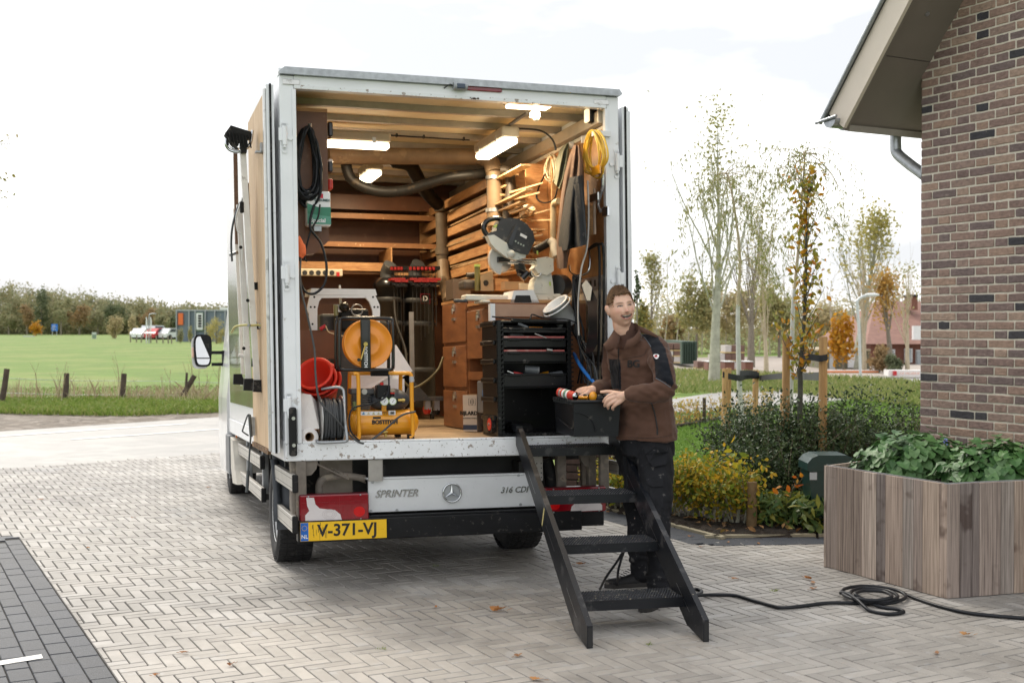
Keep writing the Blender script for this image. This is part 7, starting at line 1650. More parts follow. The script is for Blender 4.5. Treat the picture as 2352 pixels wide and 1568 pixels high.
# jacket
JB=mat('brown_softshell',(.092,.042,.025),.85,var=.08,scale=9,bump=.004,bs=15,spot=((.55,.5,.42),38,.745,.9),sheen=.1); JK=mat('navy_black_panel',(.006,.0075,.012),.8,spec=.2,var=.2,bump=.0018,bs=24,spot=((.4,.4,.4),40,.75,.9),sheen=.1)
J=MB()
hem=P(1485,1008,7.06)
loft(J,[(hem,.185,.155),(hem+Vector((0,0,.03)),.188,.158),(P(1483,960,7.06),.182,.15),(P(1478,910,7.07),.176,.142),(TC+Vector((0,0,.02)),.185,.14),(P(1464,832,7.08),.198,.136),(P(1460,800,7.09),.200,.120),(P(1455,782,7.09),.150,.095),(NB+Vector((0,0,.0)),.085,.078)],SV,FV)
SHLo=P(1506,800,6.99)
limb(J,[P(1480,792,7.05),SHLo,P0_(1524,850,7.08),ELL+Vector((0,-.005,-.005))],[.070,.078,.070,.064],16)
limb(J,[ELL+Vector((.0,-.005,-.008)),P0_(1490,902,7.02),P0_(1455,905,7.05),P0_(1449,905.5,7.055)],[.064,.058,.048,.046],16)
limb(J,[P(1435,794,7.16),SHR,P0_(1404,845,7.50),ELR,P0_(1380,889,7.42),P0_(1369,892,7.36)],[.066,.068,.062,.058,.048,.043],16)
def jd(c):
    n1=mnoise.noise(Vector((c.x*9,c.y*9,c.z*14))); n2=mnoise.noise(Vector((c.x*22+3,c.y*22,c.z*30))); 
    # diagonal creases near the elbow, softer elsewhere
    e=math.exp(-((c-ELL).length/.12)**2); e2=math.exp(-((c-ELR).length/.12)**2); w_=math.exp(-((c.z-hem.z-.02)/.03)**2)
    cr_=math.sin((c.z*1.0+c.x*.8)*95+n1*3)*.0045*(e+e2)
    hemln=.003*math.exp(-((c.z-hem.z-.035)/.004)**2)*-1
    return n1*.011+n2*.006+cr_*1.3+hemln+.004*math.sin((c.z*.5+c.x*.9+c.y*.3)*60+n1*5)*max(0,n1)
jac,jco=remesh(J,.0065,'jacket',[JB,JK],MAN,3,jd)
def topix(c):
    v=Vector(c)-CO; cs,sn=math.cos(PITCH),math.sin(PITCH); yy=cs*v.y-sn*v.z; zz=sn*v.y+cs*v.z; return CX+FPX*v.x/yy, CY-FPX*zz/yy
BP1=[(1466,748),(1480,752),(1507,768),(1528,800),(1548,880),(1543,888),(1525,876),(1506,868),(1503,830),(1494,795),(1482,775),(1467,764)]
BP2=[(1398,824),(1425,826),(1427,893),(1405,893)]
mi=np.zeros(len(jac.data.polygons),np.int32)
for i,p in enumerate(jac.data.polygons):
    c=p.center+WL[MAN.name]; x,y=topix(c)
    if p.normal.dot(c-CO)<.25 and (inpoly(x,y,BP1) or inpoly(x,y,BP2)): mi[i]=1
jac.data.polygons.foreach_set('material_index',mi)
from mathutils.bvhtree import BVHTree
jb=BVHTree.FromPolygons([tuple(v) for v in jco],[tuple(p.vertices) for p in jac.data.polygons])
def onjac(x,y,off=.003):
    r=ray(x,y).normalized(); h=jb.ray_cast(CO,r); 
    return (h[0]-r*off) if h[0] is not None else P(x,y,6.95)
def jline(pts,r,nm,m,n=5): b=MB(); pp=[onjac(*topix(p_),.002) for p_ in smooth_path([P(x,y,7) for x,y in pts],n)]; b.tube(pp,r,6); return b.build(nm,m,MAN)
ZIP=mat('zip_black',(.01,.01,.011),.5,var=.1)
jline([(1430,775),(1421,800),(1420,840),(1421,880),(1424,905)],.004,'front_zip',ZIP,8)
jline([(1428,826),(1450,821),(1478,815),(1486,800)],.0012,'yoke_seam',ZIP,6); jline([(1496,925),(1504,950),(1510,985)],.0045,'pocket_zip',ZIP,6)
jline([(1407,826),(1405,845),(1404,862)],.003,'chest_zip',ZIP,4); jline([(1443,1004),(1480,1006),(1520,1003),(1543,999)],.0010,'hem_stitch',ZIP,8)
jline([(1506,868),(1524,878),(1541,890)],.002,'reflective_piping',mat('piping',(.12,.15,.18),.4),5); jline([(1467,762),(1483,778),(1495,796)],.002,'reflective_piping',MT['piping'],5)
p=onjac(1510,985,.004); b=MB(); b.hexa([p+Vector((-.005,0,-.035)),p+Vector((.005,0,-.035)),p+Vector((.005,.004,-.035)),p+Vector((-.005,.004,-.035)),p+Vector((-.004,0,.01)),p+Vector((.004,0,.01)),p+Vector((.004,.004,.01)),p+Vector((-.004,.004,.01))]); b.build('zip_puller',ZIP,MAN)
# chest letters laid onto the cloth
def wraptext(s,size,px,py,m,bold,nm='lettering',rollv=0):
    cu=bpy.data.curves.new('t','FONT'); cu.body=s; cu.size=size; cu.offset=bold; cu.align_x='CENTER'; cu.align_y='CENTER'; cu.extrude=.0; o=bpy.data.objects.new('t',cu); COL.objects.link(o); me=bpy.data.meshes.new_from_object(o.evaluated_get(bpy.context.evaluated_depsgraph_get())); bpy.data.objects.remove(o)
    b=MB(); c,s_=math.cos(rollv),math.sin(rollv); b.add([onjac(px+(v.co.x*c-v.co.y*s_)/size*1.0,py-(v.co.x*s_+v.co.y*c)/size*1.0,.0045) for v in me.vertices],[list(p.vertices) for p in me.polygons]); return b.build(nm,m,MAN,fix=False)
def wt(s,hpx,px,py,m,bold): # size in photo pixels
    cu=bpy.data.curves.new('t','FONT'); cu.body=s; cu.size=hpx; cu.offset=bold; cu.align_x='CENTER'; cu.align_y='CENTER'; o=bpy.data.objects.new('t',cu); COL.objects.link(o); me=bpy.data.meshes.new_from_object(o.evaluated_get(bpy.context.evaluated_depsgraph_get())); bpy.data.objects.remove(o)
    b=MB(); b.add([onjac(px+v.co.x,py-v.co.y,.0045) for v in me.vertices],[list(p.vertices) for p in me.polygons]); return b.build('lettering',m,MAN,fix=False)
wt('BG',23,1455,836,mat('print_black',(.006,.006,.007),.6),.7)
cl_=[(1504+dx,819+dy) for dx,dy in ((-3,-5),(0,-6),(5,-6.5),(9,-5),(10,-3),(9,1),(6,4.5),(3,5.5),(-1,2),(-3.5,-2))]
b=MB(); b.add([onjac(x,y,.0045) for x,y in cl_],[tuple(range(10))]); b.build('sleeve_patch',WPL,MAN,fix=False)
wt('BR',6,1506.5,818,MT['red_plastic'],.15)
# collar, inner fleece and shoulder flap
IN=mat('brown_fleece',(.085,.042,.030),.9,var=.2,bump=.002,bs=80)
def band(ptsT,ptsB,nm,m,th=.006): # strip between two pixel+depth polylines
    A=smooth_path([P(*a) for a in ptsT],5); Bq=smooth_path([P(*a) for a in ptsB],5); b=MB(); n=len(A); off=Vector((0,th,0))
    b.add(A+Bq+[a+off for a in A]+[a+off for a in Bq],[(i,i+1,n+i+1,n+i) for i in range(n-1)]+[(2*n+i,3*n+i,3*n+i+1,2*n+i+1) for i in range(n-1)]+[(i,2*n+i,2*n+i+1,i+1) for i in range(n-1)]+[(n+i,n+i+1,3*n+i+1,3*n+i) for i in range(n-1)],True); return b.build(nm,m,MAN)
b=MB(); limb(b,[NB+Vector((0,0,-.03)),NB+Vector((-.004,-.004,.015)),NB+Vector((-.014,-.008,.052))],[.084,.076,.074],32); 
x_=b.build('inner_collar',IN,MAN)
band([(1453,741,7.06),(1464,744,7.0),(1467,758,6.95),(1455,774,6.93),(1440,781,6.92)],[(1452,765,7.05),(1474,770,6.97),(1470,782,6.92),(1452,795,6.90),(1432,803,6.91)],'collar',JB,.012)
band([(1413,752,7.05),(1404,768,6.99),(1394,782,6.96),(1386,791,6.96)],[(1425,772,7.0),(1420,790,6.94),(1410,800,6.92),(1394,806,6.93)],'collar',JB,.012)
band([(1393,787,6.97),(1405,795,6.93),(1418,803,6.92)],[(1394,806,6.95),(1406,816,6.93),(1420,822,6.92)],'lapel',JB,.01)
band([(1466,747,7.0),(1488,757,6.97),(1512,771,6.96)],[(1468,764,6.98),(1492,769,6.95),(1516,779,6.95)],'shoulder_flap',JB,.01)
for (xw,yw,yy_,r_) in ((1446,905.5,7.05,.047),(1367,892.5,7.34,.044)):
    pass
# trousers
TR_=mat('black_work_trousers',(.012,.0125,.015),.8,spec=.2,var=.3,scale=12,bump=.003,bs=30,spot=((.17,.16,.15),24,.62,.4),spots2=((.5,.45,.4),60,.75,.8))
T_=MB(); loft(T_,[(P(1485,985,7.06),.165,.13),(P(1486,1020,7.06),.172,.14),(P(1488,1045,7.06),.165,.14)],SV,FV)
KL2=P(1509,1190,6.88)
limb(T_,[P(1500,1030,7.0),P(1507,1090,6.94),KL2,P(1513,1290,6.87),Vector((ALn.x,ALn.y+.0,.12)),Vector((ALn.x,ALn.y,.075))],[.115,.105,.080,.068,.070,.068],18)
limb(T_,[P(1470,1030,7.14),P(1467,1090,7.16),P(1467,1190,7.18),P(1470,1270,7.28),Vector((ARn.x,ARn.y,.13)),Vector((ARn.x,ARn.y,.085))],[.112,.10,.078,.068,.070,.068],18)
def td(c):
    n1=mnoise.noise(Vector((c.x*10,c.y*10,c.z*9+4))); n2=mnoise.noise(Vector((c.x*24,c.y*24,c.z*20)))
    lo=max(0,1-abs(c.z-.17)/.14); kn_=max(0,1-abs(c.z-.50)/.12)
    return n1*.010+n2*.004+math.sin(c.z*120+n1*4)*.0045*lo+math.sin(c.z*75+n2*5)*.0035*kn_
tr,_t=remesh(T_,.0075,'trousers',TR_,MAN,3,td)
tb_=BVHTree.FromPolygons([tuple(v) for v in _t],[tuple(p.vertices) for p in tr.data.polygons])
def ontr(x,y,off):
    r=ray(x,y).normalized(); h=tb_.ray_cast(CO,r); return (h[0]-r*off) if h[0] is not None else P(x,y,6.9)
def pocket(px,nm,off=.014):
    b=MB(); n=len(px); A=[ontr(x,y,off) for x,y in px]; C=[ontr(x,y,-.01) for x,y in px]; b.add(A+C,[tuple(range(n))]+[(i,(i+1)%n,(i+1)%n+n,i+n) for i in range(n)]); return b.build(nm,TR_,MAN)
pocket([(1480,1035),(1510,1032),(1534,1034),(1538,1055),(1530,1066),(1500,1072),(1490,1060)],'cargo_pocket',.026); pocket([(1478,1026),(1508,1022),(1532,1026),(1534,1038),(1510,1040),(1482,1042)],'pocket_flap',.034)
pocket([(1484,1098),(1524,1096),(1524,1116),(1500,1118),(1488,1112)],'thigh_pocket',.012); pocket([(1492,1120),(1524,1120),(1524,1166),(1494,1166)],'knee_patch',.008)
# boots
BT=mat('boot_leather',(.007,.007,.008),.5,spec=.3,var=.4,scale=14,bump=.002,bs=50,spot=((.2,.17,.14),16,.62,.5)); SOLE=mat('boot_sole',(.03,.028,.026),.8,var=.3)
def boot(an,dr):
    dr=dr.normalized(); sd=Vector((dr.y,-dr.x,0)); b=MB()
    heel=Vector((an.x,an.y,0))-dr*.055
    secs=[(heel+Vector((0,0,.05)),.030,.035)]
    S_=[(0.0,.030,.075),(.03,.036,.085),(.07,.037,.085),(.12,.040,.070),(.17,.045,.052),(.22,.046,.044),(.26,.040,.038),(.285,.022,.030)]
    vs=[];n=16
    for d,w_,h_ in S_:
        for k in range(n):
            a=2*PI*k/n; vs.append(heel+dr*d+sd*w_*math.cos(a)*(1 if math.sin(a)<0 else .86)+Vector((0,0,.022+max(0,math.sin(a))*h_*.86+min(0,math.sin(a))*.006)))
    b.add(vs,[(i*n+k,i*n+(k+1)%n,(i+1)*n+(k+1)%n,(i+1)*n+k) for i in range(len(S_)-1) for k in range(n)]+[tuple(range(n)),tuple(range((len(S_)-1)*n,len(S_)*n))],True)
    b.tube([heel+dr*.055+Vector((0,0,.05)),heel+dr*.05+Vector((0,0,.15))],.042,16); up_,_c=remesh(b,.006,'boot',BT,MAN,2)
    s=MB(); pl=[(-.008,.026),(-.01,0),(-.008,-.026),(.02,-.034),(.10,-.032),(.17,-.043),(.24,-.043),(.28,-.026),(.295,0),(.28,.026),(.24,.043),(.17,.043),(.10,.032),(.02,.034)]
    s.add([heel+dr*x+sd*y+Vector((0,0,z)) for z in (.001,.026) for x,y in pl],[tuple(range(14)),tuple(range(27,13,-1))]+[(i,(i+1)%14,(i+1)%14+14,i+14) for i in range(14)]); s.build('sole',SOLE,up_)
    s=MB()
    for k in range(5):
        c=heel+dr*(.13+.014*k)+Vector((0,0,.102-.009*k)); s.tube([c-sd*.022,c+sd*.022+dr*.008],.0028,5)
    s.build('laces',RUBBER,up_)
boot(ALn,Vector((-.50,-.85,0))); boot(ARn,Vector((-.95,-.22,0)))

P=P0_
# ================================================================== vegetation helpers
BARK=mat('bark',(.22,.19,.15),.85,var=.3,scale=14,bump=.004,bs=40); BARKG=mat('grey_green_bark',(.38,.38,.30),.85,var=.3,scale=6,bump=.004,bs=30); PALEB=mat('pale_trunk',(.52,.52,.49),.7,var=.2,scale=10)
TWIG=mat('twig',(.15,.12,.085),.8,var=.2); TWIGP=mat('tan_twig',(.48,.40,.28),.8,var=.2)
def tubes_np(segs,n=5):
    """segs: list of (p0,p1,r0,r1) -> one mesh"""
    V_=[];F_=[]
    for p0,p1,r0,r1 in segs:
        d=(p1-p0); 
        if d.length<1e-6: continue
        d.normalize(); a=d.orthogonal().normalized(); b=d.cross(a); k=len(V_)
        for p,r in ((p0,r0),(p1,r1)):
            for i in range(n):
                t_=2*PI*i/n; V_.append(tuple(p+(a*math.cos(t_)+b*math.sin(t_))*r))
        for i in range(n): F_.append((k+i,k+(i+1)%n,k+n+(i+1)%n,k+n+i))
    return V_,F_
def grow(segs,tips,p,d,L,r,depth,spread=.5,up=.25,kids=(2,4),steps=4,droop=0,curl=.12):
    st=L/steps
    for i in range(steps):
        d=(d+Vector((rng.normal()*curl,rng.normal()*curl,rng.normal()*curl*.6+up*.25-droop*.3))).normalized(); q_=p+d*st; r1=r*(1-.16*(1 if depth else 1.4)); segs.append((p,q_,r,r1)); 
        if depth==0: tips.append((q_,d))
        p,r=q_,r1
        if depth>0 and i>=1:
            for k in range(rng.integers(kids[0],kids[1])//2+ (i==steps-1)):
                a=d.orthogonal().normalized(); a=Matrix.Rotation(rng.uniform(0,2*PI),3,d)@a
                nd=(d*(1-spread)+a*spread+Vector((0,0,up))).normalized(); grow(segs,tips,p,nd,L*rng.uniform(.45,.72),r*rng.uniform(.45,.65),depth-1,spread,up,kids,steps,droop,curl)
def woody(name,segs,m,par,n=5,**p):
    if name in('stem','sprig','branch'): p['kind']='stuff'
    V_,F_=tubes_np(segs,n); return arr(name,V_,F_,m,par,smooth=True,loc=WL[par.name],**p)
def leaves_at(tips,par,m,per=6,sd=.1,size=.05,shape=LEAF4,name='foliage',down=0,**p):
    if not tips: return
    pos=np.array([tuple(t_[0]) for t_ in tips]); pos=np.repeat(pos,per,0)+rng.normal(size=(len(pos)*per,3))*sd; nr=rng.normal(size=pos.shape)+np.array([0,-.3,.6])
    return scatter(name,shape,pos,nr,size,m,par,.4,updir=(0,0,-1) if down else None,kind='stuff',**p)
YGL=leafmat('yellow_green_leaf',[(.11,.17,.02),(.19,.24,.03),(.45,.38,.03),(.58,.34,.03),(.16,.22,.03)]); DGL=leafmat('glossy_dark_leaf',[(.018,.036,.014),(.036,.065,.022),(.08,.12,.045),(.025,.05,.018)],.42,.12,.35)
BEL=leafmat('beech_leaf',[(.24,.25,.03),(.42,.26,.025),(.52,.20,.02),(.20,.24,.03),(.46,.32,.04)],.4,.35); OLV=leafmat('olive_leaf',[(.26,.28,.12),(.36,.34,.15),(.45,.38,.17),(.30,.31,.14)],.5,.5)
ORL=leafmat('orange_leaf',[(.50,.22,.02),(.62,.32,.03),(.42,.24,.03)],.5,.45); TAN=leafmat('tan_leaf',[(.45,.38,.22),(.52,.43,.25),(.40,.36,.2)],.6,.5)  # olive and tan leaves lightened: backlit paleness of background trees put into colour
WDL=leafmat('wood_leaf',[(.27,.28,.16),(.31,.31,.17),(.37,.33,.19),(.23,.25,.14),(.40,.33,.18)],.7,.35); WDO=leafmat('wood_rust_leaf',[(.32,.22,.11),(.38,.25,.12),(.28,.23,.13)],.7,.35); WDD=leafmat('wood_dark_leaf',[(.12,.15,.08),(.15,.17,.09),(.14,.16,.09)],.7,.3)  # far wood leaves: distance haze put into their paler colours
def at(x,y,Y): return P(x,y,Y)
def gnd(x,Y): p=P(x,HOR,Y); p.z=0; return p
# --- far wood on the left: individual crowns in the front, one mass behind
def crown(par,c,rx,ry,rz,n,size,m,name='crown',clumps=26):
    cl=rng.normal(size=(clumps,3)); cl/=np.linalg.norm(cl,axis=1)[:,None]; cl*=rng.uniform(.35,.92,clumps)[:,None]
    pick=rng.integers(0,clumps,n); pos=cl[pick]+rng.normal(size=(n,3))*.17; nr=pos+rng.normal(size=pos.shape)*.5
    pos=pos*np.array([rx,ry,rz])+np.array(c); return scatter(name,LEAF4,pos,nr,size,m,par,.3,kind='stuff')
pos_all=[]
for i in range(190):
    x=-160+i*6.6+rng.uniform(-3,3); Y=262+rng.uniform(0,22); f=min(1,max(0,(x)/520)); ytop=664+44*f+rng.uniform(-7,10); h=(HOR-ytop)/FPX*Y+1.5; c=gnd(x,Y); n=520
    cl=rng.normal(size=(14,3)); cl/=np.linalg.norm(cl,axis=1)[:,None]; cl*=.8; pk=rng.integers(0,14,n); pp=(cl[pk]+rng.normal(size=(n,3))*.22)*np.array([2.8,2.4,h*.5])+np.array([c.x,c.y,h*.52]); pos_all.append(pp)
pos=np.concatenate(pos_all); o=scatter('far_wood',LEAF4,pos,rng.normal(size=pos.shape)+np.array([0,-.5,.6]),.62,WDL,None,.3); o['kind']='stuff'; o['label']='dense autumn wood across the pasture'
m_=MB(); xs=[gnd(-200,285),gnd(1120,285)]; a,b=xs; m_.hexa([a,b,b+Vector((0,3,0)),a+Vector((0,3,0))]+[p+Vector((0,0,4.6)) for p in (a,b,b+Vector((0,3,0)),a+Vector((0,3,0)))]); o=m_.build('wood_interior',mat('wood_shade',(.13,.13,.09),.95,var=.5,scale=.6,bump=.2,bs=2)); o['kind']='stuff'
specs=[(20,700,26,WDL,'rounded olive tree at the left edge of the far wood'),(62,690,24,WDO,'rusty crowned tree near the left end of the far wood'),(95,662,22,WDD,'tall dark pine rising above the far wood'),(140,672,26,WDL,'broad grey-green tree right of the tall pine'),(182,692,25,WDO,'brownish tree in the middle of the far wood'),(225,700,26,WDL,'olive tree above the white info panel'),(262,690,24,WDD,'dark pointed tree in the middle of the far wood'),(300,712,24,WDL,'pale olive tree behind the two blond shrubs'),(340,708,22,WDO,'rust tinted tree behind the street lamp'),(378,718,22,WDL,'small olive tree left of the grey warehouse'),(412,722,18,WDD,'low dark tree behind the grey warehouse'),(455,722,22,WDL,'hazy tree above the warehouse roof')]
for x,yt,hw,mm,lb in specs:
    Y=240+rng.uniform(0,14); c=gnd(x,Y); h=(HOR-yt)/FPX*Y+1.5; r=hw/FPX*Y; t=thing('tree',lb,'tree',c,'trees along the far wood'); crown(t,(c.x,c.y,h*.58),r*rng.uniform(.8,1.2),r,h*rng.uniform(.36,.46),1500,.45,mm,clumps=int(rng.uniform(9,30)))
    woody('trunk',[(c,c+Vector((0,0,h*.6)),.22,.12)],BARK,t,6)
def bush(name,lb,cat,x,Y,yt,hw,mm,n,size,zc=.5,group=None,clumps=26,trunk=True):
    c=gnd(x,Y); h=(HOR-yt)/FPX*Y+HC; r=hw/FPX*Y; t=thing(name,lb,cat,c,group); crown(t,(c.x,c.y,h*zc),r,r,h*(1-zc)*1.05,n,size,mm,clumps=clumps)
    if trunk: woody('trunk',[(c,c+Vector((0,0,h*zc)),max(.03,r*.06),max(.02,r*.04))],BARK,t,6)
    return t
bush('shrub','bright orange shrub at the foot of the far wood','shrub',83,225,733,15,ORL,700,.38)
bush('pollard_willow','blond rounded pollard tree left of its narrower neighbour','tree',264,170,722,17,TAN,1800,.26); bush('pollard_willow','narrow blond pollard tree beside the street lamp','tree',306,168,722,11,TAN,1300,.24)
bush('tree','yellow leaved tree in front of the grey warehouse','tree',497,118,730,26,leafmat('soft_yellow_leaf',[(.42,.36,.12),(.5,.42,.16),(.34,.33,.12)],.6,.45),1800,.14); bush('shrub','small green shrub at the warehouse left corner','shrub',414,120,752,8,WDL,600,.14); bush('shrub','olive sapling between the warehouse banners','shrub',436,122,748,7,OLV,500,.13)
def fbox(name,lb,cat,x0,y0,x1,y1,Y,dep,m,par=None,kind=None,rot=0):
    a=P(x0,y1,Y); b=P(x1,y0,Y); m_=MB(); m_.box((a.x,Y,a.z),(b.x,Y+dep,b.z)); o=m_.build(name,m,par)
    if par is None: tag(o,lb,cat)
    return o
BLU=mat('sign_blue',(.01,.16,.62),.4,var=.03)
t=thing('road_sign','blue direction sign on two legs at the far edge of the pasture','sign',gnd(125,200)); fbox('sign_panel',0,0,118,744,132,760,200,.15,BLU,t)
for x in (120,130): fbox('post',0,0,x-.6,760,x+.6,771,200,.1,ZINC,t)
for k in range(4): fbox('sign_line',0,0,120,747+k*3,120+6+k%2*3,748+k*3,199.9,.05,MT['white_print'],t)
t=thing('info_panel','small white and green panel standing in the far field','sign',gnd(215,160)); fbox('panel',0,0,211,763,221,778,160,.1,mat('panel_pale',(.55,.6,.55),.5),t); fbox('picture',0,0,212,768,220,776,159.9,.05,mat('panel_dark',(.2,.28,.2),.5),t)
t=thing('white_bench','white low slab lying in the far field at left','slab',gnd(64,200)); fbox('slab_body',0,0,52,771,78,774,200,.3,MT['panel_pale'],t)
t=thing('street_lamp','twin flag poles and grey street lamp beside the warehouse','street lamp',gnd(343,118)); m_=MB(); m_.tube(smooth_path([gnd(342,118),P(342,745,118),P(343,724,118),P(347,721,118),P(356,720,118)],4),.06,8); m_.build('pole',ZINC,t); fbox('lamp_head',0,0,350,719,357,721.5,118,.3,ZINC,t)
for i,x in enumerate((336,346)):
    t=thing('flag_pole',('left' if i==0 else 'right')+' white furled flag pole in front of the far wood','flag pole',gnd(x,122)); m_=MB(); m_.tube([gnd(x,122),P(x,728,122)],.05,6); m_.build('pole',WPL,t); m_=MB(); m_.tube([P(x+1,733,122),P(x+1.5,750,122)],.16,6,flat=(1,.3)); m_.build('flag',WPL,t)
WHS=mat('warehouse_cladding',(.17,.21,.26),.5,.2,var=.06)
t=thing('warehouse','blue grey metal warehouse with an orange panel and white banner','building',gnd(460,134)); fbox('wall',0,0,404,714,540,786,134,25,WHS,t); fbox('roof_edge',0,0,403,711,541,714,133.8,25.4,ZINC,t)
fbox('orange_panel',0,0,409,719,420,746,133.7,.2,mat('orange_panel',(.75,.16,.04),.5),t); fbox('banner_frame',0,0,450,717,467,760,133.75,.2,MT['panel_dark'],t); fbox('banner',0,0,451,719,465,757,133.6,.15,WPL,t)
for x in (404,433,447,470,492,516): fbox('pilaster',0,0,x,714,x+2,786,133.6,.3,ZINC,t)
for k in range(5): fbox('banner_letter',0,0,455,723+k*6,462,727+k*6,133.5,.1,MT['sign_blue'] if k==9 else MT['slot_dark'],t)
t=thing('warehouse','low white industrial hall behind the blue grey warehouse','building',gnd(520,180)); fbox('hall_wall',0,0,505,706,560,716,180,20,WPL,t)
CWH=mat('car_white',(.75,.76,.78),.3,coat=.4); CRED=mat('car_red',(.55,.02,.03),.3,coat=.4); GLS=mat('car_glass',(.03,.04,.05),.15)
def farcar(x,Y,ln,m,lb,h=1.45,van=False,rz=0):
    c=gnd(x,Y); t=thing('parked_car' if not van else 'parked_van',lb,'car' if not van else 'van',c,'vehicles parked by the warehouse')
    pf=[(-ln/2,.25),(-ln/2,.8),(-ln/2+.3,.95 if not van else h),(-ln/2+.8 if not van else -ln/2+.5,h),(ln/2-1.6,h),(ln/2-.9,.95),(ln/2-.1,.8),(ln/2,.3)]; m_=MB(Matrix.Translation(c)@Matrix.Rotation(rz,4,'Z')); m_.prism(pf,-.85,.85); m_.build('body',m,t)
    m_=MB(Matrix.Translation(c)@Matrix.Rotation(rz,4,'Z')); m_.prism([(-ln/2+.6,.95),(-ln/2+.95,h-.08),(ln/2-1.7,h-.08),(ln/2-1.1,.95)],-.87,.87); m_.build('side_window',GLS,t)
    for s in (-1,1):
        m_=MB(Matrix.Translation(c)@Matrix.Rotation(rz,4,'Z')); m_.tube([(s*ln*.32,-.9,.32),(s*ln*.32,.9,.32)],.32,12); m_.build('wheel',RUBBER,t)
farcar(333,163,4.2,CWH,'white car parked left beneath the flag poles',rz=1.2); farcar(345,160,4.3,CWH,'second white car parked by the flag poles',rz=1.0); farcar(357,165,4.6,CWH,'pale van parked in the middle of the row',1.8,True,1.3); farcar(369,158,4.2,CRED,'red car parked among the white ones',rz=1.1); farcar(381,164,4.1,CWH,'white car parked right of the red car',rz=.9); farcar(392,158,3.9,CWH,'low white car at the right end of the row',rz=1.2)
pw=['first','second','third','fourth','fifth','sixth','seventh','eighth','ninth']
for i in range(9):
    x=300+i*12+rng.uniform(-3,3); Y=128-i*1.5; t=thing('paddock_post',pw[i]+' small weathered post from the left in the paddock fence by the warehouse','post',gnd(x,Y),'far paddock fence posts'); m_=MB(); p=gnd(x,Y); m_.tube([p,p+Vector((rng.uniform(-.1,.1),0,.75))],.07,6); m_.build('post',POSTM if 'old_post' in MT else BARK,t)
# --- pasture fence posts and wire
POSTM=mat('old_post',(.075,.055,.04),.9,var=.4,scale=12,bump=.01,bs=20)
pp=[((2,893),(16,847),24.5,'leaning fence post at the left picture edge'),((149,922),(153,857),25.6,'upright dark fence post second from the left'),((279,920),(285,858),25.8,'slightly tilted fence post right of the upright one'),((424,912),(429,856),26.0,'thin stake in the tall dry weeds by the truck'),((410,906),(447,862),26.2,'fallen over fence post leaning into the weeds')]
tops=[]
for (b_,t_,Y,lb) in pp:
    a=P(*b_,Y); e_=P(*t_,Y+.1); o=MB(); a.z=min(a.z,.0)-.02; o.tube([a,a.lerp(e_,.5)+Vector((.01,0,0)),e_],[.062,.058,.055] if 'thin' not in lb else [.03,.03,.025],9); o=o.build('fence_post',POSTM); tag(o,lb,'post','posts of the pasture fence'); tops.append(a.lerp(e_,.75))
o=MB(); 
for k in (0,-.3): o.tube([P(-60,870,24.5)+Vector((0,0,k))]+[p+Vector((0,0,k)) for p in (tops[0],tops[1],tops[2],tops[4])]+[P(540,880,26.5)+Vector((0,0,k))],.004,4)
tag(o.build('fence_wire',ZINC),'thin wires strung between the pasture fence posts','wire')
# grass blades: verge, pasture tufts, lawn ------------------------------
GRB=leafmat('grass_blade',[(.14,.22,.035),(.19,.28,.05),(.24,.31,.07),(.33,.33,.13)],.6,.4); DRY=leafmat('dry_stalk',[(.45,.38,.24),(.36,.28,.17),(.52,.46,.32)],.8,.3)
def blades(name,pts,h,wd,m,lean=.35,kind=True,hv=.5):
    n=len(pts); pts=np.asarray(pts,float); a=rng.uniform(0,2*PI,n); hh=h*rng.uniform(1-hv,1+hv,n); dx=np.stack([np.cos(a),np.sin(a),np.zeros(n)],1)*wd; tip=np.stack([rng.normal(size=n)*lean*hh,rng.normal(size=n)*lean*hh,hh],1); mid=tip*np.array([.35,.35,.6])
    co=np.stack([pts-dx,pts+dx,pts+mid+dx*.6,pts+tip,pts+mid-dx*.6],1).reshape(-1,3); f=np.arange(n)[:,None]*5+np.array([[0,1,2,3,4]]); o=arr(name,co,f,m); o['kind']='stuff'; return o
def band_pts(n,pix0,pix1,z=0,jit=.3): # random points on the ground within a pixel band given as two polylines of (x,y)
    out=[]
    for _ in range(n):
        x=rng.uniform(pix0[0][0],pix0[-1][0]); y0=np.interp(x,[p[0] for p in pix0],[p[1] for p in pix0]); y1=np.interp(x,[p[0] for p in pix1],[p[1] for p in pix1]); f=rng.uniform(0,1); g0=FPX*HC/(y0-HOR); g1=FPX*HC/(y1-HOR); Y=g0*(1-f)+g1*f; out.append(((x-CX)/FPX*Y,Y,z))
    return out
blades('verge_grass',band_pts(18000,[(-30,922),(300,918),(530,910),(700,905)],[(-30,948),(60,952),(300,956),(540,946),(700,940)]),.10,.014,GRB,.7)
blades('pasture_tufts',band_pts(3500,[(-30,892),(540,885)],[(-30,925),(540,915)]),.035,.016,leafmat('pasture_blade',[(.12,.20,.03),(.15,.23,.045),(.20,.25,.07)],.6,.4),.9)
blades('dry_grass',band_pts(700,[(300,915),(420,905),(540,905)],[(300,925),(420,928),(540,930)]),.24,.009,DRY,.5); blades('dry_grass',band_pts(380,[(-30,915),(300,910)],[(-30,925),(300,925)]),.35,.009,DRY,.3)
sg=[];tp=[]
for x,y0,h in ((135,925,1.0),(140,930,.95),(85,905,.9),(272,905,1.15),(275,900,.8),(372,905,.55),(395,915,.8),(432,915,1.0),(445,912,1.2),(460,910,.9),(500,905,1.2),(512,905,1.0),(520,908,.9),(315,918,.55),(160,905,.6),(470,915,.8)):
    p=P(x,y0,FPX*HC/(y0-HOR)); p.z=0; s0=len(sg); grow(sg,tp,p,Vector((rng.normal()*.06,0,1)),h*.55,.016,1,.45,.3,(2,4),4,0,.06)
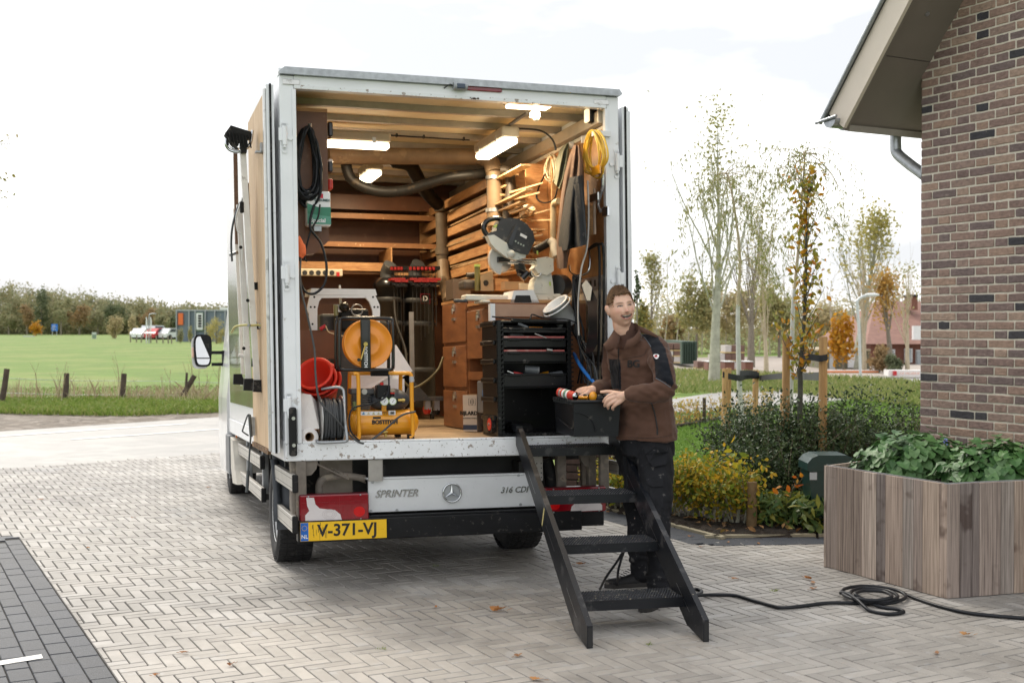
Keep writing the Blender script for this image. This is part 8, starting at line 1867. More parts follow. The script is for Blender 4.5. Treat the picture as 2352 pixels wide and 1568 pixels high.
V_,F_=tubes_np(sg,4); o=arr('dry_weeds',V_,F_,DRY); o['kind']='stuff'
o=scatter('weed_heads',LEAF4,np.array([tuple(t_[0]) for t_ in tp]),rng.normal(size=(len(tp),3)),.035,DRY,None,.4); o['kind']='stuff'
blades('lawn_grass',band_pts(26000,[(1545,950),(1700,940),(2120,905)],[(1540,1075),(1750,1075),(2130,990)]),.045,.008,leafmat('lawn_blade',[(.11,.20,.035),(.15,.26,.05),(.20,.30,.07)],.6,.4),.5)
blades('rough_grass',band_pts(9000,[(1545,850),(1800,862),(2120,880)],[(1545,905),(1800,900),(2120,940)]),.14,.02,leafmat('rough_blade',[(.15,.21,.05),(.22,.27,.08),(.36,.34,.15)],.6,.4),.5)
# --- bed plants ----------------------------------------------------------
def shrub(name,lb,cat,c,h,r,mm,size,nstem=6,per=7,sd=.05,shape=LEAF6,twm=TWIG,group=None,depth=1,up=.35,spread=.4,r0=.008):
    t=thing(name,lb,cat,c,group); sg=[];tp=[]
    for k in range(nstem):
        a=rng.uniform(0,2*PI); rr=r*.35*rng.uniform(0,1); p=Vector(c)+Vector((math.cos(a)*rr,math.sin(a)*rr,0)); d=Vector((math.cos(a)*r/h*.7,math.sin(a)*r/h*.7,1)).normalized(); grow(sg,tp,p,d,h*rng.uniform(.5,.75),r0,depth,spread,up,(2,4),5,0,.10)
    woody('stem',sg,twm,t,5); leaves_at(tp,t,mm,per,sd,size,shape); return t
hed=[(1432,1150,10.4,.42),(1475,1165,10.2,.46),(1545,1180,10.0,.50),(1580,1190,9.9,.55),(1618,1198,9.8,.50),(1655,1203,9.65,.52),(1690,1210,9.6,.46),(1395,1140,10.6,.42)]
names=['behind the truck step','right behind the man','third from the truck','fourth along the paving edge','fifth along the paving edge','sixth, with many orange leaves','nearest the short wooden post','leftmost, seen under the truck']
for (x,y,Y,h),nm in zip(hed,names):
    c=P(x,y,Y); c.z=.03; shrub('beech_shrub','low yellow green beech shrub '+nm,'shrub',c,h*.86,.27,YGL,.042,7,5,.055,LEAF6,BARKG,'low beech hedge along the bed',1,.25,.5,.010)
dk=[(1712,11.1,.70,.36,'dark small leaved evergreen shrub at the left of the bed'),(1770,10.7,.86,.46,'tall dark evergreen shrub below the young beech'),(1850,10.5,.84,.46,'dark evergreen shrub between the two big stakes'),(1925,10.6,.86,.48,'dark evergreen shrub behind the green bin'),(2010,10.6,.90,.50,'wide dark evergreen shrub with upright sprigs near the house'),(1730,10.2,.55,.34,'low dark evergreen shrub at the front of the bed')]
for x,Y,h,r,lb in dk:
    c=gnd(x,Y); c.z=.02; t=shrub('evergreen_shrub',lb,'shrub',c,h,r,DGL,.030,22,8,.055,LEAF6,TWIG,'dark evergreen shrubs in the bed',1,.35,.45,.007)
    u=rng.normal(size=(4200,3)); u/=np.linalg.norm(u,axis=1)[:,None]; u*=(rng.uniform(.3,1,4200)**.5)[:,None]; ps=u*np.array([r,r*.8,h*.38])+np.array([c.x,c.y,h*.42]); scatter('inner_foliage',LEAF4,ps[:2000],(u+np.array([0,0,.5]))[:2000],.030,DGL,t,.5,kind='stuff')
    sg=[];pl=[]
    for k in range(22):
        p=Vector(c)+Vector((rng.uniform(-r,r)*.9,rng.uniform(-r,r)*.7,h*.6)); e_=p+Vector((rng.normal()*.12,rng.normal()*.1,rng.uniform(.15,.36))); sg.append((p,e_,.004,.002))
        for q_ in np.linspace(.1,1,13): pl.append((p.lerp(e_,q_),None))
    woody('sprig',sg,TWIG,t,4); leaves_at(pl,t,leafmat('sprig_leaf',[(.06,.10,.025),(.10,.15,.04),(.04,.07,.02)],.4,.2,.35) if 'sprig_leaf' not in MT else MT['sprig_leaf'],2,.014,.026,LEAF6,'sprig_leaves')
# young beech with its stakes
STK=mat('round_stake',(.42,.24,.09),.75,var=.15,wood=((.30,.16,.06),(.50,.31,.13),2),st=(14,14,1.2),bump=.001); STR=mat('black_strap',(.012,.013,.016),.6,var=.2)
c=gnd(1833,10.6); t=thing('young_beech','slender young beech with orange brown leaves between two big stakes','tree',c); sg=[];tp=[]
tr_=[P(1833,975,10.6),P(1838,900,10.6),P(1838,850,10.6),P(1846,750,10.6),P(1850,650,10.6),P(1852,560,10.6),P(1853,470,10.6),P(1858,435,10.6)]; tr_[0].z=0
tr_=smooth_path(tr_,3); n=len(tr_)
for i in range(n-1): sg.append((tr_[i],tr_[i+1],.024*(1-i/n)+.003,.024*(1-(i+1)/n)+.003))
tips=[]
for i in range(4,n-1):
    for k in range(4):
        a=rng.uniform(0,2*PI); d=Vector((math.cos(a)*.62,math.sin(a)*.5,1)).normalized(); L_=rng.uniform(.15,.52)*(1-.45*i/n); grow(sg,tips,tr_[i],d,L_,.005,0,.4,.4,(1,2),4,0,.14)
woody('trunk',sg,mat('dark_bark',(.075,.075,.06),.85,var=.3),t,7); tips=[x_ for x_ in tips if rng.uniform()<.8]; leaves_at(tips,t,BEL,3,.04,.056,LEAF6)
def stake(x,yt,yb,Y,r,lb): a=P(x,yt,Y); b=P(x-2,yb,Y); b.z=0; o=MB(); o.tube([b,a-Vector((0,0,.01)),a],[r,r,r*.93],14); return tag(o.build('tree_stake',STK),lb,'stake','round wooden tree stakes')
stake(1806,775,1000,10.75,.034,'large round stake left of the young beech'); stake(1891,773,1010,10.4,.036,'tallest round stake right of the young beech'); stake(1799,905,980,12.0,.03,'short stake hidden behind the left big stake')
def strap(pts,h,lb): b=MB(); A=smooth_path([P(*p) for p in pts],4); up=Vector((0,0,h/2)); n=len(A); o=Vector((0,.006,0)); b.add([p-up for p in A]+[p+up for p in A]+[p-up+o for p in A]+[p+up+o for p in A],[(i,i+1,n+i+1,n+i) for i in range(n-1)]+[(2*n+i,3*n+i,3*n+i+1,2*n+i+1) for i in range(n-1)]+[(n+i,n+i+1,3*n+i+1,3*n+i) for i in range(n-1)]+[(i,2*n+i,2*n+i+1,i+1) for i in range(n-1)]); tag(b.build('tree_strap',STR),lb,'strap')
strap([(1843,817,10.56),(1870,821,10.4),(1885,823,10.34),(1901,820,10.33)],.055,'black strap tying the young beech to its right stake')
# young weeping trees with pale trunks
def weeper(lb,pts,rad,Y,spread_,m_leaf,nbr=26,ln=1.2,y_from=3):
    c=gnd(pts[0][0],Y); t=thing('weeping_tree',lb,'tree',c,'young weeping trees'); tr=[P(x,y,Y) for x,y in pts]; tr[0].z=0; tr=smooth_path(tr,4); n=len(tr); sg=[];low=[]
    for i in range(n-1): (low if tr[i].z<1.9 else sg).append((tr[i],tr[i+1],rad*(1-.75*i/n),rad*(1-.75*(i+1)/n)))
    tips=[]
    for k in range(nbr):
        i=int(n*.40+(n*.58)*rng.uniform()**.8); i=min(i,n-1); p=tr[i]; a=rng.uniform(0,2*PI); d=Vector((math.cos(a),math.sin(a)*.6,rng.uniform(-.3,.7))).normalized(); L_=ln*rng.uniform(.25,1.1); st=11; dr_=rng.uniform(.06,.22)
        for j in range(st):
            d=(d+Vector((rng.normal()*.14,rng.normal()*.12,-dr_-.015*j+rng.normal()*.06))).normalized(); q_=p+d*L_/st; sg.append((p,q_,.005*(1-j/st)+.0012,.005*(1-(j+1)/st)+.0012)); p=q_
            if j>1: tips+=[(p,d),(p,d)]
            if j>3 and rng.uniform()<.5:
                e_=p+Vector((rng.normal()*.1,rng.normal()*.1,-rng.uniform(.1,.3))); sg.append((p,e_,.002,.001)); tips+=[(p.lerp(e_,.5),d),(e_,d)]
    woody('trunk',low,PALEB,t,8); woody('branch',sg,TWIGP,t,4); leaves_at(tips,t,m_leaf,2,.035,.055*Y/14,(np.array([(0,-.6,0),(.13,0,.02),(0,.6,-.03),(-.13,0,.02)]),[(0,1,2,3)]),down=1); return t
WLF=leafmat('willow_leaf',[(.17,.20,.06),(.24,.25,.08),(.33,.31,.12)],.5,.4)
weeper('young weeping tree directly behind the beech, its top highest',[(1812,985),(1818,850),(1822,700),(1835,560),(1842,450),(1848,375),(1846,347)],.030,13.5,.9,WLF,34,1.0)
weeper('young weeping tree with white trunk left of the beech',[(1704,985),(1697,850),(1695,700),(1700,600),(1690,500),(1678,430),(1668,395)],.042,18.2,1.2,WLF,60,1.7)
stake(1666,846,988,18.0,.045,'left short stake of the pale trunked weeping tree'); stake(1674,845,985,18.6,.04,'rear left stake close beside the left short stake'); stake(1736,850,965,18.6,.045,'right short stake of the pale trunked weeping tree')
strap([(1660,860,17.95),(1680,865,18.0),(1700,868,18.1),(1715,864,18.4),(1744,862,18.55)],.09,'black strap around the three stakes and pale trunk'); strap([(1744,868,18.6),(1800,863,16),(1840,864,14),(1890,864,11)],.08,'long black strap running right towards the beech'); strap([(1700,857,18.1),(1720,856,18.4),(1740,858,18.55)],.08,'upper short black strap at the right short stake')
# tall poplar and the trees behind the lawn
def bigtree(lb,x,Y,ytop,hw,rad,barkm,leafm,nb=26,depth=2,per=1,size=.10,sd=.15,fork=.12,name='bare_tree',top_only=False,kids=(2,4),sp=.30,thin=1):
    c=gnd(x,Y); H_=(HOR-ytop)/FPX*Y+HC; t=thing(name,lb,'tree',c); sg=[];tp=[]; tr=[c]
    d=Vector((rng.normal()*.03,0,1)); p=c; n=12
    for i in range(n):
        d=(d+Vector((rng.normal()*.03,rng.normal()*.03,.1))).normalized(); q_=p+d*H_*.92/n; r0=rad*(1-i/n)**1.5+.012; r1=rad*(1-(i+1)/n)**1.5+.012; sg.append((p,q_,r0,r1)); p=q_
        if i/n>=fork:
            for k in range(max(1,int(nb/n))+1):
                a=rng.uniform(0,2*PI); w_=hw/FPX*Y; dd=Vector((math.cos(a)*w_/H_*1.6,math.sin(a)*w_/H_*1.6,1)).normalized(); grow(sg,tp,p,dd,H_*(1-i/n)*.60*rng.uniform(.6,1.15),min(r1*.42,.035),depth,sp,.30,kids,5,0,.09)
    woody('trunk',sg,barkm,t,5)
    if leafm is not None:
        if top_only: tp=[t_ for t_ in tp if t_[0].z>H_*.70 and rng.uniform()<.8]
        tp=[t_ for t_ in tp if rng.uniform()<thin]
        leaves_at(tp,t,leafm,per,sd,size)
    return t
bigtree('tall bare poplar with a few yellow leaves at its top',1640,34,232,150,.17,BARKG,leafmat('poplar_leaf',[(.28,.26,.05),(.36,.32,.08),(.22,.24,.06)],.5,.4),26,1,2,.11,.16,.14,'poplar',True,thin=.6)
bigtree('bare grey tree right of the poplar',1725,48,470,75,.16,BARK,OLV,26,1,1,.14,.2,.15,thin=.5)
bigtree('large half bare tree with yellow green leaves by the far house',1870*1.0+100,46,485,95,.24,BARKG,leafmat('limey_leaf',[(.38,.36,.10),(.46,.38,.12),(.30,.30,.10)],.5,.4),30,1,2,.17,.25,.15,thin=.8)
bigtree('orange leaved tree in front of the far brick house',2045,44,640,55,.14,BARK,leafmat('pale_orange_leaf',[(.52,.28,.06),(.56,.36,.10),(.44,.30,.10)],.5,.4),22,1,3,.15,.2,.2,thin=.9)
bush('orange_bush','glowing orange bush left of the street lamp','bush',1937,44,712,34,ORL,1100,.17,.50)
bigtree('thin bare sapling right of the man',1490,60,590,30,.10,BARK,OLV,14,1,2,.16,.2,.2); bush('tree','rounded yellow green tree just right of the truck door','tree',1475,58,700,26,leafmat('mixed_leaf',[(.20,.23,.08),(.32,.30,.10),(.45,.33,.07)],.5,.4),2200,.17,.6)
bush('tree','broad olive tree behind the brick pallets','tree',1600,62,640,52,OLV,3000,.20,.62); bush('tree','pale olive tree behind the white trunked one','tree',1690,66,660,55,TAN,2600,.20,.62); bush('tree','wide tan tree behind the young beech','tree',1790,64,650,62,OLV,3200,.20,.62); bush('tree','orange brown tree at the middle of the background','tree',1545,70,720,30,WDO,1500,.22,.6); bush('tree','hazy tan tree left of the far house','tree',1900,68,690,45,TAN,2200,.20,.6)
bush('shrub','brown rounded shrub before the far house','shrub',2020,42,790,28,WDO,1500,.12,.5); bush('shrub','dark green clipped shrub at the far house wall','shrub',2052,41,812,20,WDD,1500,.10,.5)
bush('shrub','dark leafy twig bush beside the truck door','shrub',1463,30,620,10,leafmat('twig_leaf',[(.05,.08,.03),(.08,.11,.04)],.5,.3),110,.12,.85)
pos_all=[]
for i in range(46):
    x=1440+i*15+rng.uniform(-6,6); Y=72+rng.uniform(0,8); ytop=rng.uniform(655,712); h=(HOR-ytop)/FPX*Y+1.5; c=gnd(x,Y); n=480
    pp=rng.normal(size=(n,3))*np.array([.75,.6,h*.28])+np.array([c.x,c.y,h*.45]); pos_all.append(pp)
pos=np.concatenate(pos_all); pos=pos[pos[:,2]>0]; o=scatter('far_thicket',LEAF4,pos,rng.normal(size=pos.shape)+np.array([0,-.5,.6]),.20,leafmat('thicket_leaf',[(.40,.37,.24),(.46,.41,.27),(.52,.41,.22),(.36,.36,.22),(.50,.46,.32)],.7,.5),None,.3); o['kind']='stuff'; o['label']='hazy thicket of autumn trees behind the yard'
sg=[];tp=[]
for i in range(24):
    c=gnd(1440+i*28+rng.uniform(-8,8),64+rng.uniform(0,12)); grow(sg,tp,c,Vector((rng.normal()*.05,0,1)),rng.uniform(3.0,5.0),.05,1,.35,.3,(2,4),5,0,.08)
V_,F_=tubes_np(sg,4); o=arr('bare_branches',V_,F_,mat('pale_branch',(.42,.37,.30),.8,var=.2)); o['kind']='stuff'
for x,Y,yt,hw,lb in ((1985,43,560,38,'bare twiggy tree just behind the white street lamp'),(2085,41,610,34,'bare twiggy tree at the gable of the far house'),(1760,40,560,36,'thin bare tree between poplar and young beech')):
    bigtree(lb,x,Y,yt,hw,.08,mat('pale_bark_'+str(x),(.27,.24,.19),.8,var=.2) if False else TWIGP,OLV,14,1,1,.10,.15,.10,thin=.35)
# low orange hedge along the lawn, with pegs
HG=leafmat('hedge_orange_leaf',[(.50,.27,.05),(.42,.30,.08),(.28,.26,.07),(.55,.36,.10)],.6,.4)
k=0
ordn=['first','second','third','fourth','fifth','sixth','seventh','eighth','ninth','tenth','eleventh','twelfth','thirteenth','fourteenth','fifteenth','sixteenth','seventeenth','eighteenth']
for i in range(18):
    x=1548+i*13; f=(x-1548)/230; Y=19.0+f*3.4; c=gnd(x,Y); t=thing('hedge_sapling',ordn[i]+' orange leaved sapling from the left in the low lawn hedge','sapling',c,'low orange hedge beyond the lawn'); sg=[];tp=[]
    for j in range(4): grow(sg,tp,c,Vector((rng.normal()*.2,rng.normal()*.2,1)).normalized(),.38,.008,0,.4,.3,(1,2),5,0,.12)
    woody('stem',sg,TWIG,t,4); leaves_at(tp,t,HG,3,.045,.055)
m_=MB(); a=gnd(1535,18.6); b=gnd(1790,22.8); m_.hexa([a,b,b+Vector((0,.25,0)),a+Vector((0,.25,0))]+[p+Vector((0,0,.05)) for p in (a,b,b+Vector((0,.25,0)),a+Vector((0,.25,0)))]); m_.build('hedge_soil',BEDM,kind='structure')
for i,x in enumerate((1618,1738)): p=gnd(x,19.9+i*2.0); o=MB(); o.tube([p,p+Vector((0,0,.42))],.03,8); tag(o.build('short_peg',POSTM),('left' if i==0 else 'right')+' short wooden peg in the low orange hedge','peg')
# --- buildings, pallets and street things beyond the right hand road
RBR=mat('far_red_brick',(.20,.085,.06),.85,var=.2,scale=6); RTL=mat('far_roof_tile',(.26,.14,.11),.8,var=.2,scale=4)
t=thing('far_house','distant brick house with red tiled roof and chimney','house',gnd(2060,52)); fbox('wall',0,0,2000,786,2160,846,52,8,RBR,t)
a=P(1990,790,51.5);b=P(2170,790,51.5);m_=MB(); r1=P(2010,692,56);r2=P(2170,692,56); m_.add([a,b,r2,r1,a+Vector((0,9,0)),b+Vector((0,9,0))],[(0,1,2,3),(4,3,2,5),(0,3,4)]); m_.build('roof',RTL,t)
c_=fbox('chimney',0,0,2094,679,2108,712,54,1,RBR,t); fbox('chimney_cap',0,0,2093,676,2109,681,53.9,1.2,MT['slot_dark'],t)
for x0,y0,x1,y1 in ((2078,800,2096,832),(2104,803,2120,842),(2038,802,2056,828)):
    w_=fbox('window',0,0,x0,y0,x1,y1,51.9,.2,WPL,t); fbox('pane',0,0,x0+2.5,y0+3,x1-2.5,y1-3,51.8,.1,mat('far_glass',(.35,.38,.40),.2) if 'far_glass' not in MT else MT['far_glass'],w_)
fbox('gable_white',0,0,2098,748,2116,780,51.2,.2,WPL,t)
t=thing('flat_shed','low olive flat roofed shed with a white door and window','shed',gnd(1950,46)); fbox('wall',0,0,1893,806,1998,852,46,5,mat('shed_olive',(.16,.15,.10),.8,var=.1),t); fbox('roof_slab',0,0,1890,802,2000,806,45.8,5.4,mat('shed_fascia',(.40,.33,.22),.6),t); fbox('door',0,0,1906,812,1918,850,45.9,.1,mat('door_grey',(.5,.52,.52),.5),t); fbox('window',0,0,1948,812,1978,844,45.9,.1,WPL,t)
t=thing('street_lamp','tall white street lamp with curved arm before the far house','street lamp',gnd(1977,37)); m_=MB(); m_.tube(smooth_path([gnd(1977,37),P(1973,760,37),P(1969,700,37),P(1970,690,37),P(1982,681,37),P(2000,678,37)],5),[.045]*26 if False else .045,8); m_.build('pole',mat('lamp_pole',(.60,.62,.63),.4,.3),t); m_=MB(); m_.sphere(P(2003,677,37),(.24,.12,.06),12); m_.build('lamp_head',WPL,t)
t=thing('container','dark green container between stacked brick pallets','container',gnd(1583,48)); fbox('container_body',0,0,1566,784,1601,836,48,6,mat('container_green',(.035,.065,.045),.6,var=.1),t)
for k in range(6): fbox('corrugation',0,0,1568+k*5.5,786,1570+k*5.5,834,47.9,.1,MT['container_green'],t)
pk=0
PBK=mat('pallet_brick',(.17,.10,.08),.85,var=.25,scale=9); PWH=mat('pallet_wrap',(.52,.48,.46),.4,var=.15,scale=3); PLK=mat('pallet_wood',(.55,.40,.18),.7)
rows=[(1532,816,45,0),(1548,816,45,1),(1532,801,45,1),(1548,801,45,0),(1532,788,45,0),(1548,788,45,0),(1602,830,46,0),(1617,830,46,1),(1651,832,44,0),(1666,832,44,0),(1681,832,44,1),(1696,832,44,0),(1636,815,44.5,1),(1651,812,44,1),(1666,812,44,0),(1681,812,44,0),(1696,812,44,0),(1666,793,44,1),(1681,793,44,0),(1696,793,44,0)]
hor=['leftmost stack','leftmost stack','leftmost stack','leftmost stack','leftmost stack','leftmost stack','stack beside the container','stack beside the container']+['wide stack behind the pale trunk']*12
for i,(x,y,Y,k) in enumerate(rows):
    c=P(x,y,Y); t=thing('brick_pallet','far pallet of bricks '+('in white wrap ' if k else '')+'at pixel column','pallet',c,'brick pallets in the yard'); fbox('bricks',0,0,x,y,x+14,y+15,Y,1.0,PWH if k else PBK,t); fbox('pallet_boards',0,0,x-.5,y+15.2,x+14.5,y+17.5,Y-.02,1.04,PLK,t)
    t['label']=('white wrapped' if k else 'plain red brown')+' brick pallet, '+{1532:'left half of the leftmost stack',1548:'right half of the leftmost stack',1602:'left of the two beside the container',1617:'right of the two beside the container',1636:'alone left of the wide stack',1651:'first column of the wide stack',1666:'second column of the wide stack',1681:'third column of the wide stack',1696:'fourth column of the wide stack'}[x]+(', top row' if y in (788,793) else (', middle row' if y in(801,812,815) else ', bottom row'))
for i,(x,w_) in enumerate(((1626,14),(1665,22),(1712,18))): t=thing('rust_planter',['left','middle','right'][i]+' rust red square planter in front of the brick pallets','planter',gnd(x,41)); fbox('box',0,0,x,831,x+w_,850,41,.9,mat('corten',(.19,.08,.055),.7) if i==0 else MT['corten'],t); fbox('rim',0,0,x-1,829.5,x+w_+1,831,40.95,1.0,WPL,t)
for x in (1695,1700,1715): pass
t=thing('barrier_board','long white and orange barrier board before the shed','barrier',gnd(1955,42)); fbox('board',0,0,1893,850,2018,861,42,.2,mat('board_white',(.78,.76,.74),.5),t); fbox('orange_stripe',0,0,1893,852,2018,855.5,41.9,.1,mat('stripe_orange',(.7,.22,.06),.5),t)
t=thing('barrier_board','white barrier with red lettering at the road bend','barrier',gnd(2080,38)); fbox('board',0,0,2041,850,2125,864,38,.5,MT['board_white'],t); fbox('red_emblem',0,0,2052,852,2060,862,37.9,.08,CRED,t); p=P(2090,857.5,37.88); text('DE HILVERSE',.11,face_m(p,(1,0,0),(0,0,1)),mat('pale_red_print',(.75,.35,.25),.5),t)
sheet('yard_paving',[(3.6,30),(18,46),(26,52),(20,70),(5,60),(5,44)],mat('yard_sand',(.38,.33,.29),.8,var=.1),-.004,kind='structure')
# --- low brick wall behind the truck, bin, posts, small plants
t=thing('low_brick_wall','low dark brick garden wall seen beneath the truck rear','wall',gnd(1370,11.6)); LBR=mat('garden_brick',(.10,.062,.05),.85,var=.3,scale=30,bump=.004,bs=60,rand=.3); 
o=MB(); a=gnd(1290,11.75); b=gnd(1440,11.6); o.hexa([a,b,b+Vector((0,.18,0)),a+Vector((0,.18,0))]+[p+Vector((0,0,.52)) for p in (a,b,b+Vector((0,.18,0)),a+Vector((0,.18,0)))]); o.build('mortar_core',mat('dark_mortar',(.16,.14,.12),.9),t)
bmk=MB(); bmk.box((-.104,-.012,-.030),(.104,.03,.030),None,.004); bm_me=None
d_=(b-a).normalized(); Ln=(b-a).length; an=math.atan2(d_.y,d_.x)
tmp=bmk.build('brick',LBR,None); bme=tmp.data; bpy.data.objects.remove(tmp)
for r_ in range(7):
    s_=.10 if r_%2 else .0
    while s_<Ln-.05:
        o=bpy.data.objects.new('brick',bme); COL.objects.link(o); o.parent=t; o.location=a+d_*(s_+.05)+Vector((0,-.012,.036+r_*.073))-WL[t.name]; o.rotation_euler=(0,0,an); s_+=.22
BING=mat('bin_green',(.006,.034,.032),.35,var=.06,coat=.2)
t=thing('waste_bin','dark green lidded waste bin behind the wooden planter','bin',gnd(1900,9.3)); Yb=9.25
a=P(1866,1190,Yb);b=P(1966,1072,Yb); x0=P(1868,1190,Yb).x; x1=P(1858,1080,Yb).x; xr0=x0+.30; xr1=x1+.36; z0=P(1868,1190,Yb).z; z1=P(1860,1078,Yb).z
o=MB(); o.hexa([(x0,Yb,z0),(xr0,Yb,z0),(xr0,Yb+.26,z0),(x0,Yb+.26,z0),(x1,Yb,z1),(xr1,Yb,z1),(xr1,Yb+.28,z1),(x1,Yb+.28,z1)]); o.build('bin_body',BING,t)
o=MB(); hh=P(1860,1045,Yb).z-z1; o.prism([(x1-.012,z1-.01),(x1-.012,z1+hh*.45),(x1+.02,z1+hh*.8),(x1+.07,z1+hh),(xr1-.07,z1+hh),(xr1-.02,z1+hh*.8),(xr1+.012,z1+hh*.45),(xr1+.012,z1-.01)],Yb-.012,Yb+.29); o.build('lid',BING,t)
o=MB(); p=P(1860,1088,Yb-.004); o.box((p.x,Yb-.004,p.z-.045),(p.x+.055,Yb-.001,p.z+.012)); o.build('sticker',mat('sticker_grey',(.45,.47,.48),.5),t)
o=MB(); o.tube([(x0+.15,Yb+.3,0),(x0+.15,Yb+.3,z1)],.025,10); o.build('post',BING,t)
p=P(1726,1222,9.42); p.z=0; o=MB(); o.tube([p,p+Vector((.005,0,.22)),P(1727,1106,9.42)],[.042,.040,.040],12); tag(o.build('wooden_post',mat('mossy_post',(.20,.13,.06),.85,var=.35,scale=10,bump=.004,bs=30,spot=((.16,.18,.05),9,.6,.6))),'short mossy round post at the corner of the bed','post')
o=MB(); a=P(1985*1.0,1216,9.15);
gp=leafmat('perennial_leaf',[(.05,.11,.03),(.09,.15,.04),(.14,.18,.04),(.30,.28,.04)],.45,.3)
for i,(x,Y,lb) in enumerate(((1765,9.5,'low green perennial right of the short post'),(1805,9.55,'low green perennial with lance leaves beside the red seedling'),(1845,9.6,'low perennial left of the bin'),(1866,9.3,'yellowing broad leaved plant at the planter corner'))):
    c=gnd(x,Y); c.z=.03; t=thing('perennial',lb,'plant',c,'low perennials in the bed'); n=230; th_=rng.uniform(0,2*PI,n); rr=rng.uniform(.02,.18,n); ps=np.stack([c.x+np.cos(th_)*rr,c.y+np.sin(th_)*rr,.05+rng.uniform(0,.22,n)],1); scatter('leaf_mass',(np.array([(0,-.5,0),(.16,-.1,.05),(.12,.25,.03),(0,.6,-.08),(-.12,.25,.03),(-.16,-.1,.05)]),[(0,1,2,3,4,5)]),ps,np.stack([np.cos(th_),np.sin(th_),np.full(n,.8)],1),.085 if i<3 else .11,gp,t,.35,kind='stuff')
c=gnd(1800,9.5); c.z=.03; t=thing('maple_seedling','small seedling with red and orange leaves','plant',c); sg=[];tp=[]; grow(sg,tp,c,Vector((.1,0,1)).normalized(),.30,.006,1,.5,.3,(2,3),3); woody('stem',sg,TWIG,t,4); leaves_at([t_ for t_ in tp if rng.uniform()<.7],t,leafmat('red_leaf',[(.5,.06,.02),(.6,.22,.02),(.35,.25,.03)],.45,.3),2,.03,.06,LEAF6)
c=gnd(1725,9.5); c.z=.03; t=thing('maple_seedling','reddish leaved shoot climbing the short post','plant',c); sg=[];tp=[]; grow(sg,tp,c,Vector((-.05,-.1,1)).normalized(),.42,.006,1,.5,.3,(2,3),4); woody('stem',sg,TWIG,t,4); leaves_at(tp,t,YGL,2,.04,.06,LEAF6)
t=thing('dry_flower_stems','dry brown coneflower stems leaning by the green bin','plant',gnd(1885,9.7)); o=MB()
for k in range(6):
    p=gnd(1888+rng.uniform(-6,6),9.75); e_=P(1868+k*6,1085+rng.uniform(-10,40),9.6); o.tube([p,e_],.004,5); o.sphere(e_,.016,8)
o.build('stem',mat('dry_brown',(.20,.10,.05),.8),t,kind='stuff')
n=900; ps=[]
while len(ps)<n:
    x=rng.uniform(.6,5); y=rng.uniform(9.0,12.5)
    if inpoly(x,y,BED): ps.append((x,y,.06+.03*nz2(x,y,4)+.02*nz2(x,y,11)))
LIT=leafmat('litter_leaf',[(.20,.10,.04),(.28,.15,.05),(.14,.08,.04),(.32,.24,.06)],.7,.1); o=scatter('leaf_litter',LEAF6,np.array(ps),np.tile([0,0,1.],(n,1)),.06,LIT,None,.35); o['kind']='stuff'
o=MB(); a=P(1990,1212,9.0)
# blue flower heads in the mounds
for x,y,Y in ((2172,1016,8.1),(2150,1022,8.1)): p=P(x,y,Y-.15); b=MB(); [b.sphere(p+Vector((rng.normal()*.008,rng.normal()*.006,rng.normal()*.01)),.006,6) for _ in range(7)]; tag(b.build('flower_head',mat('blue_petals',(.22,.25,.6),.6) if 'blue_petals' not in MT else MT['blue_petals']),'pale blue flower head above the '+('right' if x>2160 else 'left')+' side of the leafy mound','flower')
# branch tips entering at the left edge
t=thing('overhanging_branch','leafy branch tips reaching in at the left picture edge','branch',P(-20,430,16)); sg=[];tp=[]
for x,y in ((-30,330),(-35,400),(-30,440)): grow(sg,tp,P(x,y,16),Vector((1,0,-.1)).normalized(),.32,.008,0,.5,0,(1,2),4)
tk=gnd(-190,16); sg+=[(tk,tk+Vector((0,0,4.6)),.13,.07)]+[(tk+Vector((0,0,2.4+.35*k)),P(-30,(440,400,330)[k],16),.03,.008) for k in range(3)]
woody('branch',sg,TWIG,t,5); leaves_at([t_ for t_ in tp if True],t,leafmat('branch_leaf',[(.30,.22,.03),(.16,.17,.03),(.42,.28,.04)],.5,.3),3,.05,.06,LEAF6)
# --- cable on the paving
def gcab(name,lb,pts,r,m,n=8,cat='cable'): return cab(name,lb,[G(x,y,r+z) for x,y,z in pts],r,m,cat,n,world=True)
cp=[(1490,1385,0),(1535,1378,0),(1575,1372,0),(1600,1365,0),(1612,1358,0),(1600,1352,.0),(1585,1356,.012),(1598,1366,.012),(1640,1365,0),(1690,1367,0),(1735,1380,0),(1775,1391,0),(1800,1395,0),(1850,1390,0),(1900,1384,0),(1960,1384,0),(2030,1386,0),(2068,1378,.01),(2080,1366,.01),(2050,1352,.02),(1990,1345,.02),(1945,1350,.02),(1935,1362,.02),(1970,1378,.02),(2030,1381,.02),(2062,1370,.03),(2040,1356,.03),(1985,1350,.03),(1955,1358,.03),(1962,1372,.03),(2010,1378,.03),(2048,1370,.04),(2030,1358,.04),(1985,1356,.04),(1965,1364,.04),(1985,1376,.02),(2020,1392,.0),(2065,1399,.0),(2074,1405,.0),(2040,1409,.0),(2000,1402,0),(1985,1392,.012),(1968,1376,.03),(1945,1362,.03),(1930,1361,.02)]
gcab('ground_cable','long black rubber cable snaking to a loose coil before the planter',cp,.0105,CABLE,8)
gcab('ground_cable','black cable running from the coil off to the right edge',[(2075,1362,.01),(2110,1376,0),(2160,1392,0),(2220,1406,0),(2290,1414,0),(2370,1420,0)],.0105,CABLE,6)
cab('ground_cable','pair of thin black leads dropping beside the work boot',[G(1378,1352,.008),P(1392,1325,6.9),P(1420,1285,7.0),P(1437,1255,7.1),P(1430,1275,7.05),P(1420,1310,6.95),G(1418,1345,.008)],.0075,CABLE,world=True)
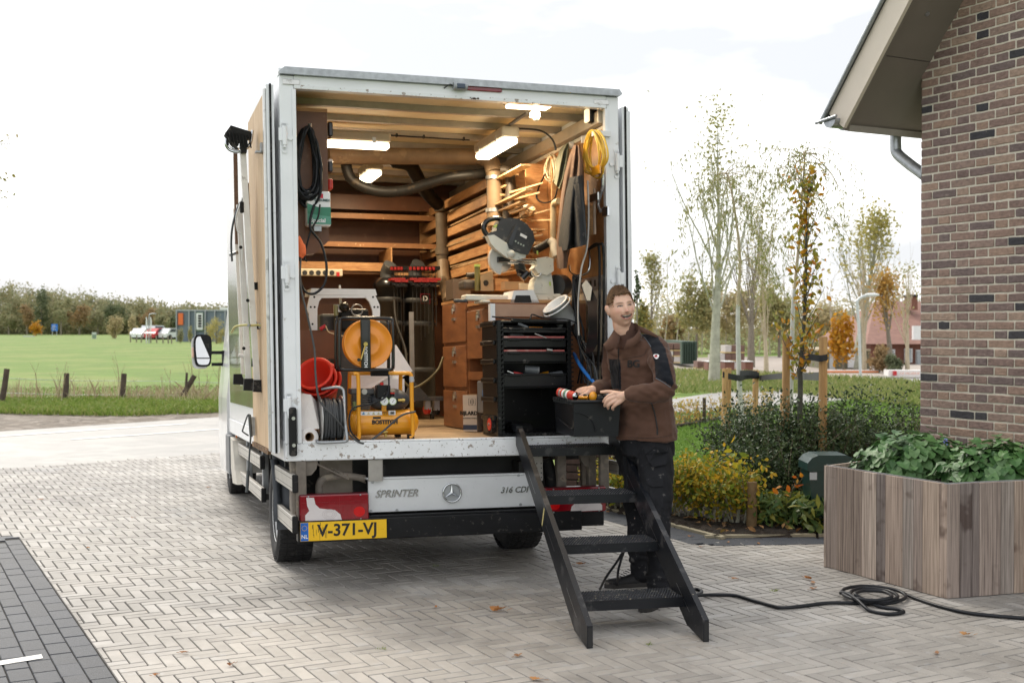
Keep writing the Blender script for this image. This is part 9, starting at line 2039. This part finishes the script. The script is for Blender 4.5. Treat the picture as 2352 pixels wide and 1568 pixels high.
# --- fallen leaves on the paving: each one a thing
OAK=[(0,-.62),(.10,-.42),(.24,-.34),(.16,-.20),(.34,-.06),(.20,.04),(.30,.22),(.15,.26),(.14,.42),(0,.55),(-.14,.42),(-.15,.26),(-.30,.22),(-.20,.04),(-.34,-.06),(-.16,-.20),(-.24,-.34),(-.10,-.42)]
FL=mat('fallen_leaf',(.36,.16,.05),.7,var=.2,scale=30,rand=[(.38,.15,.04),(.46,.22,.07),(.30,.15,.07),(.50,.26,.10),(.24,.10,.04)],trans=.15)
fl=[(1143,1404,.11,.03,'large curled tan leaf on the open paving'),(1190,1507,.07,.01,'bright orange leaf in front of the steps'),(1000,1396,.045,.01,'tiny leaf left of the large curled one'),(1232,1562,.08,.01,'leaf at the bottom edge of the picture'),(530,1529,.06,.015,'curled leaf at the lower left of the paving'),(423,1501,.05,.01,'small orange leaf near the dark paving border'),(360,1552,.045,.01,'small leaf at the bottom left edge'),(203,1260,.045,.01,'tan leaf above the dark parking field'),(305,1190,.05,.01,'leaf on the sunlit paving left of the truck'),(1335,1298,.09,.02,'pale oak leaf under the steps'),(1866,1340,.075,.01,'upper brown leaf in the group of three'),(1856,1331,.07,.02,'curled leaf in the group of three near the planter'),(1868,1353,.08,.01,'flat lowest leaf in the group of three near the planter'),(1689,1331,.07,.01,'leaf between the steps and the planter'),(1610,1257,.055,.01,'small leaf right of the steps'),(1533,1262,.05,.01,'leaf beside the right stair tread'),(1672,1247,.05,.01,'leaf near the bed edge'),(1742,1250,.05,.01,'leaf in front of the bed kerb'),(2219,1460,.08,.02,'orange leaf at the lower right'),(2233,1411,.05,.01,'tan leaf close to the cable at right'),(2150,1502,.06,.01,'small leaf on the right foreground paving'),(1396,1177,.06,.01,'leaf on the kerb behind the steps'),(95,1148,.05,.01,'leaf at the left beyond the dark paving'),(480,1120,.05,.01,'leaf far left of the truck front wheel'),(1585,1233,.05,.01,'brown leaf on the dark kerb stones'),(630,1180,.05,.01,'leaf by the truck rear wheel')]
for x,y,s_,h_,lb in fl:
    c=G(x,y); m_=MB(Matrix.Translation((c.x,c.y,.006))@Matrix.Rotation(rng.uniform(0,6.28),4,'Z')); s_*=.78; h_*=.8; cv=rng.uniform(.5,1.4)
    V_=[(a*s_,b*s_,h_*abs(math.sin(a*4*cv+b*2.5))+.0) for a,b in OAK]; m_.add([(0,0,.003)]+V_,[(0,1+i,1+(i+1)%18) for i in range(18)]); m_.tube([(0,-.6*s_,.002),(.02*s_,-.95*s_,h_*.5)],.0012,4); o=m_.build('fallen_leaf',FL,fix=False); tag(o,lb,'leaf','fallen leaves on the paving')
# small weeds between the pavers
for i,(x,y) in enumerate(((1775,1357),(875,1490),(1492,1480),(1000,1300))): c=G(x,y); o=blades('weed_tuft',[(c.x+rng.normal()*.012,c.y+rng.normal()*.012,0) for _ in range(22)],.013,.0016,GRB,.9)
# air: haze volume, left unbuilt; paler far wood leaf colours stand in for it
hz_=MB(); hz_.box((-420,-8,-1.2),(420,420,26)); hm=bpy.data.materials.new('air_haze'); hm.use_nodes=True; tt=hm.node_tree; tt.nodes.remove(tt.nodes['Principled BSDF']); pv=N(tt,'ShaderNodeVolumePrincipled'); pv.inputs['Color'].default_value=(.95,.96,.98,1); pv.inputs['Density'].default_value=.0011; tt.links.new(pv.outputs[0],tt.nodes['Material Output'].inputs['Volume'])
HZ=False
if HZ: hz_.build('haze',hm,kind='stuff')
